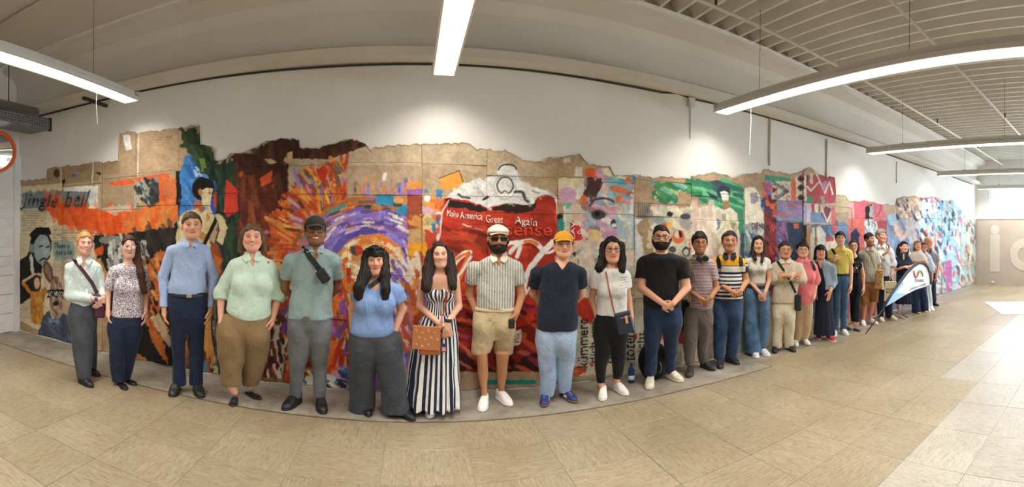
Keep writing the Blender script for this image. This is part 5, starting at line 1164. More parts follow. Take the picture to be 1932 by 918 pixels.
def shoe(s, p, ang, kind, col, sole='#e8e4dc', L_=.27, wd=.098, tops=.07, extra=None):
    a = math.radians(ang); R = np.array([[math.cos(a), -math.sin(a), 0], [math.sin(a), math.cos(a), 0], [0, 0, 1]])
    k = L_ / .27; g = .024 if kind in ('sneaker', 'trainer') else .014
    def loc(P): return (P - p) @ R / k
    def outline(q, grow=0):
        y = q[:, 1]; t = np.clip((y + .135) / .27, 0, 1)
        w = np.interp(t, [0, .06, .18, .35, .6, .85, .97, 1], [.012, .030, .045, .049, .040, .036, .026, .012]) * wd / .098 + grow
        cx_ = 0
        return np.maximum(np.abs(q[:, 0] - cx_) - w, np.abs(y) - .135 - grow)
    def fu(P):
        q = loc(P); y = q[:, 1]
        t = (y + .135) / .27
        if kind in ('flat', 'sandal'): ht = np.interp(t, [0, .15, .3, .6, .85, 1], [.030, .036, .036, .030, .045, .045])
        else: ht = np.interp(t, [0, .12, .3, .5, .7, 1], [.042, .052, .062, .088, .100, tops + .03])
        d = smax(outline(q, -.002), q[:, 2] - ht, .035)
        d = smax(d, g - .004 - q[:, 2], .004)
        if kind == 'flat':
            d = smax(d, -ellip(q, (0, .055, .055), (.030, .085, .035)), .006)
        if kind == 'sandal':
            sl = np.maximum(np.abs(((y + .10) % .045) - .0225) - .009, y - .06)
            d = np.maximum(d, sl)
        return d * k
    lo = p + np.array([-.16, -.16, -.01]); hi = p + np.array([.16, .16, .15])
    nm = {'sneaker': 'sneaker', 'trainer': 'sneaker', 'flat': 'flat_shoe', 'sandal': 'sandal', 'boot': 'shoe', 'shoe': 'shoe'}[kind]
    o = s.mesh(nm, fu, lo, hi, plain('leather_' + col.strip('#'), col, .5, var=.08, nsc=20), .0065 if not s.far else .009)
    def fs(P):
        q = loc(P); return smax(outline(q, .003), np.maximum(q[:, 2] - g, -q[:, 2] + .0), .004) * k
    s.mesh('sole', fs, lo, hi, plain('sole_' + sole.strip('#'), sole, .6, var=.05), .0075 if not s.far else .010, parent=o)
    if kind in ('sneaker', 'trainer', 'boot') and not s.far:
        for j in range(4):
            y = -.045 + j * .022; zz = np.interp((y + .135) / .27, [.12, .3, .5, .7], [.052, .062, .088, .100]) - .006
            pts = [(x, y + .004 * (x / .02), zz - 14 * x * x + .004) for x in (-.022, -.011, 0, .011, .022)]
            MB().tube([p + (np.array(v) * k) @ R.T for v in pts], .0032, 5).build('lace', plain('lace_' + (extra or 'ede9e2'), '#' + (extra or 'ede9e2'), .7), o, True)
    if extra and kind == 'trainer':     # three side stripes
        for sd in (-1, 1):
            for j in range(3):
                y = -.01 + j * .022
                w = np.interp((y + .135) / .27, [0, .18, .35, .6, .85, 1], [.012, .045, .049, .040, .036, .012])
                pts = [(sd * (w + .001), y - .008, .028), (sd * (w - .002), y, .045), (sd * (w - .012), y + .01, .066)]
                MB().tube([p + (np.array(v) * k) @ R.T for v in pts], .0045, 5).build('stripe', plain('stripe_white', '#f2f0ec', .6), o, True)
    return o

def hair(s, kind, col, t=.012, front=.074, side=-.014, back=-.07, topz=0.0, locks=(), seed=0, fringe=None, part=0.0, yq=0.0):
    hm = hair_mat(col)
    fr = [(-.12, front), (-.075, front), (-.05, front - .016), (-.025, side + .035), (-.008, side), (.02, side - .005), (.05, (side + back) / 2), (.08, back), (.13, back)]
    ys, zs_ = zip(*fr)
    caps = [(np.array(a), np.array(b), ra, rb, q) for (a, b, ra, rb, q) in locks]
    def f(P):
        p = s.hl(P); st = np.sin(p[:, 0] * 260 + 3 * np.sin(p[:, 2] * 40)) * .0012 + np.sin(p[:, 0] * 90 + p[:, 1] * 70 + 5 + s.seed) * .0026 + np.sin(p[:, 0] * 41 - p[:, 1] * 33 + p[:, 2] * 25 + s.seed) * .0042 + np.sin(p[:, 0] * 150 + p[:, 2] * 120 + p[:, 1] * 60) * .0016
        d = ellip(p, (0, .014, .034 + topz / 2), (.0735 + t * .7, .093 + t, .086 + t + topz))
        zc = np.interp(p[:, 1], ys, zs_)
        if fringe is not None: zc = np.where((p[:, 1] < -.04) & (np.abs(p[:, 0]) < .055), fringe, zc)
        zc = zc + .006 * np.sin(p[:, 0] * 95 + s.seed) + .003 * np.sin(p[:, 0] * 230)
        if part: zc = zc + np.where(p[:, 1] < -.05, part * np.clip(1 - np.abs(p[:, 0]) / .05, 0, 1), 0)
        d = smax(d + st, zc - p[:, 2], .008) * s.hk
        for (a, b, ra, rb, q) in caps:
            c = rcone(P, a, b, ra, rb, q) + .0025 * np.sin(P[:, 0] * 240 + 2 * np.sin(P[:, 2] * 30))
            d = smin(d, c, .02)
        return d
    pts = [s.hc + np.array([-.12, -.13, -.10]) * s.hk, s.hc + np.array([.12, .14, .16]) * s.hk]
    for (a, b, ra, rb, q) in caps:
        for c, r_ in ((a, ra), (b, rb)): pts += [c - r_ - .01, c + r_ + .01]
    pts = np.array(pts)
    return s.mesh('hair', f, pts.min(0), pts.max(0), hm, .0055 if not s.far else .008)

def beard(s, col, full=1.0):
    def f(P):
        p = s.hl(P); ax = np.abs(p[:, 0])
        d = s.f_head(P) / s.hk - .008 * full
        ztop = np.interp(p[:, 1], [-.12, -.085, -.06, -.03, 0, .02], [-.040, -.040, -.050, -.035, -.005, .01])
        d = smax(d, p[:, 2] - ztop, .008); d = np.maximum(d, p[:, 1] - .012)
        d = np.maximum(d, -.125 - p[:, 2])
        d = smax(d, -ellip(p, (0, -.09, -.056), (.022, .03, .0065)), .004)
        return d * s.hk
    return s.mesh('beard', f, s.hc + np.array([-.1, -.14, -.14]) * s.hk, s.hc + np.array([.1, .05, .03]) * s.hk, hair_mat(col), .005 if not s.far else .007)

def cap(s, col, kind='ball', brimc=None, t=.020, tilt=.25, z0=.040):
    mt = cloth('cap_' + col.strip('#'), col, bmp=.1)
    def f(P):
        p = s.hl(P)
        zc = z0 + .02 * np.clip(-p[:, 1] / .09, -1, 1)
        d = ellip(p, (0, .010, .030), (.0755 + t * .6, .094 + t * .7, .088 + t))
        if kind == 'flat': d = smin(d, ellip(p, (0, -.02, .075), (.085, .10, .045)), .02)
        d = smax(d, zc - p[:, 2], .005)
        return d * s.hk
    c = s.mesh('cap', f, s.hc + np.array([-.14, -.17, 0]) * s.hk, s.hc + np.array([.14, .15, .17]) * s.hk, mt, .006 if not s.far else .008)
    ln = .075 if kind == 'ball' else .045
    def fb(P):
        p = s.hl(P); y = -p[:, 1] - .075
        zb = z0 + .024 - tilt * np.clip(y, -.05, 1) - 5.5 * p[:, 0] ** 2
        e = np.sqrt((p[:, 0] / .072) ** 2 + (np.clip(y, 0, 1) / ln) ** 2) - 1
        e = np.maximum(e * .06, -y - .03)
        return smax(e, np.abs(p[:, 2] - zb) - .0045, .003) * s.hk
    s.mesh('brim', fb, s.hc + np.array([-.1, -.2, -.04]) * s.hk, s.hc + np.array([.1, -.02, .1]) * s.hk, cloth('cap_' + (brimc or col).strip('#'), brimc or col, bmp=.1), .0038 if not s.far else .006, parent=c)
    return c

def glasses(s, col='#15130f', w=.050, hgt=.034, r=.0022, lens=None, z=.006, y=-.094, rnd=.35):
    fm = plain('spec_frame_' + col.strip('#'), col, .35, var=.05)
    e = None; lm = lens or M_LENS
    for sd in (-1, 1):
        pts = []
        n = 20
        for k in range(n):
            a = 2 * math.pi * k / n; ca, sa = math.cos(a), math.sin(a)
            px_ = w / 2 * math.copysign(abs(ca) ** (1 - rnd), ca); pz = hgt / 2 * math.copysign(abs(sa) ** (1 - rnd), sa)
            xx = sd * .034 + px_
            pts.append((xx, y + 3.2 * xx * xx, z + pz))
        wp = [s.hw_(p) for p in pts]
        q = MB().tube(wp + [wp[0]], r * s.hk, 6, False)
        if e is None: e = q.build('glasses', fm, s.e, True)
        else: q.build('rim', fm, e, True)
        MB().add(wp, [tuple(range(n))]).build('lens', lm, e)
        tp = [(sd * .060, y + .010, z + hgt * .2), (sd * .078, y + .04, z + hgt * .25), (sd * .082, .0, z + .004), (sd * .080, .02, z - .006)]
        MB().tube([s.hw_(p) for p in tp], r * s.hk, 6).build('temple', fm, e, True)
    br = [(-.010, y + .001, z + hgt * .18), (0, y - .003, z + hgt * .24), (.010, y + .001, z + hgt * .18)]
    MB().tube([s.hw_(p) for p in br], r * s.hk, 6).build('bridge', fm, e, True)
    return e

def figure(label, crop, cx, gy, H, torso, arms, legs=None, hips=None, skirt=None, top=None, bottom=None, shoes=(), far=False, depth=1.0, tr=.62, lr=.95, neck=None, bust=None, body_legs=None, nr=.055, yt=0.0):
    s = Person(label, cx, gy, crop=crop, depth=depth, far=far); s.d = F / s.S
    s.bk = 1.0
    s.head(**H)
    T = s.rows(torso, tr, yt)
    s.torso_b = list(T)
    zs = [r_[0] for r_ in T]
    ztop = max(zs); tp = [r_ for r_ in T if r_[0] == ztop][0]
    s.neck_r = nr * min(1.1, s.hk)
    nbx = neck if neck else None
    s.neck_base = np.array([tp[1], yt + .01, ztop - .015])
    s.arms = []; s.hands_c = []
    xs = [r_[1] - r_[3] for r_ in T] + [r_[1] + r_[3] for r_ in T]; ysl = [-.2, .2]
    for a in arms:
        P3 = [s.pt(*a[k]) for k in ('sh', 'el', 'wr')]
        r0, r1, r2 = a.get('r', (.046, .038, .026))
        side = 1 if P3[0][0] > tp[1] else -1
        gs = (top or {}).get('sg', .016) if (top or {}).get('sleeve', .55) > 0 else 0
        P3[0] = P3[0] + np.array([-side * (r0 + gs), 0, -(r0 + gs) * .95])
        a['p'] = P3; s.arms.append({'cap': elbow_chain(P3[0], P3[1], P3[2], r0, r1, r2)})
        for q in P3: xs += [q[0] - .05, q[0] + .05]; ysl += [q[1] - .06, q[1] + .06]
        hk = a.get('hand', 'relaxed')
        if hk != 'none':
            dr = np.array(a['dir'], float) if 'dir' in a else P3[2] - P3[1]
            hc_ = s.hand(P3[2], dr, a.get('n', (0, 1, 0)), hk, a.get('hk', .98))
            s.hands_c.append(hc_)
            for c in hc_: xs += [c[0][0], c[1][0]]; ysl += [c[0][1], c[1][1]]
    # feet and legs
    FP = [(s.foot_pt(sh[0], sh[1]), sh) for sh in shoes]
    s.legs_b = []; LG = []
    for i, rows in enumerate(legs or []):
        fp = FP[i][0] if i < len(FP) else np.zeros(3)
        a = math.radians(FP[i][1][2]) if i < len(FP) else 0
        an = fp + np.array([-math.sin(a), math.cos(a), 0]) * .06 if i < len(FP) else fp   # ankle over the heel half of the shoe
        vt, vb = rows[0][0], rows[-1][0]; rr = []
        for q in rows:
            t = (q[0] - vt) / (vb - vt); y = an[1] * t + yt * (1 - t)
            A = s.pt(q[1], q[0], y); B = s.pt(q[2], q[0], y); rx = (B[0] - A[0]) / 2
            rr.append((A[2], (A[0] + B[0]) / 2, y, rx, rx * (q[3] if len(q) > 3 else lr + .20 * max(0, 1 - t / .6))))
        z_, x_, y_, rx_, ry_ = rr[0]; rr = [(z_ + .16, x_, y_, rx_ * .62, ry_ * .45), (z_ + .08, x_, y_, rx_ * .88, ry_ * .86)] + rr
        LG.append(rr)
        xs += [q[1] - q[3] for q in rr] + [q[1] + q[3] for q in rr]; ysl += [q[2] - q[4] for q in rr] + [q[2] + q[4] for q in rr]
    HP = s.rows(hips, .60, yt) if hips else None
    if HP:
        z_, cx_, cy_, rx_, ry_ = HP[-1]
        HP[-1] = (z_, cx_, cy_, rx_ * .95, ry_ * .74); HP += [(z_ - .06, cx_, cy_, rx_ * .75, ry_ * .45), (z_ - .10, cx_, cy_, rx_ * .45, ry_ * .25)]
    bl = []
    for i, rr in enumerate(LG if body_legs is None else []): bl.append(rr)
    if body_legs is not None:
        for i, rows in enumerate(body_legs):
            fp = FP[i][0]; a = math.radians(FP[i][1][2]); an = fp + np.array([-math.sin(a), math.cos(a), 0]) * .06
            vt, vb = rows[0][0], rows[-1][0]; rr = []
            for q in rows:
                t = (q[0] - vt) / (vb - vt); y = an[1] * t + yt * (1 - t)
                A = s.pt(q[1], q[0], y); B = s.pt(q[2], q[0], y); rx = (B[0] - A[0]) / 2 + .010
                rr.append((A[2], (A[0] + B[0]) / 2, y + (.012 if abs(t - .55) < .25 else 0), rx, rx * 1.02))
            lo_ = rr[-1]; rr.append((.035, an[0], an[1], .045, .05)); bl.append(rr)
    else:
        for i, rr in enumerate(bl):
            if i < len(FP):
                a = math.radians(FP[i][1][2]); fp = FP[i][0]; an = fp + np.array([-math.sin(a), math.cos(a), 0]) * .06
                rr = rr + [(min(.05, rr[-1][0] - .01), an[0], an[1], .046, .05)] if rr[-1][0] > .06 else rr
                mx_ = .075 if FP[i][1][3] in ('flat', 'sandal') else 9
                bl[i] = [(z, x, y, min(rx, .11 if z > .4 else .075 if z > .12 else .05), min(ry, .12 if z > .4 else .08 if z > .12 else .05)) for z, x, y, rx, ry in rr]
    s.legs_b = bl
    if skirt and s.legs_b:
        zl = max(q[0] for q in s.legs_b[0]); bz = min(zs); r_ = [q for q in T if q[0] == bz][0]
        s.torso_b = s.torso_b + [(zl - .05 + (bz - zl) * .35, r_[1], yt, r_[3] * 1.05, r_[4]), (zl - .06, r_[1], yt, r_[3] * .95, r_[4])]
    if HP: s.torso_b = s.torso_b + [r_ for r_ in HP if r_[0] < min(zs) - .01]
    if (legs or skirt) and top and not top.get('bare_waist'):
        zc_ = s.X(0, top['hem'])[1] if 'hem' in top else min(zs)
        s.torso_b = [(z, x, y, rx - .030 * float(np.clip((zc_ + .12 - z) / .08, 0, 1)), ry - .035 * float(np.clip((zc_ + .12 - z) / .08, 0, 1))) for z, x, y, rx, ry in s.torso_b]
    s.bb = (min(xs), max(xs), min(ysl), max(ysl))
    s.build_body()
    # ---- bust
    bst = None
    if bust:
        bst = [(s.pt(u, v, yy), s.r(rr_)) for (u, v, rr_, yy) in bust]
    # ---- top garment
    if top:
        hem = min(zs); amp = top.get('amp', .006)
        hz_ = s.X(0, top['hem'])[1] if 'hem' in top else hem
        nbx, nby, nbz = s.neck_base
        nk_t = s.hw_((0, .018, -.055))
        nd = top.get('neck', ('round', .03))
        sl = top.get('sleeve', .55); sg = top.get('sg', .016); tailc = top.get('curve', 0.0)
        def f(P, raw=False):
            d = loft(P, T, 0.0)
            if bst:
                for c, r_ in bst: d = smin(d, ellip(P, c, (r_, r_ * .8, r_)), .05)
            if top.get('belly'):
                d = smin(d, ellip(P, s.pt(*top['belly'][:3]), top['belly'][3]), .06)
            hemz = hz_ + tailc * ((P[:, 0] - nbx) / .2) ** 2
            d = smax(d + wr(P, s.seed, amp), hemz - P[:, 2], .006)
            if sl > 0:
                for a in arms:
                    if a.get('bare'): continue
                    p0, p1, p2 = a['p']; r0, r1, r2 = a.get('r', (.046, .038, .026))
                    g2 = a.get('sg', sg)
                    lu = sl if sl <= 1 else 1.0
                    q = p0 + (p1 - p0) * lu
                    dd = rcone(P, p0, q, r0 + g2, r0 + (r1 - r0) * lu + g2 * 1.15)
                    if sl > 1:
                        q2 = p1 + (p2 - p1) * (sl - 1); dd = smin(dd, rcone(P, p1, q2, r1 + g2 * 1.1, r1 + (r2 - r1) * (sl - 1) + g2), .02)
                        dr = (p2 - p1) / np.linalg.norm(p2 - p1); qq = q2
                    else:
                        dr = (p1 - p0) / np.linalg.norm(p1 - p0); qq = q
                    dd = smax(dd, (P - qq) @ dr, .004)
                    dd = dd + wr(P, s.seed + 3, amp * .8, 34, 20)
                    near = np.clip((p0[2] - .02 - P[:, 2]) / .10, 0, 1)      # seam blends at the shoulder, arm stays apart below
                    d = np.where(near > .999, np.minimum(d, dd), smin(d, dd, .004 + .028 * (1 - near)))
            if raw: return d
            # neck opening
            hole = rcone(P, (nbx, nby, nbz - .01), nk_t + np.array([0, 0, .05]), s.neck_r + .010, s.neck_r + .02)
            if nd[0] == 'v':
                w_ = nd[2] if len(nd) > 2 else .5
                vv = np.maximum((np.abs(P[:, 0] - nbx) - (P[:, 2] - (nbz - nd[1])) * w_) * .85, P[:, 1] - nby)
                hole = np.minimum(hole, vv)
            elif nd[0] == 'round':
                hole = smin(hole, ellip(P, (nbx, nby - .06, nbz + .015), (s.neck_r + .018 + (nd[2] if len(nd) > 2 else 0), .09, .015 + nd[1])), .01)
            elif nd[0] == 'boat':
                hole = np.minimum(hole, np.maximum(ellip(P, (nbx, nby, nbz + .06), (nd[2], .2, .06 + nd[1])), -9))
            if top.get('strap'):   # bare shoulders: cut everything above the bodice line
                zl = s.X(0, top['strap'])[1]
                d = smax(d, P[:, 2] - zl - .03 * np.cos((P[:, 0] - nbx) / .05) , .006)
            return smax(d, -hole, .004)
        lo = np.array([s.bb[0] - .06, min(s.bb[2], -.25), min([hz_] + [a['p'][2][2] if sl > 1 else a['p'][1][2] for a in arms]) - .06]); hi = np.array([s.bb[1] + .06, max(s.bb[3], .25), ztop + .10])
        cf = top.get('colf'); at = top.get('attrs')
        g = s.mesh(top.get('name', 'shirt'), f, lo, hi, top['mat'], None, at(s) if at else None, cf(s) if cf else None)
        s.top_o = g; s.f_top = f
        if top.get('collar'):
            cc = top['collar']; cm = cc.get('mat', top['mat']); dv = cc.get('d', .055); hg = cc.get('h', .035)
            def fc(P):
                ax_ = np.abs(P[:, 0] - nbx); zz = P[:, 2] - nbz
                ck = cc.get('k', 1.0)
                poly = [(.030, .050), (.010, -.030), (.052, -.066), (.092, -.012), (.082, .030)]
                poly = [(a_ * ck, b_ * ck) for a_, b_ in poly]
                dp = np.full(len(P), -9.0)
                for (xa, za), (xb, zb) in zip(poly, poly[1:] + poly[:1]):
                    nx, nz = (zb - za), -(xb - xa); ln = math.hypot(nx, nz)
                    dp = np.maximum(dp, ((ax_ - xa) * nx + (zz - za) * nz) / ln)
                fr = f(P, True)
                fl = np.maximum(np.maximum(np.abs(fr - .009) - .0065, dp), P[:, 1] - nby - .02)
                ax = nk_t - s.neck_base; ax = ax / np.linalg.norm(ax)
                q = P - s.neck_base; hgt = q @ ax; rad = np.linalg.norm(q - hgt[:, None] * ax, axis=1)
                ang = np.abs(np.arctan2(P[:, 0] - nbx, -(P[:, 1] - nby)))
                st = np.maximum(np.maximum(np.abs(rad - s.neck_r - .016) - .006, np.abs(hgt - .012) - .028 * ck), (.55 - ang) * .06)
                return smin(fl, st, .006)
            s.mesh('collar', fc, s.neck_base - .14, s.neck_base + .14, cm, .0055 if not far else .0075, parent=g)
        if top.get('buttons') and not far:
            u, v0, v1, n_ = top['buttons']
            for k in range(n_):
                x, z = s.X(u, v0 + (v1 - v0) * k / (n_ - 1)); s.dot(g, x, z, .006, top.get('btn', '#e9e9e4'), 'button')
    if top and top.get('jacket'):
        jk = top['jacket']; jr = [(z, x, y, rx + .012, ry + .012) for z, x, y, rx, ry in T]
        zj = s.X(0, jk['hem'])[1]
        def fj(P):
            d = smax(loft(P, jr) + wr(P, s.seed + 9, .005), zj - P[:, 2], .005)
            for a in arms:
                p0, p1, p2 = a['p']; r0, r1, r2 = a.get('r', (.046, .038, .026)); q2 = p1 + (p2 - p1) * jk.get('sl', .7)
                dd = smin(rcone(P, p0, p1, r0 + .024, r1 + .024), rcone(P, p1, q2, r1 + .024, r2 + .026), .02)
                d = smin(d, smax(dd, (P - q2) @ ((p2 - p1) / np.linalg.norm(p2 - p1)), .004), .02)
            op = np.maximum(np.abs(P[:, 0] - s.neck_base[0] - jk.get('x', 0)) - jk['open'] - .03 * np.sin(P[:, 2] * 9), P[:, 1] - .03)
            hole = rcone(P, s.neck_base - np.array([0, 0, .02]), s.hw_((0, .018, -.055)), s.neck_r + .02, s.neck_r + .03)
            return smax(smax(d, -op, .006), -hole, .006)
        s.mesh('jacket', fj, np.array([s.bb[0] - .08, -.3, zj - .05]), np.array([s.bb[1] + .08, .3, ztop + .08]), jk['mat'])
    # ---- bottoms
    if bottom:
        amp = bottom.get('amp', .007); kd = bottom['kind']
        if kd in ('trousers', 'shorts'):
            def fb(P):
                d = loft(P, LG[0], 0, 2.15, .004)
                if len(LG) > 1: d = smin(d, loft(P, LG[1], 0, 2.15, .004), .012)
                if HP: d = smin(d, loft(P, HP, 0, 2.3, .01), .03)
                return d + wr(P, s.seed + 5, amp, 16, 13)
            z0 = min(min(q[0] for q in rr) for rr in LG); z1 = max([q[0] for rr in LG for q in rr] + ([q[0] for q in HP] if HP else []))
        else:
            SK = s.rows(skirt, bottom.get('ratio', .72), yt)
            nf = bottom.get('folds', 11); fa = bottom.get('fold', .012)
            def fb(P):
                d = loft(P, SK, 0, 2.1, .004)
                zz = (SK[0][0] - P[:, 2]) / max(SK[0][0] - SK[-1][0], .01)
                ph = np.arctan2(P[:, 0] - np.interp(P[:, 2], [SK[-1][0], SK[0][0]], [SK[-1][1], SK[0][1]]), -(P[:, 1] - yt))
                return d + fa * np.clip(zz, 0, 1) * np.sin(nf * ph + 1.3 * np.sin(3 * ph + s.seed)) + wr(P, s.seed + 5, amp * .6)
            z0 = min(q[0] for q in SK); z1 = max(q[0] for q in SK); xs += [q[1] - q[3] for q in SK] + [q[1] + q[3] for q in SK]
            s.SK = SK
        lo = np.array([min(xs) - .05, min(s.bb[2], -.3) - .05, z0 - .03]); hi = np.array([max(xs) + .05, max(s.bb[3], .3) + .05, z1 + .03])
        at = bottom.get('attrs')
        s.bot_o = s.mesh(bottom.get('name', kd), fb, lo, hi, bottom['mat'], None, at(s) if at else None)
        s.f_bot = fb
        if bottom.get('belt'):
            zb, bh, bc, buck = bottom['belt']; z = s.X(0, zb)[1]
            def fbl(P): return np.maximum(np.abs((loft(P, HP, .006, 2.3, .01) if HP else fb(P))) - .006, np.abs(P[:, 2] - z) - bh / 2)
            o = s.mesh('belt', fbl, lo, np.array([hi[0], hi[1], z1 + .05]), plain('belt_' + bc.strip('#'), bc, .5), .006, parent=s.bot_o)
            if buck: 
                x, zz = s.X(buck[0], zb); s.dot(s.bot_o, x, zz, .02, buck[1], 'buckle', sq=(.026, .017), ff=lambda P: fb(P) - .012)
    for (p, sh) in FP: shoe(s, p, *sh[2:])
    return s

def front_y(s, f, x, z, y0=-.45, y1=.1):
    ys = np.linspace(y0, y1, 160); P = np.stack([np.full(160, x), ys, np.full(160, z)], 1); d = f(P)
    i = np.argmax(d < 0)
    return ys[i] if (d < 0).any() else -.12
def dot(s, parent, x, z, r, col, name, sq=None, ff=None):
    y = front_y(s, ff or s.f_top, x, z)
    mt = plain(name + '_' + col.strip('#'), col, .4, .6 if name == 'buckle' else 0)
    if sq: return MB().bbox((x - sq[0], y - .006, z - sq[1]), (x + sq[0], y + .004, z + sq[1]), .003).build(name, mt, parent)
    q = MB(); n = 8
    q.prism([(x + r * math.cos(2 * math.pi * k / n), y - .003, z + r * math.sin(2 * math.pi * k / n)) for k in range(n)], (0, .006, 0))
    return q.build(name, mt, parent)
Person.dot = dot
def draped(s, pts, w, t, mat, name, parent=None, f=None, back=False, off=.004):
    """band lying on the clothed front of the body through crop points"""
    path = []; nr = []
    pts = [s.X(*p) for p in pts]
    full = []
    for a, b in zip(pts[:-1], pts[1:]):
        for k in range(8): full.append((a[0] + (b[0] - a[0]) * k / 8, a[1] + (b[1] - a[1]) * k / 8))
    full.append(pts[-1])
    g = f or s.f_top
    for (x, z) in full:
        y = front_y(s, g, x, z); path.append((x, y - off, z))
    ys = np.array([p[1] for p in path]); k = np.ones(5) / 5
    ysm = np.convolve(np.pad(ys, 2, mode='edge'), k, 'valid'); ysm = np.minimum(ysm, ys)
    path = [(p[0], yy, p[2]) for p, yy in zip(path, ysm)]
    for i, p in enumerate(path):
        e = .01; gx = (g(np.array([[p[0] + e, p[1], p[2]]])) - g(np.array([[p[0] - e, p[1], p[2]]])))[0]
        gy = (g(np.array([[p[0], p[1] + e, p[2]]])) - g(np.array([[p[0], p[1] - e, p[2]]])))[0]
        gz = (g(np.array([[p[0], p[1], p[2] + e]])) - g(np.array([[p[0], p[1], p[2] - e]])))[0]
        v = Vector((gx, min(gy, -.3 * abs(gx) - 1e-3), gz * .5)); nr.append(v.normalized())
    return MB().strap(path, nr, w, t).build(name, mat, parent if parent is not None else s.e)
Person.draped = draped
# ================================================================== the people, in the order they stand along the mural
CA = (100, 390, 2.55); CB = (280, 390, 2.354); CC = (510, 390, 2.239); CD = (750, 410, 2.352); CE = (980, 420, 2.55)
CF = (1170, 410, 2.7); CG = (1380, 420, 3.4); CK = (1560, 420, 4.174)
PP = {}
def lock(s, pts, r, q=.7, taper=.7):
    """a hanging strand through crop points (u, v, y)"""
    P3 = [s.pt(*p) for p in pts]; R_ = s.r(r); n = len(P3) - 1
    return [(P3[i], P3[i + 1], R_ * (1 - (1 - taper) * i / n), R_ * (1 - (1 - taper) * (i + 1) / n), q) for i in range(n)]

s = PP[1] = figure('woman in a pale mint shirt and charcoal trousers, body turned, hands folded', CA, 160, 716,
    dict(top=124, chin=228, u=148, w=66, skin='#e2ab98', yaw=14, smile=1, teeth=True, brow='#8a6844', female=True),
    [(244, 122, 172, .8), (258, 95, 200, .7), (282, 76, 220), (330, 84, 224, .68), (390, 92, 218, .68), (430, 90, 210), (478, 80, 206)],
    [dict(sh=(50, 270), el=(80, 425, -.02), wr=(198, 442, -.17), dir=(1, 0, -.15), n=(0, 1, -.3), hand='wrap', r=(.052, .046, .028)),
     dict(sh=(236, 278), el=(238, 395, -.02), wr=(238, 440, -.14), dir=(-.5, -.3, -.6), n=(-.3, 1, 0), hand='wrap')],
    legs=[[(520, 74, 165), (620, 82, 190), (720, 98, 190), (822, 112, 180)], [(520, 125, 207), (620, 150, 212), (720, 172, 212), (800, 176, 208)]],
    hips=[(462, 84, 205), (510, 74, 208), (560, 73, 208)],
    top=dict(mat=cloth('shirt_mint_white', '#ccd8d4'), sleeve=1.88, neck=('v', .10, .42), collar=dict(k=1.0), curve=.03),
    bottom=dict(kind='trousers', mat=cloth('trousers_charcoal', '#45484d')),
    shoes=[(158, 856, 38, 'shoe', '#18181a', '#141414', .25), (190, 806, 42, 'shoe', '#18181a', '#141414', .25)])
hair(s, 'short', '#a8834f', side=-.05, back=-.095, front=.078, t=.010)

s = PP[2] = figure('woman in a white floral blouse and dark blue jeans, long braid over one shoulder', CA, 240, 724,
    dict(top=140, chin=246, u=362, w=62, skin='#dcae98', yaw=5, smile=.4, brow='#3a281c', female=True),
    [(266, 335, 392, .8), (278, 305, 422, .7), (300, 282, 440, .62), (360, 292, 430), (420, 288, 430), (480, 282, 432), (528, 280, 434)],
    [dict(sh=(262, 285), el=(262, 400, .03), wr=(262, 498, -.03), n=(1, .3, 0), r=(.043, .036, .024)),
     dict(sh=(456, 285), el=(446, 400, .03), wr=(445, 500, -.03), n=(-1, .3, 0), r=(.043, .036, .024))],
    legs=[[(600, 262, 350), (680, 268, 350), (760, 272, 345), (842, 282, 342)], [(600, 345, 425), (680, 337, 410), (760, 330, 390), (835, 332, 370)]],
    hips=[(515, 282, 430), (560, 263, 430), (610, 262, 426)],
    top=dict(mat=cloth('blouse_floral', '#d9d0d3', '#5a4c62', 'floral', 75), sleeve=.92, sg=.024, neck=('boat', .02, .10), name='blouse'),
    bottom=dict(kind='trousers', mat=cloth('jeans_dark', '#1a2336', '#232e45', 'denim')), bust=[(325, 385, 34, -.08), (392, 385, 34, -.08)],
    shoes=[(335, 866, 20, 'flat', '#121214', '#151515', .24), (373, 846, 28, 'flat', '#121214', '#151515', .24)])
hair(s, 'long', '#3d2415', side=-.06, back=-.1, front=.074, t=.015, part=.016, locks=lock(s, [(395, 185, .0), (402, 250, -.05), (420, 320, -.12), (436, 405, -.14)], 21, taper=.75))
glasses(s, '#c9b9d8', .050, .038, .0015, rnd=.2)

s = PP[3] = figure('man in a light blue shirt tucked into navy trousers with a black belt', CB, 350, 745,
    dict(top=30, chin=140, u=188, w=78, skin='#d8a184', yaw=3, roll=-3, smile=.5, brow='#6b5640'),
    [(150, 155, 210, .8), (160, 122, 236, .7), (180, 98, 254), (230, 104, 250), (300, 96, 250), (355, 86, 256), (392, 92, 252)],
    [dict(sh=(72, 172), el=(62, 310, .03), wr=(66, 455, -.03), n=(1, .3, 0)), dict(sh=(272, 172), el=(286, 310, .03), wr=(272, 455, -.03), n=(-1, .3, 0))],
    legs=[[(420, 88, 170), (500, 92, 172), (600, 98, 165), (700, 106, 162), (788, 106, 168)], [(420, 165, 256), (500, 170, 252), (600, 176, 246), (700, 182, 244), (788, 180, 244)]],
    hips=[(378, 90, 252), (420, 86, 258), (480, 88, 256), (520, 96, 250)],
    top=dict(mat=cloth('shirt_blue', '#a7b9d8', '#9aafd4', 'vstripe', 220), sleeve=1.93, neck=('v', .06, .45), collar=dict(k=1.0), buttons=(180, 190, 370, 5)),
    bottom=dict(kind='trousers', mat=cloth('trousers_navy', '#1d2740'), belt=(388, .035, '#15161a', (177, '#b8a684'))),
    shoes=[(118, 825, -12, 'boot', '#25241f', '#1b1a18', .29, .105, .07, '2a2824'), (222, 828, 12, 'boot', '#25241f', '#1b1a18', .29, .105, .07, '2a2824')])
hair(s, 'short', '#54422f', front=.078, t=.013, topz=.005)

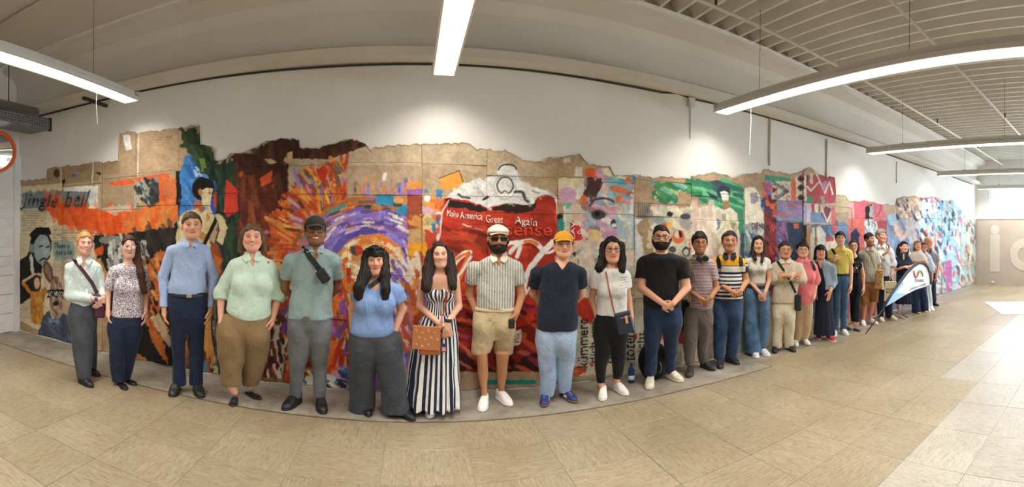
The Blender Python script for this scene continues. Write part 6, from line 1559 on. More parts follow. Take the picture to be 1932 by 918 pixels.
s = PP[4] = figure('smiling woman in a pale green shirt with rolled sleeves and wide tan trousers', CB, 468, 760,
    dict(top=80, chin=194, u=455, w=80, skin='#dfa78f', yaw=0, smile=1, teeth=True, brow='#6b5138', female=True),
    [(208, 428, 484, .8), (222, 395, 515, .7), (250, 362, 545, .62), (320, 360, 545, .7), (400, 350, 545, .74), (460, 340, 542, .72), (496, 340, 540, .66)],
    [dict(sh=(345, 235), el=(318, 385, .03), wr=(318, 490, -.04), n=(1, .3, 0), r=(.056, .048, .028)),
     dict(sh=(568, 238), el=(574, 390, .03), wr=(550, 495, -.04), n=(-1, .3, 0), r=(.056, .048, .028))],
    legs=[[(560, 300, 428), (650, 303, 426), (720, 316, 418), (788, 325, 412)], [(560, 416, 540), (650, 416, 532), (720, 415, 512), (788, 415, 490)]],
    hips=[(470, 332, 540), (520, 308, 540), (580, 300, 540)],
    top=dict(mat=cloth('shirt_green', '#c8ddca', '#c3d9c8', 'vstripe', 60), sleeve=1.28, sg=.026, neck=('v', .11, .42), collar=dict(k=1.1), buttons=(470, 270, 480, 6), curve=.05),
    bottom=dict(kind='trousers', mat=cloth('trousers_tan', '#8a714d'), amp=.010), bust=[(415, 345, 46, -.10), (505, 345, 46, -.10)],
    shoes=[(380, 868, -5, 'sandal', '#1d1b1b', '#2a2723', .25), (466, 842, 36, 'sandal', '#1d1b1b', '#2a2723', .25)])
hair(s, 'bob', '#5f4a35', side=-.07, back=-.11, front=.075, locks=lock(s, [(412, 120, 0), (404, 160, .0), (402, 196, -.01)], 13, .9, .9) + lock(s, [(498, 120, 0), (506, 160, 0), (510, 196, -.01)], 13, .9, .9) + lock(s, [(455, 120, .05), (455, 190, .06)], 42, .6, 1.0))
s.dot(s.top_o, *s.X(525, 243), .014, '#d8542a', 'badge')

s = PP[5] = figure('man in a black cap and grey-green short-sleeved shirt, hands behind his back', CC, 590, 772,
    dict(top=46, chin=160, u=183, w=76, skin='#94644a', yaw=2, smile=.8, teeth=True, brow='#1a1310', lips='#7d4a40', stubble=.25),
    [(172, 155, 212, .8), (184, 118, 248, .7), (205, 86, 274, .6), (260, 86, 266, .62), (330, 84, 258, .62), (400, 76, 258, .62), (472, 70, 264, .62)],
    [dict(sh=(46, 200), el=(56, 345, .10), wr=(125, 420, .20), n=(0, 1, 0)), dict(sh=(296, 200), el=(280, 340, .10), wr=(210, 420, .20), n=(0, 1, 0))],
    legs=[[(530, 70, 165), (620, 74, 162), (700, 78, 142), (805, 82, 130)], [(530, 160, 255), (620, 167, 242), (700, 176, 238), (808, 184, 233)]],
    hips=[(450, 72, 258), (500, 68, 256), (540, 72, 250)],
    top=dict(mat=cloth('shirt_sage', '#8a9e9b'), sleeve=.60, sg=.030, neck=('v', .11, .38), collar=dict(k=1.0), buttons=(186, 265, 440, 4), amp=.008),
    bottom=dict(kind='trousers', mat=cloth('jeans_grey', '#5f6062', '#76777a', 'denim')),
    shoes=[(92, 840, -32, 'boot', '#16181b', '#0f1013', .30, .1, .07, '16181b'), (215, 850, 8, 'boot', '#16181b', '#0f1013', .30, .1, .07, '16181b')])
hair(s, 'short', '#15100d', t=.007)
cap(s, '#2f2e2a'); glasses(s, '#17151a', .052, .034, .0032, rnd=.5)
PP5 = s

s = PP[6] = figure('woman with long black hair in a blue top and wide dark grey trousers', CC, 712, 783,
    dict(top=170, chin=286, u=437, w=68, skin='#cf9a80', yaw=2, roll=-2, smile=.3, brow='#241a16', female=True),
    [(302, 410, 468, .8), (316, 380, 502, .7), (336, 362, 530, .62), (400, 360, 522, .7), (460, 345, 515, .72), (520, 332, 522, .72), (548, 340, 512, .66)],
    [dict(sh=(345, 330), el=(340, 430, .05), wr=(342, 520, .06), n=(1, 0, 0), r=(.048, .040, .026)), dict(sh=(560, 325), el=(552, 432, .05), wr=(524, 530, -.02), hand='none', r=(.050, .044, .028))],
    legs=[[(600, 326, 448), (700, 328, 446), (800, 331, 443), (864, 330, 441)], [(600, 428, 560), (700, 448, 570), (800, 465, 581), (866, 470, 588)]],
    hips=[(520, 334, 522), (560, 328, 545), (620, 326, 560)],
    top=dict(mat=cloth('top_blue', '#7b96c4'), sleeve=.48, sg=.034, neck=('v', .10, .6), curve=.03, name='blouse'),
    bottom=dict(kind='trousers', mat=cloth('trousers_slate', '#3f4247'), amp=.009), bust=[(398, 415, 44, -.10), (478, 415, 44, -.10)],
    shoes=[(412, 866, 5, 'shoe', '#151516', '#111111', .24), (572, 888, 36, 'shoe', '#151516', '#111111', .25)])
hair(s, 'long', '#1a1310', side=-.09, back=-.11, fringe=.036, t=.015, locks=lock(s, [(408, 205, -.02), (392, 290, -.10), (368, 345, -.15), (368, 378, -.15)], 28, .5, .7) + lock(s, [(470, 205, -.02), (480, 290, -.10), (482, 350, -.15), (480, 388, -.15)], 25, .5, .6) + lock(s, [(437, 200, .06), (437, 340, .09)], 40, .5, .9))
MB_S = glasses(s, '#111113', .056, .036, .0035, lens=M_SUN, z=.098, y=-.085, rnd=.5)

def st7(s):
    return {'st': lambda V: np.arctan2(V[:, 0] - s.neck_base[0] + .02 * (1.0 - V[:, 2]), -(V[:, 1] + .02)) / (2 * math.pi) * 23}
s = PP[7] = figure('woman in a long navy and white striped dress, hands crossed in front', CD, 825, 776,
    dict(top=112, chin=222, u=182, w=66, skin='#dca98f', yaw=2, roll=-3, smile=.9, teeth=True, brow='#2a1b13', female=True),
    [(242, 155, 208, .8), (254, 122, 240, .7), (275, 104, 256, .6), (320, 118, 252, .64), (370, 126, 248, .64), (436, 112, 250, .66)],
    [dict(sh=(88, 258), el=(94, 395, .02), wr=(178, 470, -.18), dir=(.9, 0, -.75), n=(0, 1, -.2), r=(.042, .037, .025), hand='flat'),
     dict(sh=(272, 260), el=(266, 395, .02), wr=(218, 470, -.21), dir=(-.15, 0, -1), n=(-.2, 1, 0), r=(.042, .037, .025))],
    legs=[[(560, 110, 178), (700, 120, 170), (830, 128, 160)], [(560, 172, 240), (700, 185, 232), (815, 195, 228)]],
    skirt=[(428, 110, 252), (480, 88, 260), (560, 66, 266), (700, 46, 272), (832, 32, 279)],
    top=dict(mat=cloth('dress_stripe', '#1d2740', '#e3e1db', 'attr'), sleeve=0, strap=322, neck=('v', .20, .3), attrs=st7, name='dress_bodice', amp=.002),
    bottom=dict(kind='skirt', name='dress_skirt', mat=cloth('dress_stripe', '#1d2740'), attrs=st7, folds=13, fold=.016, ratio=.8), bust=[(150, 335, 34, -.08), (215, 335, 34, -.08)],
    shoes=[(143, 868, 0, 'sneaker', '#e6e4e0', '#dedbd5', .25), (213, 838, 48, 'sneaker', '#e6e4e0', '#dedbd5', .25)])
hair(s, 'long', '#241812', side=-.09, back=-.11, front=.086, part=.018, locks=lock(s, [(148, 165, -.02), (130, 235, -.06), (122, 312, -.13)], 29, .5, .8) + lock(s, [(216, 165, -.02), (232, 235, -.06), (240, 305, -.13)], 27, .5, .75) + lock(s, [(182, 160, .06), (182, 300, .09)], 38, .5, .9))
for pts in ([(118, 262), (122, 300), (140, 335)], [(250, 262), (246, 300), (225, 335)]):
    s.draped(pts, .012, .004, cloth('dress_strap', '#1d2740'), 'strap', s.top_o, f=lambda P, s=s: np.minimum(s.f_body(P), s.f_top(P)))

s = PP[8] = figure('bearded man in a cream flat cap, sunglasses, striped polo and khaki shorts', CD, 935, 766,
    dict(top=42, chin=156, u=438, w=76, skin='#b8825f', yaw=8, smile=.2, brow='#1a120e', lips='#8e5146'),
    [(168, 412, 474, .8), (180, 382, 504, .7), (200, 358, 522, .62), (260, 356, 518, .66), (330, 346, 516, .7), (404, 344, 514, .68)],
    [dict(sh=(300, 196), el=(314, 345, .05), wr=(348, 432, -.02), hand='none', r=(.052, .043, .029)),
     dict(sh=(552, 194), el=(546, 345, .03), wr=(524, 425, -.08), dir=(-.35, 0, -1), n=(-1, .5, 0), r=(.052, .043, .029), hand='wrap')],
    legs=[[(480, 330, 432), (540, 328, 426), (602, 326, 410)], [(480, 420, 520), (540, 425, 514), (604, 428, 509)]],
    hips=[(394, 345, 514), (440, 335, 518), (500, 330, 518)],
    body_legs=[[(590, 338, 398), (640, 349, 400), (690, 352, 402), (740, 362, 398), (772, 368, 398)], [(590, 434, 498), (640, 435, 490), (690, 438, 486), (740, 442, 478), (768, 446, 474)]],
    top=dict(mat=cloth('polo_stripe', '#cfccbf', '#989a94', 'vstripe', 40), sleeve=.58, sg=.022, neck=('v', .10, .4), collar=dict(mat=cloth('polo_collar', '#e0d7c2'))),
    bottom=dict(kind='shorts', mat=cloth('shorts_khaki', '#c4b18b'), belt=(404, .034, '#c9b796', (458, '#d8ccb0'))),
    shoes=[(382, 840, -8, 'sneaker', '#e8e6e2', '#e0ddd8', .28), (473, 818, 30, 'sneaker', '#e8e6e2', '#e0ddd8', .28)])
hair(s, 'short', '#15100d', t=.008); cap(s, '#e0d5c0', 'flat', z0=.046); beard(s, '#1b1411'); glasses(s, '#15130f', .056, .036, .0028, lens=M_SUN, rnd=.35)

s = PP[9] = figure('man in a yellow cap and navy tee with pale jeans, hands behind his back', CE, 1052, 760,
    dict(top=50, chin=168, u=205, w=80, skin='#d8a587', yaw=4, smile=.1, brow='#2c1f18'),
    [(184, 170, 230, .8), (198, 130, 262, .7), (222, 94, 288, .62), (290, 94, 280, .68), (370, 88, 276, .74), (440, 82, 278, .74), (514, 78, 276, .68)],
    [dict(sh=(46, 214), el=(58, 345, .09), wr=(115, 420, .20), n=(0, 1, 0)), dict(sh=(318, 212), el=(296, 345, .09), wr=(230, 420, .20), n=(0, 1, 0))],
    legs=[[(570, 78, 180), (660, 86, 180), (740, 94, 176), (832, 98, 167)], [(570, 170, 272), (660, 176, 262), (740, 180, 255), (818, 182, 241)]],
    hips=[(490, 82, 272), (540, 76, 272), (590, 78, 270)],
    top=dict(mat=cloth('tee_navy', '#1e2534'), sleeve=.62, sg=.026, neck=('v', .07, .7), name='tee_shirt', amp=.007),
    bottom=dict(kind='trousers', mat=cloth('jeans_pale', '#93a9c6', '#a9bdd6', 'denim'), amp=.009),
    shoes=[(122, 864, -3, 'trainer', '#26356b', '#6b4a34', .27, .098, .07, 'f0eee8'), (238, 850, 36, 'trainer', '#26356b', '#6b4a34', .27, .098, .07, 'f0eee8')])
hair(s, 'short', '#201813', t=.009); cap(s, '#dd9d2b', tilt=.15); glasses(s, '#9a948a', .052, .034, .0014, rnd=.4)
PP9 = s

s = PP[10] = figure('woman with straight black hair in a white tee and black trousers', CE, 1150, 744,
    dict(top=74, chin=193, u=440, w=72, skin='#cf9c7e', yaw=6, smile=.4, brow='#1d1512', female=True),
    [(208, 412, 470, .8), (222, 382, 500, .7), (242, 362, 516, .6), (300, 370, 512, .64), (380, 370, 512, .6), (452, 364, 516, .62)],
    [dict(sh=(333, 232), el=(342, 372, .03), wr=(370, 458, -.03), hand='none', r=(.041, .035, .024)), dict(sh=(530, 232), el=(522, 370, .03), wr=(532, 428, -.01), n=(-1, .2, 0), r=(.041, .035, .024))],
    legs=[[(520, 353, 440), (620, 358, 440), (700, 364, 418), (770, 370, 411)], [(520, 432, 520), (620, 440, 512), (700, 445, 502), (750, 446, 489)]],
    hips=[(440, 364, 514), (490, 355, 520), (540, 353, 520)],
    top=dict(mat=cloth('tee_white', '#d9d7d3'), sleeve=.50, sg=.026, neck=('round', .012), name='tee_shirt'),
    bottom=dict(kind='trousers', mat=cloth('trousers_black', '#151619')), bust=[(408, 325, 34, -.08), (475, 325, 34, -.08)],
    shoes=[(402, 838, -3, 'sneaker', '#e2ded6', '#d5cfc3', .26), (488, 815, 32, 'sneaker', '#e2ded6', '#d5cfc3', .26)])
hair(s, 'long', '#120e0e', side=-.09, back=-.11, front=.080, t=.014, part=.012, locks=lock(s, [(405, 115, -.01), (398, 175, -.04), (378, 220, -.08)], 27, .55, .8) + lock(s, [(478, 115, -.01), (486, 175, -.04), (488, 228, -.08)], 25, .55, .75) + lock(s, [(440, 110, .06), (440, 210, .08)], 38, .5, .9))
glasses(s, '#1a1716', .052, .036, .0022, rnd=.3)

s = PP[11] = figure('man with full dark beard in a black tee and blue jeans, hands clasped', CF, 1248, 724,
    dict(top=48, chin=162, u=202, w=78, skin='#d7a184', yaw=3, smile=.1, brow='#1f1612'),
    [(178, 168, 240, .8), (190, 135, 280, .7), (210, 104, 312, .64), (280, 124, 294, .68), (350, 122, 292, .7), (420, 116, 298, .7), (458, 115, 298, .68)],
    [dict(sh=(78, 204), el=(100, 360, -.05), wr=(214, 440, -.22), dir=(1, 0, -.42), n=(0, 1, -.3), hand='wrap', r=(.058, .048, .031)),
     dict(sh=(346, 204), el=(336, 358, -.05), wr=(266, 440, -.245), dir=(-1, 0, -.45), n=(0, 1, -.3), hand='wrap', r=(.058, .048, .031))],
    legs=[[(530, 120, 222), (620, 120, 206), (700, 125, 191), (802, 126, 185)], [(530, 210, 315), (620, 220, 298), (700, 225, 286), (792, 230, 281)]],
    hips=[(440, 118, 298), (490, 118, 312), (540, 120, 315)],
    top=dict(mat=cloth('tee_black', '#18181a'), sleeve=.62, sg=.026, neck=('round', .008), name='tee_shirt', amp=.007),
    bottom=dict(kind='trousers', mat=cloth('jeans_blue', '#1c2a42', '#2a3d5b', 'denim')),
    shoes=[(152, 856, -4, 'sneaker', '#d6cdb9', '#cbc2ae', .30), (276, 825, 40, 'sneaker', '#d6cdb9', '#cbc2ae', .30)])
hair(s, 'short', '#241a15', front=.078, t=.009, topz=.004); beard(s, '#191210', 1.5); glasses(s, '#15130f', .054, .034, .0032, rnd=.5)

s = PP[12] = figure('smiling man with headphones round his neck, striped shirt and taupe trousers', CF, 1320, 702,
    dict(top=84, chin=184, u=400, w=66, skin='#b07b59', yaw=8, smile=1, teeth=True, brow='#1c1411', stubble=.12),
    [(200, 374, 428, .8), (212, 352, 452, .7), (228, 344, 468, .62), (290, 350, 466, .66), (360, 348, 468, .66), (430, 350, 470, .66), (476, 352, 462, .62)],
    [dict(sh=(322, 222), el=(336, 365, .02), wr=(402, 412, -.17), dir=(1, 0, -.5), n=(0, 1, -.3), hand='wrap'),
     dict(sh=(486, 222), el=(489, 360, .02), wr=(456, 412, -.19), dir=(-.9, 0, -.7), n=(0, 1, -.3), hand='wrap')],
    legs=[[(530, 322, 402), (620, 316, 394), (700, 325, 382), (757, 335, 377)], [(530, 392, 470), (620, 392, 452), (700, 392, 446), (742, 402, 443)]],
    hips=[(455, 352, 466), (500, 340, 470), (540, 330, 470)],
    top=dict(mat=cloth('shirt_plum_stripe', '#c3b2b4', '#7d5c64', 'hstripe', 56), sleeve=.62, sg=.024, neck=('v', .06, .5), collar=dict(k=1.0)),
    bottom=dict(kind='trousers', mat=cloth('trousers_taupe', '#665d59')),
    shoes=[(355, 800, -8, 'boot', '#2e2a28', '#1f1d1c', .27, .1, .07, '3a3432'), (447, 770, 42, 'boot', '#2e2a28', '#1f1d1c', .27, .1, .07, '3a3432')])
hair(s, 'short', '#14100e', t=.018, front=.070, topz=.006); glasses(s, '#2a2522', .050, .032, .0018, rnd=.3)

def col13(s):
    def c(V):
        out = np.tile(lin('#d9d8d6'), (len(V), 1)); v = (s.gy - V[:, 2] * s.S - CF[1]) * CF[2]
        sl = np.abs(V[:, 0] - s.neck_base[0]) > .205
        navy = np.array(lin('#1b2138')); yel = np.array(lin('#dba021'))
        out[v < 242] = yel; out[(v >= 242) & (v < 249)] = navy
        out[(v > 256) & (v < 277)] = lin('#c9c4b8')
        st = (v >= 277) & (((v - 277) % 19) < 9.5); out[st] = navy
        out[sl & (v > 230) & (v < 238)] = navy; out[sl & (v >= 238) & (v < 246)] = lin('#e0e0e0'); out[sl & (v >= 246)] = navy
        return out
    return c
s = PP[13] = figure('man in a yellow, white and navy striped polo with backpack straps', CF, 1373, 688,
    dict(top=74, chin=174, u=552, w=68, skin='#bd8865', yaw=6, smile=.1, brow='#221815'),
    [(190, 522, 584, .8), (202, 500, 610, .7), (220, 482, 622, .64), (280, 490, 616, .7), (350, 482, 620, .72), (422, 478, 622, .68)],
    [dict(sh=(450, 212), el=(484, 328, .02), wr=(560, 376, -.20), dir=(1, 0, -.35), n=(0, 1, -.3), hand='wrap', r=(.050, .042, .028)),
     dict(sh=(644, 212), el=(640, 325, .02), wr=(610, 378, -.22), dir=(-1, 0, -.5), n=(0, 1, -.3), hand='wrap', r=(.050, .042, .028))],
    legs=[[(490, 470, 552), (580, 472, 546), (660, 474, 532), (720, 478, 527)], [(490, 540, 622), (580, 545, 612), (660, 540, 602), (714, 540, 592)]],
    hips=[(405, 482, 618), (450, 474, 620), (500, 470, 622)],
    top=dict(mat=cloth('polo_bands', '#ffffff', None, 'col'), colf=col13, sleeve=.50, sg=.022, neck=('v', .07, .5), collar=dict(mat=cloth('collar_navy', '#1b2138')), amp=.004),
    bottom=dict(kind='trousers', mat=cloth('jeans_mid', '#243756', '#3b5578', 'denim')),
    shoes=[(508, 758, 5, 'boot', '#222225', '#2c2b2b', .27, .1, .07, '222225'), (572, 740, 42, 'boot', '#222225', '#2c2b2b', .27, .1, .07, '222225')])
hair(s, 'short', '#1f1815', t=.009, front=.078); glasses(s, '#6d6660', .050, .032, .0013, rnd=.3)

s = PP[14] = figure('young woman in a cropped cream tee and wide blue jeans, hands clasped low', CG, 1432, 670,
    dict(top=90, chin=197, u=166, w=62, skin='#d2a084', yaw=8, smile=.0, brow='#211814', female=True),
    [(211, 142, 192, .8), (224, 118, 216, .7), (246, 100, 230, .6), (300, 112, 218, .66), (350, 114, 216, .62), (394, 110, 220, .62)],
    [dict(sh=(73, 230), el=(106, 370, .03), wr=(180, 452, -.18), dir=(.75, 0, -1), n=(0, 1, -.3), hand='wrap', r=(.040, .034, .024)),
     dict(sh=(248, 230), el=(240, 365, .03), wr=(212, 452, -.20), dir=(-.45, 0, -1), n=(0, 1, -.3), hand='wrap', r=(.040, .034, .024))],
    legs=[[(490, 83, 168), (620, 80, 166), (740, 84, 178), (834, 92, 192)], [(490, 155, 240), (620, 165, 242), (740, 165, 238), (818, 170, 216)]],
    hips=[(398, 110, 220), (450, 92, 232), (510, 84, 238)],
    top=dict(mat=cloth('tee_cream', '#d8d2c5'), sleeve=.38, sg=.018, neck=('round', .008), name='tee_shirt', amp=.003, bare_waist=True),
    bottom=dict(kind='trousers', mat=cloth('jeans_wide', '#3c5c7c', '#6886a4', 'denim'), belt=(408, .04, '#151515', None)), bust=[(138, 295, 30, -.08), (192, 295, 30, -.08)],
    shoes=[(152, 855, 15, 'trainer', '#cfd1d3', '#e2e0dc', .26, .098, .07, '8d9094'), (211, 845, 32, 'trainer', '#cfd1d3', '#e2e0dc', .26, .098, .07, '8d9094')])
hair(s, 'long', '#17110f', side=-.09, back=-.11, front=.08, part=.016, t=.013, locks=lock(s, [(137, 135, -.01), (130, 195, -.04), (148, 236, -.13)], 17, .6, .7) + lock(s, [(194, 135, -.01), (198, 195, -.04), (190, 250, -.14)], 16, .6, .7))

s = PP[15] = figure('older woman in a beige shirt and cream trousers, arms crossed', CG, 1480, 663,
    dict(top=126, chin=228, u=340, w=74, skin='#c69170', yaw=8, smile=.8, brow='#3a302b', female=True),
    [(236, 312, 372, .8), (250, 285, 405, .7), (275, 268, 432, .64), (340, 270, 440, .7), (420, 260, 425, .72), (516, 254, 412, .68)],
    [dict(sh=(243, 258), el=(266, 372, -.04), wr=(392, 350, -.21), dir=(1, -.05, .55), n=(.2, 1, .2), hand='wrap', r=(.050, .044, .027)),
     dict(sh=(460, 258), el=(452, 362, -.04), wr=(352, 340, -.25), dir=(-1, 0, -.1), n=(0, 1, -.2), hand='wrap', r=(.050, .044, .027))],
    legs=[[(580, 258, 336), (680, 258, 329), (760, 257, 326), (799, 257, 326)], [(580, 326, 406), (680, 332, 404), (760, 336, 400), (799, 338, 398)]],
    hips=[(495, 258, 408), (560, 258, 406), (600, 258, 406)],
    top=dict(mat=cloth('shirt_beige', '#cbbda6'), sleeve=1.80, sg=.024, neck=('v', .08, .4), collar=dict(k=1.0), amp=.009),
    bottom=dict(kind='trousers', mat=cloth('trousers_cream', '#d3c6ac')),
    shoes=[(278, 825, 0, 'shoe', '#1c1b1b', '#151515', .25), (384, 820, 26, 'shoe', '#1c1b1b', '#151515', .25)])
hair(s, 'bob', '#2b2725', side=-.055, back=-.09, front=.075, t=.014); glasses(s, '#7d746c', .050, .034, .0016, rnd=.3)

s = PP[16] = figure('woman with short dark hair in a coral pink shirt and tan trousers', CG, 1514, 649,
    dict(top=132, chin=222, u=452, w=68, skin='#dfac94', yaw=8, smile=.1, brow='#2a1d18', female=True),
    [(230, 426, 480, .8), (244, 408, 510, .7), (264, 398, 530, .64), (330, 404, 532, .7), (420, 412, 530, .72), (520, 414, 522, .68)],
    [dict(sh=(380, 258), el=(392, 365, .04), wr=(404, 470, .02), n=(1, 0, 0)), dict(sh=(552, 262), el=(543, 368, .03), wr=(530, 462, -.02), n=(-1, 0, 0), r=(.048, .042, .026))],
    legs=[[(570, 402, 466), (680, 400, 456), (764, 395, 441)], [(570, 455, 520), (680, 440, 510), (752, 440, 493)]],
    hips=[(500, 412, 520), (550, 405, 520), (590, 402, 520)], far=True,
    top=dict(mat=cloth('shirt_coral', '#e87e86'), sleeve=1.3, sg=.022, neck=('v', .12, .35), collar=dict(k=1.0), curve=.03),
    bottom=dict(kind='trousers', mat=cloth('trousers_sand', '#bda07d')), bust=[(435, 345, 36, -.09), (500, 345, 36, -.09)],
    shoes=[(412, 786, 10, 'sneaker', '#e3dfd8', '#cfc9be', .24), (480, 778, 26, 'sneaker', '#e3dfd8', '#cfc9be', .24)])
hair(s, 'short', '#1d1512', t=.016, side=-.03, back=-.08, front=.066); glasses(s, '#6a5c58', .050, .034, .0016, rnd=.3)

s = PP[17] = figure('woman in a long navy dress, pale denim jacket and red shoes', CG, 1554, 640,
    dict(top=148, chin=233, u=568, w=60, skin='#d6a086', yaw=8, smile=.2, brow='#1c1412', female=True),
    [(242, 548, 592, .8), (255, 540, 622, .7), (275, 536, 640, .64), (340, 544, 636, .7), (420, 546, 638, .7), (480, 540, 640, .7)],
    [dict(sh=(524, 270), el=(532, 378, .03), wr=(545, 460, -.02), n=(1, 0, 0)), dict(sh=(660, 272), el=(654, 380, .02), wr=(632, 440, -.12), dir=(-.25, 0, -1), n=(-.5, 1, 0), hand='flat')],
    legs=[[(540, 545, 592), (640, 548, 580), (720, 550, 572)], [(540, 590, 640), (640, 605, 645), (722, 618, 645)]],
    skirt=[(470, 540, 640), (560, 535, 650), (640, 532, 658), (717, 529, 664)], far=True,
    top=dict(mat=cloth('dress_navy', '#1d2231'), sleeve=0, neck=('v', .13, .4), name='dress_bodice', jacket=dict(mat=cloth('denim_pale', '#8498aa', '#9fb1c0', 'denim'), hem=430, open=.075, x=-.03, sl=.62)),
    bottom=dict(kind='skirt', name='dress_skirt', mat=cloth('dress_navy', '#1d2231'), ratio=.75, folds=9, fold=.010),
    shoes=[(558, 742, 10, 'trainer', '#b3242e', '#d8d4ce', .24), (638, 755, 32, 'trainer', '#b3242e', '#d8d4ce', .25)])
hair(s, 'bob', '#15100f', side=-.08, back=-.11, fringe=.040, t=.016, locks=lock(s, [(538, 185, -.01), (532, 232, -.02)], 13, .9, .9) + lock(s, [(598, 185, -.01), (604, 228, -.02)], 13, .9, .9))

s = PP[18] = figure('young man in a yellow polo and blue jeans holding a shoulder strap', CK, 1583, 631,
    dict(top=80, chin=177, u=100, w=66, skin='#dba88b', yaw=8, smile=.6, teeth=True, brow='#2a1d16'),
    [(192, 76, 132, .8), (204, 46, 160, .7), (222, 30, 178, .64), (280, 42, 174, .68), (340, 48, 172, .68), (412, 55, 170, .66)],
    [dict(sh=(-8, 214), el=(14, 325, -.04), wr=(58, 295, -.21), dir=(.35, 0, 1), n=(.2, 1, 0), hand='fist'), dict(sh=(200, 214), el=(188, 385, .03), wr=(187, 495, -.03), n=(-1, .2, 0))],
    legs=[[(480, 48, 116), (600, 48, 108), (720, 45, 100), (852, 44, 89)], [(480, 105, 172), (600, 108, 165), (720, 107, 160), (852, 103, 156)]],
    hips=[(402, 58, 172), (450, 54, 172), (490, 50, 172)], far=True,
    top=dict(mat=cloth('polo_yellow', '#dfcc6c'), sleeve=.56, sg=.026, neck=('v', .07, .5), collar=dict(k=1.0)),
    bottom=dict(kind='trousers', mat=cloth('jeans_steel', '#39536f', '#4f7092', 'denim'), belt=(408, .035, '#16181c', None)),
    shoes=[(60, 886, 0, 'sneaker', '#d0d2d4', '#dcdad6', .27), (138, 875, 22, 'sneaker', '#d0d2d4', '#dcdad6', .27)])
hair(s, 'short', '#1f1713', t=.016, front=.078, topz=.008)

s = PP[19] = figure('woman in a black sleeveless top with flower print and black trousers', CK, 1610, 620,
    dict(top=140, chin=230, u=203, w=60, skin='#dba68d', yaw=8, smile=.4, brow='#2a1d18', female=True),
    [(250, 184, 222, .8), (264, 176, 250, .7), (282, 174, 264, .62), (330, 180, 260, .66), (412, 186, 256, .64)],
    [dict(sh=(160, 275), el=(168, 400, .06), wr=(172, 500, .06), n=(1, 0, 0), r=(.042, .036, .025)), dict(sh=(281, 275), el=(284, 415, .03), wr=(287, 508, -.02), n=(-1, .2, 0), r=(.042, .036, .025))],
    legs=[[(490, 176, 226), (620, 180, 226), (776, 188, 224)], [(490, 214, 266), (620, 214, 263), (778, 202, 263)]],
    hips=[(405, 188, 256), (460, 178, 264), (500, 176, 266)], far=True,
    top=dict(mat=cloth('top_black', '#15151a'), sleeve=.10, neck=('round', .06, .02), name='blouse'),
    bottom=dict(kind='trousers', mat=cloth('trousers_inkblack', '#181a20')), bust=[(205, 340, 32, -.08), (245, 340, 32, -.08)],
    shoes=[(168, 838, 10, 'flat', '#17171a', '#17171a', .23), (236, 850, 26, 'flat', '#17171a', '#17171a', .23)])
hair(s, 'short', '#2a1c15', side=-.05, back=-.09, front=.078, t=.008); glasses(s, '#1d1a1c', .050, .032, .0020, rnd=.4)

s = PP[20] = figure('dark-haired man in a striped shirt and brown shorts looking aside', CK, 1638, 611,
    dict(top=86, chin=180, u=332, w=66, skin='#c98f6e', yaw=58, smile=.1, brow='#1a1310', stubble=.45),
    [(196, 308, 362, .8), (212, 280, 382, .7), (232, 262, 392, .64), (300, 268, 398, .68), (400, 272, 400, .68), (468, 272, 400, .66)],
    [dict(sh=(240, 222), el=(252, 350, .09), wr=(285, 440, .10), n=(1, 0, 0)), dict(sh=(410, 222), el=(410, 350, .02), wr=(400, 445, -.04), n=(-1, 0, 0))],
    legs=[[(530, 266, 336), (600, 266, 336), (640, 268, 333)], [(530, 325, 406), (600, 330, 403), (632, 335, 400)]],
    hips=[(455, 275, 398), (500, 268, 400), (540, 266, 404)], far=True,
    body_legs=[[(630, 277, 318), (690, 273, 313), (768, 276, 300)], [(620, 342, 383), (690, 331, 369), (755, 328, 356)]],
    top=dict(mat=cloth('shirt_linen_stripe', '#d6d1c3', '#8a8576', 'vstripe', 42), sleeve=.78, sg=.026, neck=('v', .06, .5), collar=dict(k=1.0)),
    bottom=dict(kind='shorts', mat=cloth('shorts_brown', '#94643a')),
    shoes=[(288, 805, 5, 'sneaker', '#e6e4e0', '#dedbd5', .26), (366, 795, 42, 'sneaker', '#e6e4e0', '#dedbd5', .26)])
hair(s, 'short', '#120e0d', t=.014, front=.070, side=-.02, back=-.075)

s = PP[21] = figure('grey-haired man in a white shirt raising one hand as he talks', CK, 1670, 605,
    dict(top=58, chin=158, u=424, w=64, skin='#d8a488', yaw=46, pitch=-4, smile=.2, brow='#8d8880'),
    [(174, 400, 452, .8), (190, 384, 486, .7), (208, 378, 508, .64), (280, 394, 504, .68), (350, 404, 500, .68), (428, 416, 494, .62)],
    [dict(sh=(368, 202), el=(418, 272, -.12), wr=(478, 228, -.24), dir=(.25, -.05, 1), n=(-.6, -.4, .2), hand='relaxed'), dict(sh=(524, 202), el=(522, 325, .02), wr=(513, 400, -.04), n=(-1, 0, 0), hand='fist')],
    legs=[[(490, 388, 450), (620, 390, 450), (748, 400, 446)], [(490, 440, 510), (620, 450, 520), (748, 460, 516)]],
    hips=[(418, 402, 500), (460, 390, 505), (500, 388, 508)], far=True,
    top=dict(mat=cloth('shirt_white', '#d9dddf'), sleeve=1.35, sg=.028, neck=('v', .12, .35), collar=dict(k=1.0), amp=.009),
    bottom=dict(kind='trousers', mat=cloth('trousers_deepnavy', '#1c263c')),
    shoes=[(430, 775, 20, 'sneaker', '#d5cab1', '#cabfa6', .26), (515, 760, 42, 'sneaker', '#d5cab1', '#cabfa6', .26)])
hair(s, 'short', '#8f8a81', t=.018, front=.070, side=-.03, back=-.08, topz=.004)

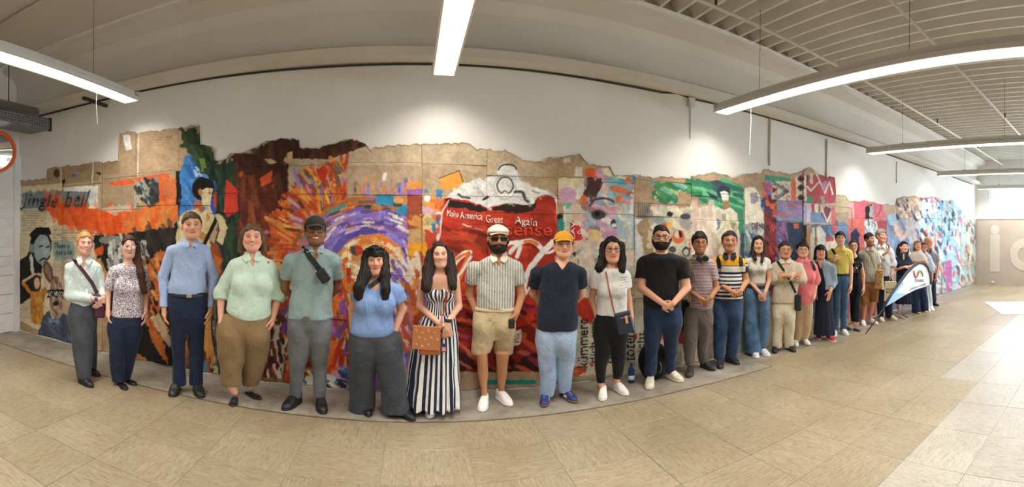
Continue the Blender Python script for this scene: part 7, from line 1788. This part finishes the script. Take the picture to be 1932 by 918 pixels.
s = PP[22] = figure('woman with wavy black hair in a navy shirt dress by the banner', CK, 1704, 598,
    dict(top=153, chin=234, u=604, w=58, skin='#e0b09a', yaw=26, smile=.5, brow='#1a1311', female=True),
    [(246, 580, 626, .8), (258, 556, 642, .7), (280, 548, 652, .64), (340, 552, 650, .7), (392, 550, 650, .68)],
    [dict(sh=(530, 272), el=(542, 368, -.02), wr=(612, 350, -.22), dir=(1, 0, .1), n=(0, .3, -1), hand='wrap'), dict(sh=(664, 275), el=(668, 350, .02), wr=(655, 345, -.20), dir=(.6, -.2, .2), n=(0, .3, -1), hand='wrap')],
    skirt=[(382, 548, 650), (470, 541, 656), (560, 540, 668), (637, 540, 676)], far=True,
    top=dict(mat=cloth('dress_ink', '#20283a'), sleeve=.60, sg=.024, neck=('v', .12, .4), collar=dict(k=1.0), name='dress_bodice'),
    bottom=dict(kind='skirt', name='dress_skirt', mat=cloth('dress_ink', '#20283a'), ratio=.7, folds=12, fold=.010), bust=[(575, 335, 30, -.08), (622, 335, 30, -.08)],
    legs=[[(600, 545, 580), (680, 551, 578), (728, 556, 575)], [(600, 582, 612), (680, 583, 606), (722, 586, 604)]],
    shoes=[(588, 747, 26, 'flat', '#b39f86', '#a08d74', .24), (627, 740, 32, 'flat', '#b39f86', '#a08d74', .24)])
hair(s, 'long', '#14100f', side=-.09, back=-.11, front=.078, t=.017, locks=lock(s, [(572, 185, .0), (560, 215, -.01), (556, 248, -.02)], 19, .9, .9) + lock(s, [(622, 195, .01), (630, 220, .0), (628, 250, -.02)], 15, .9, .9))

s = PP[23] = figure('woman in a white tee and wide navy trousers behind the banner', CK, 1730, 589,
    dict(top=145, chin=213, u=711, w=52, skin='#d8a287', yaw=22, smile=.3, brow='#5a442f', female=True),
    [(222, 690, 732, .8), (236, 672, 754, .7), (255, 660, 764, .64), (310, 662, 760, .68), (440, 662, 764, .68)],
    [dict(sh=(645, 248), el=(652, 315, .0), wr=(700, 304, -.22), dir=(1, 0, .1), n=(0, .3, -1), hand='wrap'), dict(sh=(778, 248), el=(784, 320, .02), wr=(765, 300, -.2), dir=(-1, 0, .2), n=(0, .3, -1), hand='wrap')],
    legs=[[(530, 660, 732), (620, 665, 736), (706, 672, 736)], [(530, 714, 785), (620, 724, 800), (694, 735, 802)]],
    hips=[(430, 662, 768), (500, 660, 775), (540, 660, 782)], far=True,
    top=dict(mat=cloth('tee_offwhite', '#d8d4ce'), sleeve=.6, sg=.028, neck=('round', .02), name='tee_shirt'),
    bottom=dict(kind='trousers', mat=cloth('trousers_royal', '#202e4d'), amp=.010),
    shoes=[(722, 712, 14, 'flat', '#c99f80', '#b58d70', .23), (775, 700, 20, 'flat', '#c99f80', '#b58d70', .23)])
hair(s, 'bob', '#7d5f42', side=-.08, back=-.11, front=.078, t=.012, locks=lock(s, [(690, 170, .0), (684, 205, .0), (683, 222, .0)], 11, .9, .9))

s = PP[24] = figure('person in a light blue shirt and pale trousers, half hidden behind the banner', CK, 1749, 584,
    dict(top=160, chin=226, u=762, w=48, skin='#c88f74', yaw=10, smile=.2, brow='#3a2a22', female=True),
    [(234, 744, 782, .8), (246, 735, 800, .7), (264, 732, 812, .64), (340, 744, 812, .68), (440, 748, 814, .66)],
    [dict(sh=(722, 256), el=(730, 340, .05), wr=(742, 420, .05), n=(1, 0, 0)), dict(sh=(822, 256), el=(828, 345, .03), wr=(828, 428, -.02), n=(-1, .2, 0))],
    legs=[[(470, 748, 792), (560, 756, 798), (684, 770, 812)], [(470, 780, 818), (560, 790, 826), (684, 800, 840)]],
    hips=[(430, 750, 814), (460, 748, 816), (490, 748, 818)], far=True,
    top=dict(mat=cloth('shirt_skyblue', '#c3d2e2', '#a9bfd8', 'floral', 40), sleeve=1.5, sg=.024, neck=('v', .08, .4), collar=dict(k=1.0)),
    bottom=dict(kind='trousers', mat=cloth('trousers_ice', '#c9d2d6')),
    shoes=[(796, 694, 20, 'sneaker', '#e4e2de', '#d8d5cf', .24), (826, 690, 24, 'sneaker', '#e4e2de', '#d8d5cf', .24)])
hair(s, 'short', '#4a3527', side=-.05, back=-.09, t=.010); glasses(s, '#3a2c2a', .050, .034, .0020)

s = PP[25] = figure('bald man in a grey polo and dark trousers at the end of the row', CK, 1758, 577,
    dict(top=113, chin=203, u=796, w=62, skin='#cf987a', yaw=42, smile=.1, brow='#7a5c48'),
    [(216, 776, 822, .8), (230, 766, 846, .7), (250, 764, 862, .64), (310, 768, 858, .7), (402, 770, 856, .68)],
    [dict(sh=(748, 245), el=(756, 335, .06), wr=(762, 415, .05), n=(1, 0, 0)), dict(sh=(884, 245), el=(874, 335, .02), wr=(867, 403, -.04), n=(-1, .2, 0))],
    legs=[[(470, 772, 822), (560, 780, 826), (640, 790, 832)], [(470, 810, 858), (560, 820, 862), (640, 828, 862)]],
    hips=[(395, 772, 856), (450, 772, 856), (480, 772, 858)], far=True,
    top=dict(mat=cloth('polo_grey', '#92949e'), sleeve=.58, sg=.026, neck=('v', .07, .5), collar=dict(mat=cloth('collar_dark', '#4a4c55'))),
    bottom=dict(kind='trousers', mat=cloth('trousers_graphite', '#343945')),
    shoes=[(815, 650, 20, 'shoe', '#26282e', '#1a1b1f', .26), (852, 652, 46, 'shoe', '#26282e', '#1a1b1f', .26)])
# ================================================================== things carried, worn loose or standing by
def at_person(s, name, label, cat):
    e = empty(name, tuple(s.e.location), s.e.rotation_euler[2]); tag(e, label, cat); return e
def cbox(s, e, name, u0, u1, v0, v1, y0, y1, mat, b=.012, rot=0.0):
    a = s.pt(u0, v1, y0); c = s.pt(u1, v0, y0); cx_, cz = (a[0] + c[0]) / 2, (a[2] + c[2]) / 2
    q = MB().bbox((a[0] - cx_, y0, a[2] - cz), (c[0] - cx_, y1, c[2] - cz), min(b, (y1 - y0) * .3, (c[0] - a[0]) * .3))
    cr, sr = math.cos(rot), math.sin(rot)
    q.v = [(cx_ + x * cr - z * sr, y, cz + x * sr + z * cr) for x, y, z in q.v]
    return q.build(name, mat, e)
def body_top(s): return lambda P: np.minimum(s.f_top(P), s.f_body(P))
K_BLK = plain('strap_black', '#151517', .7); K_TAN = plain('leather_tan', '#a0552b', .5, var=.1, nsc=25); K_NAVY = plain('leather_navy', '#20293c', .45); K_BUR = plain('strap_burgundy', '#4a1f33', .7)
M_LEO = cloth('leopard_cloth', '#b08a52', '#2a2018', 'leopard', 60); M_CREAM = cloth('tote_canvas', '#d6c9a6', bmp=.15)

s = PP[1]; e = at_person(s, 'shoulder_bag', 'burgundy shoulder bag on a wide strap across the mint shirt', 'bag')
s.draped([(96, 248), (140, 300), (185, 360), (208, 410)], .040, .006, K_BUR, 'strap', e, body_top(s)); cbox(s, e, 'pouch', 196, 248, 420, 535, -.135, -.055, K_BUR)
for (wu, wv, wy, col) in ((205, 441, -.17, '#2b4a86'),):
    p = s.pt(wu, wv, wy); MB().bbox((p[0] - .018, p[1] - .040, p[2] - .022), (p[0] + .018, p[1] - .026, p[2] + .022), .005).build('watch', plain('watch_blue', col, .4), s.e)

s = PP[5]; e = at_person(s, 'sling_bag', 'small black sling bag across the grey-green shirt', 'bag')
s.draped([(132, 164), (160, 205), (200, 255), (240, 305)], .050, .007, K_BLK, 'strap', e, body_top(s)); cbox(s, e, 'pouch', 196, 240, 262, 322, -.215, -.165, K_BLK, .012, .62)

s = PP[6]; e = at_person(s, 'crossbody_strap', 'black bag strap slung across the neckline of the blue top', 'strap')
s.draped([(474, 292), (445, 312), (412, 332)], .040, .006, K_BLK, 'band', e, body_top(s))

s = PP[7]; e = at_person(s, 'handbag', 'square tan leather handbag with ringed flap against the striped dress', 'bag')
s.draped([(216, 322), (206, 380), (194, 440)], .018, .006, K_TAN, 'strap', e, body_top(s))
a_, c_ = s.pt(194, 440, -.165), s.pt(182, 495, -.27); MB().strap([a_, (a_ + c_) / 2, c_], [(0, -1, 0)] * 3, .018, .006).build('strap', K_TAN, e)
cbox(s, e, 'pouch', 92, 188, 505, 614, -.275, -.20, K_TAN); fl = cbox(s, e, 'flap', 62, 184, 484, 590, -.29, -.277, plain('suede_tan', '#a8683a', .75, var=.08, nsc=40), .004, -.06)
for k in range(11):
    u, v = 80 + (k % 4) * 27 + (k // 4 % 2) * 13, 504 + (k // 4) * 30 + (k % 2) * 8; p = s.pt(u, v, -.293); MB().tube([(p[0] + .008 * math.cos(t), p[1], p[2] + .008 * math.sin(t)) for t in np.linspace(0, 6.2832, 11)], .0018, 5, False).build('eyelet', plain('eyelet_pale', '#e3cfae', .4), fl, True)
cbox(s, e, 'tag', 190, 214, 560, 598, -.262, -.257, plain('tag_navy', '#27304a', .6), .002); cbox(s, e, 'tag_print', 195, 212, 576, 594, -.2645, -.2622, plain('tag_pink', '#d98a92', .6), .001)
p = s.pt(222, 458, -.205); MB().lathe([(.030, -.012), (.034, -.010), (.034, .010), (.030, .012)], tuple(p), 14).build('watch', plain('watch_dark', '#23262c', .4, .5), s.e, True)

s = PP[8]; e = at_person(s, 'phone_case', 'black phone case held against the khaki shorts', 'phone case'); cbox(s, e, 'shell', 489, 517, 452, 495, -.155, -.125, K_BLK, .008)
s = PP[10]; e = at_person(s, 'crossbody_bag', 'navy leather crossbody bag on a brown strap over black trousers', 'bag')
s.draped([(410, 232), (425, 310), (443, 390), (456, 438)], .014, .005, K_TAN, 'strap', e, body_top(s)); pk = cbox(s, e, 'pouch', 462, 544, 432, 536, -.245, -.175, K_NAVY, .014, .24); cbox(s, e, 'zip', 482, 536, 452, 457, -.252, -.246, plain('zip_copper', '#b9805a', .4, .5), .001, .24); cbox(s, e, 'tassel', 506, 518, 448, 486, -.258, -.250, plain('tassel_pink', '#cf9a80', .6), .002, .18)
for k in range(5):
    s.draped([(480 - k % 2 * 4, 262 + k * 12), (514 - (k * 7) % 14, 258 + k * 12)], .004, .001, plain('print_ink', '#3a3c44', .8), 'print', s.top_o, s.f_top, off=.001)

s = PP[12]; e = at_person(s, 'headphones', 'black headphones resting round the neck of the striped shirt man', 'headphones')
nb = s.neck_base; MB().tube([(nb[0] + .085 * math.cos(t), nb[1] - .02 + .085 * math.sin(t), nb[2] + .022) for t in np.linspace(-.35, math.pi + .35, 16)], .010, 8).build('headband', K_BLK, e, True)
for u in (398, 431):
    c = s.pt(u, 211, -.125); q = MB().lathe([(.020, -.016), (.036, -.014), (.040, 0), (.036, .012), (.018, .016)], (0, 0, 0), 16); q.v = [(c[0] + x, c[1] + z, c[2] + y) for x, y, z in q.v]; q.build('ear_cup', plain('plastic_black', '#1b1b1d', .4), e, True)
e = at_person(s, 'tote_bag', 'leopard strapped black bag hanging behind the striped shirt man', 'bag'); s.draped([(350, 215), (349, 300), (350, 380), (350, 425)], .045, .006, M_LEO, 'strap', e, s.f_top); cbox(s, e, 'pouch', 308, 356, 425, 585, .10, .20, K_BLK, .02)
s = PP[13]; e = at_person(s, 'backpack', 'black backpack worn over the yellow and navy polo', 'backpack')
s.draped([(494, 202), (500, 230), (504, 258)], .055, .008, K_BLK, 'strap', e, s.f_top); s.draped([(606, 202), (610, 225), (612, 245)], .055, .008, K_BLK, 'strap', e, s.f_top); cbox(s, e, 'pack', 490, 628, 210, 395, .11, .18, K_BLK, .03)
s = PP[15]; e = at_person(s, 'crossbody_bag', 'black crossbody bag hanging beside the beige shirt', 'bag'); s.draped([(290, 246), (330, 300), (370, 365), (408, 445)], .034, .006, K_BLK, 'strap', e, s.f_top); cbox(s, e, 'pouch', 404, 446, 462, 568, -.10, -.03, K_BLK, .016)
s = PP[16]; e = at_person(s, 'backpack', 'dark backpack worn over the coral pink shirt', 'backpack'); s.draped([(506, 246), (520, 275), (530, 305)], .045, .007, K_BLK, 'strap', e, s.f_top); cbox(s, e, 'pack', 425, 525, 260, 430, .11, .18, K_BLK, .03)
s = PP[18]; e = at_person(s, 'shoulder_bag', 'dark bag slung from the shoulder of the yellow polo man', 'bag'); s.draped([(34, 206), (55, 236), (72, 262)], .04, .006, K_BLK, 'strap', e, s.f_top); cbox(s, e, 'pouch', -2, 46, 520, 690, .12, .22, plain('bag_grey', '#3d4450', .7), .02)
s.dot(s.top_o, *s.X(150, 258), .022, '#5fae4a', 'badge')
s = PP[19]
for k, (u, v, c, r_) in enumerate([(232, 352, '#d8d2d0', .022), (218, 366, '#b9a8b0', .018), (244, 335, '#c86a86', .014), (238, 372, '#c86a86', .014), (226, 340, '#8a8a90', .013), (210, 352, '#d8d2d0', .014), (242, 386, '#b04a6a', .012), (222, 384, '#cfc9c8', .014)]): s.dot(s.top_o, *s.X(u, v), r_, c, 'flower')
s = PP[20]; e = at_person(s, 'leopard_bag', 'leopard print shoulder bag over the striped shirt', 'bag'); s.draped([(322, 206), (350, 270), (380, 360)], .028, .006, plain('strap_olive', '#8f8a70', .7), 'strap', e, s.f_top); cbox(s, e, 'pouch', 376, 436, 368, 528, -.20, -.13, M_LEO, .03, -.12); cbox(s, e, 'lining', 424, 446, 400, 530, -.185, -.135, M_CREAM, .01, .1)
s = PP[21]; e = at_person(s, 'tote_bag', 'cream canvas tote bag with black letters hanging from a hand', 'bag'); cbox(s, e, 'pouch', 450, 545, 462, 620, -.15, -.11, M_CREAM, .01, -.03)
for u in (492, 528):
    a_, b_ = s.pt(u - 8, 464, -.13), s.pt(513, 418, -.055); MB().tube([a_, (a_ + b_) / 2 + np.array([0, -.015, 0]), b_], .006, 6).build('handle', M_CREAM, e, True)
me, co = text_mesh('ZIT'); lo, hi = co.min(0), co.max(0); P3 = []
for x, y, z in co:
    p = s.pt(462 + (x - lo[0]) / (hi[0] - lo[0]) * 62, 552 - (y - lo[1]) / (hi[1] - lo[1]) * 32, -.152); P3.append((p[0], p[1] - .002 * (z - lo[2]) / (hi[2] - lo[2]), p[2]))
me.vertices.foreach_set('co', np.array(P3, dtype=np.float32).ravel()); me.update(); me.materials.clear(); obj('lettering', me, plain('print_black', '#1c1a18', .7), e)['kind'] = 'stuff'

# button plackets on the shirts
for i_, u, v0, v1, sh_ in ((3, 180, 178, 386, None), (4, 470, 262, 488, None), (5, 186, 258, 464, None), (15, 345, 275, 505, None), (16, 462, 285, 510, None), (20, 340, 235, 462, None), (21, 452, 245, 420, None), (1, 160, 300, 455, None)):
    q_ = PP[i_]; q_.draped([(u, v0), (u, (v0 + v1) / 2), (u, v1)], .030, .003, q_.top_o.data.materials[0], 'placket', q_.top_o, q_.f_top, off=.0)
# backpack and water bottle on the floor
def floor_e(name, px, py, label, cat):
    g = on_floor(px, py); e = empty(name, (g.x, g.y, .001), -math.atan2(g.x, g.y)); tag(e, label, cat); return e
e = floor_e('backpack', 1233, 713, 'black backpack standing on the floor behind the black tee man', 'backpack')
def fpk(P): return smin(ellip(P, (0, .02, .20), (.185, .10, .23)), ellip(P, (.02, -.07, .15), (.13, .05, .13)), .03)
def fpk2(P): return np.maximum(fpk(P), .001 - P[:, 2])
V_, Q_ = surface(fpk2, (-.24, -.17, -.02), (.24, .17, .48), .012); qmesh('pack', V_, Q_, cloth('pack_black', '#131315'), e)
MB().tube([(.06 + .03 * math.cos(t), -.118, .16 + .06 * math.sin(t)) for t in np.linspace(-1.4, 1.4, 12)], .007, 6).build('strap_trim', plain('trim_brown', '#8a5430', .6), e, True)
e = floor_e('water_bottle', 1191, 721, 'blue plastic water bottle standing by the black backpack', 'bottle')
m, nt, b = nmat('bottle_plastic'); b.inputs['Base Color'].default_value = (*lin('#3f5f9a'), 1); b.inputs['Roughness'].default_value = .15; b.inputs['Transmission Weight'].default_value = .6; b.inputs['IOR'].default_value = 1.2
MB().lathe([(.034, 0), (.038, .006), (.038, .13), (.036, .15), (.022, .178), (.014, .186), (.014, .196)], n=18).build('flask', m, e, True); MB().lathe([(.017, .196), (.017, .214), (.015, .217)], n=14).build('bottle_cap', plain('cap_navy', '#1f2c55', .4), e, True); MB().lathe([(.0388, .035), (.0388, .085)], n=18).build('wrapper', plain('wrap_white', '#cfd6e0', .5), e, True)

# teardrop banner held low in front of the far group
def bp(x, y, off=0.0):
    d = 7.65 + (x - 1633) / 123 * 1.5 - off; r_ = ray(x, y); k = d / math.hypot(r_.x, r_.y); return Vector((r_.x * k, r_.y * k, HC + r_.z * k))
b0 = bp(1633, 633); b0.z = max(b0.z, .012); e = empty('teardrop_banner', tuple(b0)); tag(e, 'teardrop advertising banner with dark edge, white and light blue cloth', 'banner')
def bl(x, y, off=0.0): return bp(x, y, off) - b0
edge = [(1666, 581), (1682, 554), (1697, 533), (1711, 514), (1723, 502), (1734, 495), (1743, 496), (1750, 503), (1754, 514), (1756, 526), (1756, 536)]; low = [(1744, 541), (1728, 546), (1708, 556), (1688, 568)]
nv_ = Vector((math.sin(1.09), math.cos(1.09), 0)) * .004
MB().prism([bl(*p) for p in edge + low], nv_).build('cloth', plain('banner_white', '#e6eaf2', .6, var=.02), e)
MB().prism([bl(*p, .004) for p in [(1666, 581), (1682, 554), (1697, 533), (1702, 528), (1712, 548), (1708, 556), (1688, 568)]], nv_).build('blue_panel', plain('banner_blue', '#a6cdea', .6, var=.03), e)
pth = [bl(*p, .006) for p in edge]; MB().tube(pth, [.028] * len(pth), 8).build('sleeve', plain('banner_edge', '#3a4252', .7), e, True)
MB().tube([Vector((0, 0, 0)), bl(1649, 608), bl(1666, 581)], [.009, .011, .013], 8).build('pole', plain('pole_black', '#1d1e22', .4, .3), e, True); MB().tube([Vector((0, 0, 0)) , bl(1637, 627)], [.007, .008], 8).build('pole_tip', plain('pole_steel', '#b9bcc0', .3, .8), e, True)
for nm, pts, col in (('logo_stroke', [(1724.5, 511), (1725.5, 519), (1728, 523.5), (1731, 521), (1732, 515)], '#cf4a4e'), ('logo_stroke', [(1732, 515), (1733.5, 510.5), (1736, 510)], '#5fb5cf'), ('logo_stroke', [(1736, 510), (1739, 512), (1741, 517), (1741.5, 521)], '#8ac07a'), ('logo_stroke', [(1731, 521), (1733, 514), (1735, 510.5)], '#e0874a')):
    MB().tube([bl(*p, .016) for p in pts], .014, 6).build(nm, plain('logo_' + col.strip('#'), col, .6), e, True)
me, co = text_mesh('ENBE'); lo, hi = co.min(0), co.max(0); P3 = []
for x, y, z in co:
    p = bl(1726.5 + (x - lo[0]) / (hi[0] - lo[0]) * 17, 531 - (y - lo[1]) / (hi[1] - lo[1]) * 4.2, .010 + .003 * (z - lo[2]) / (hi[2] - lo[2])); P3.append(tuple(p))
me.vertices.foreach_set('co', np.array(P3, dtype=np.float32).ravel()); me.update(); me.materials.clear(); obj('lettering', me, plain('banner_ink', '#4a4f58', .7), e)['kind'] = 'stuff'
for k in range(3): MB().tube([bl(1715 + k * 2, 548 - k * 2.6, .010), bl(1747, 533.5 + k * 1.6, .010)], .006, 5).build('text_line', plain('banner_text', '#9aa2ae', .7), e)
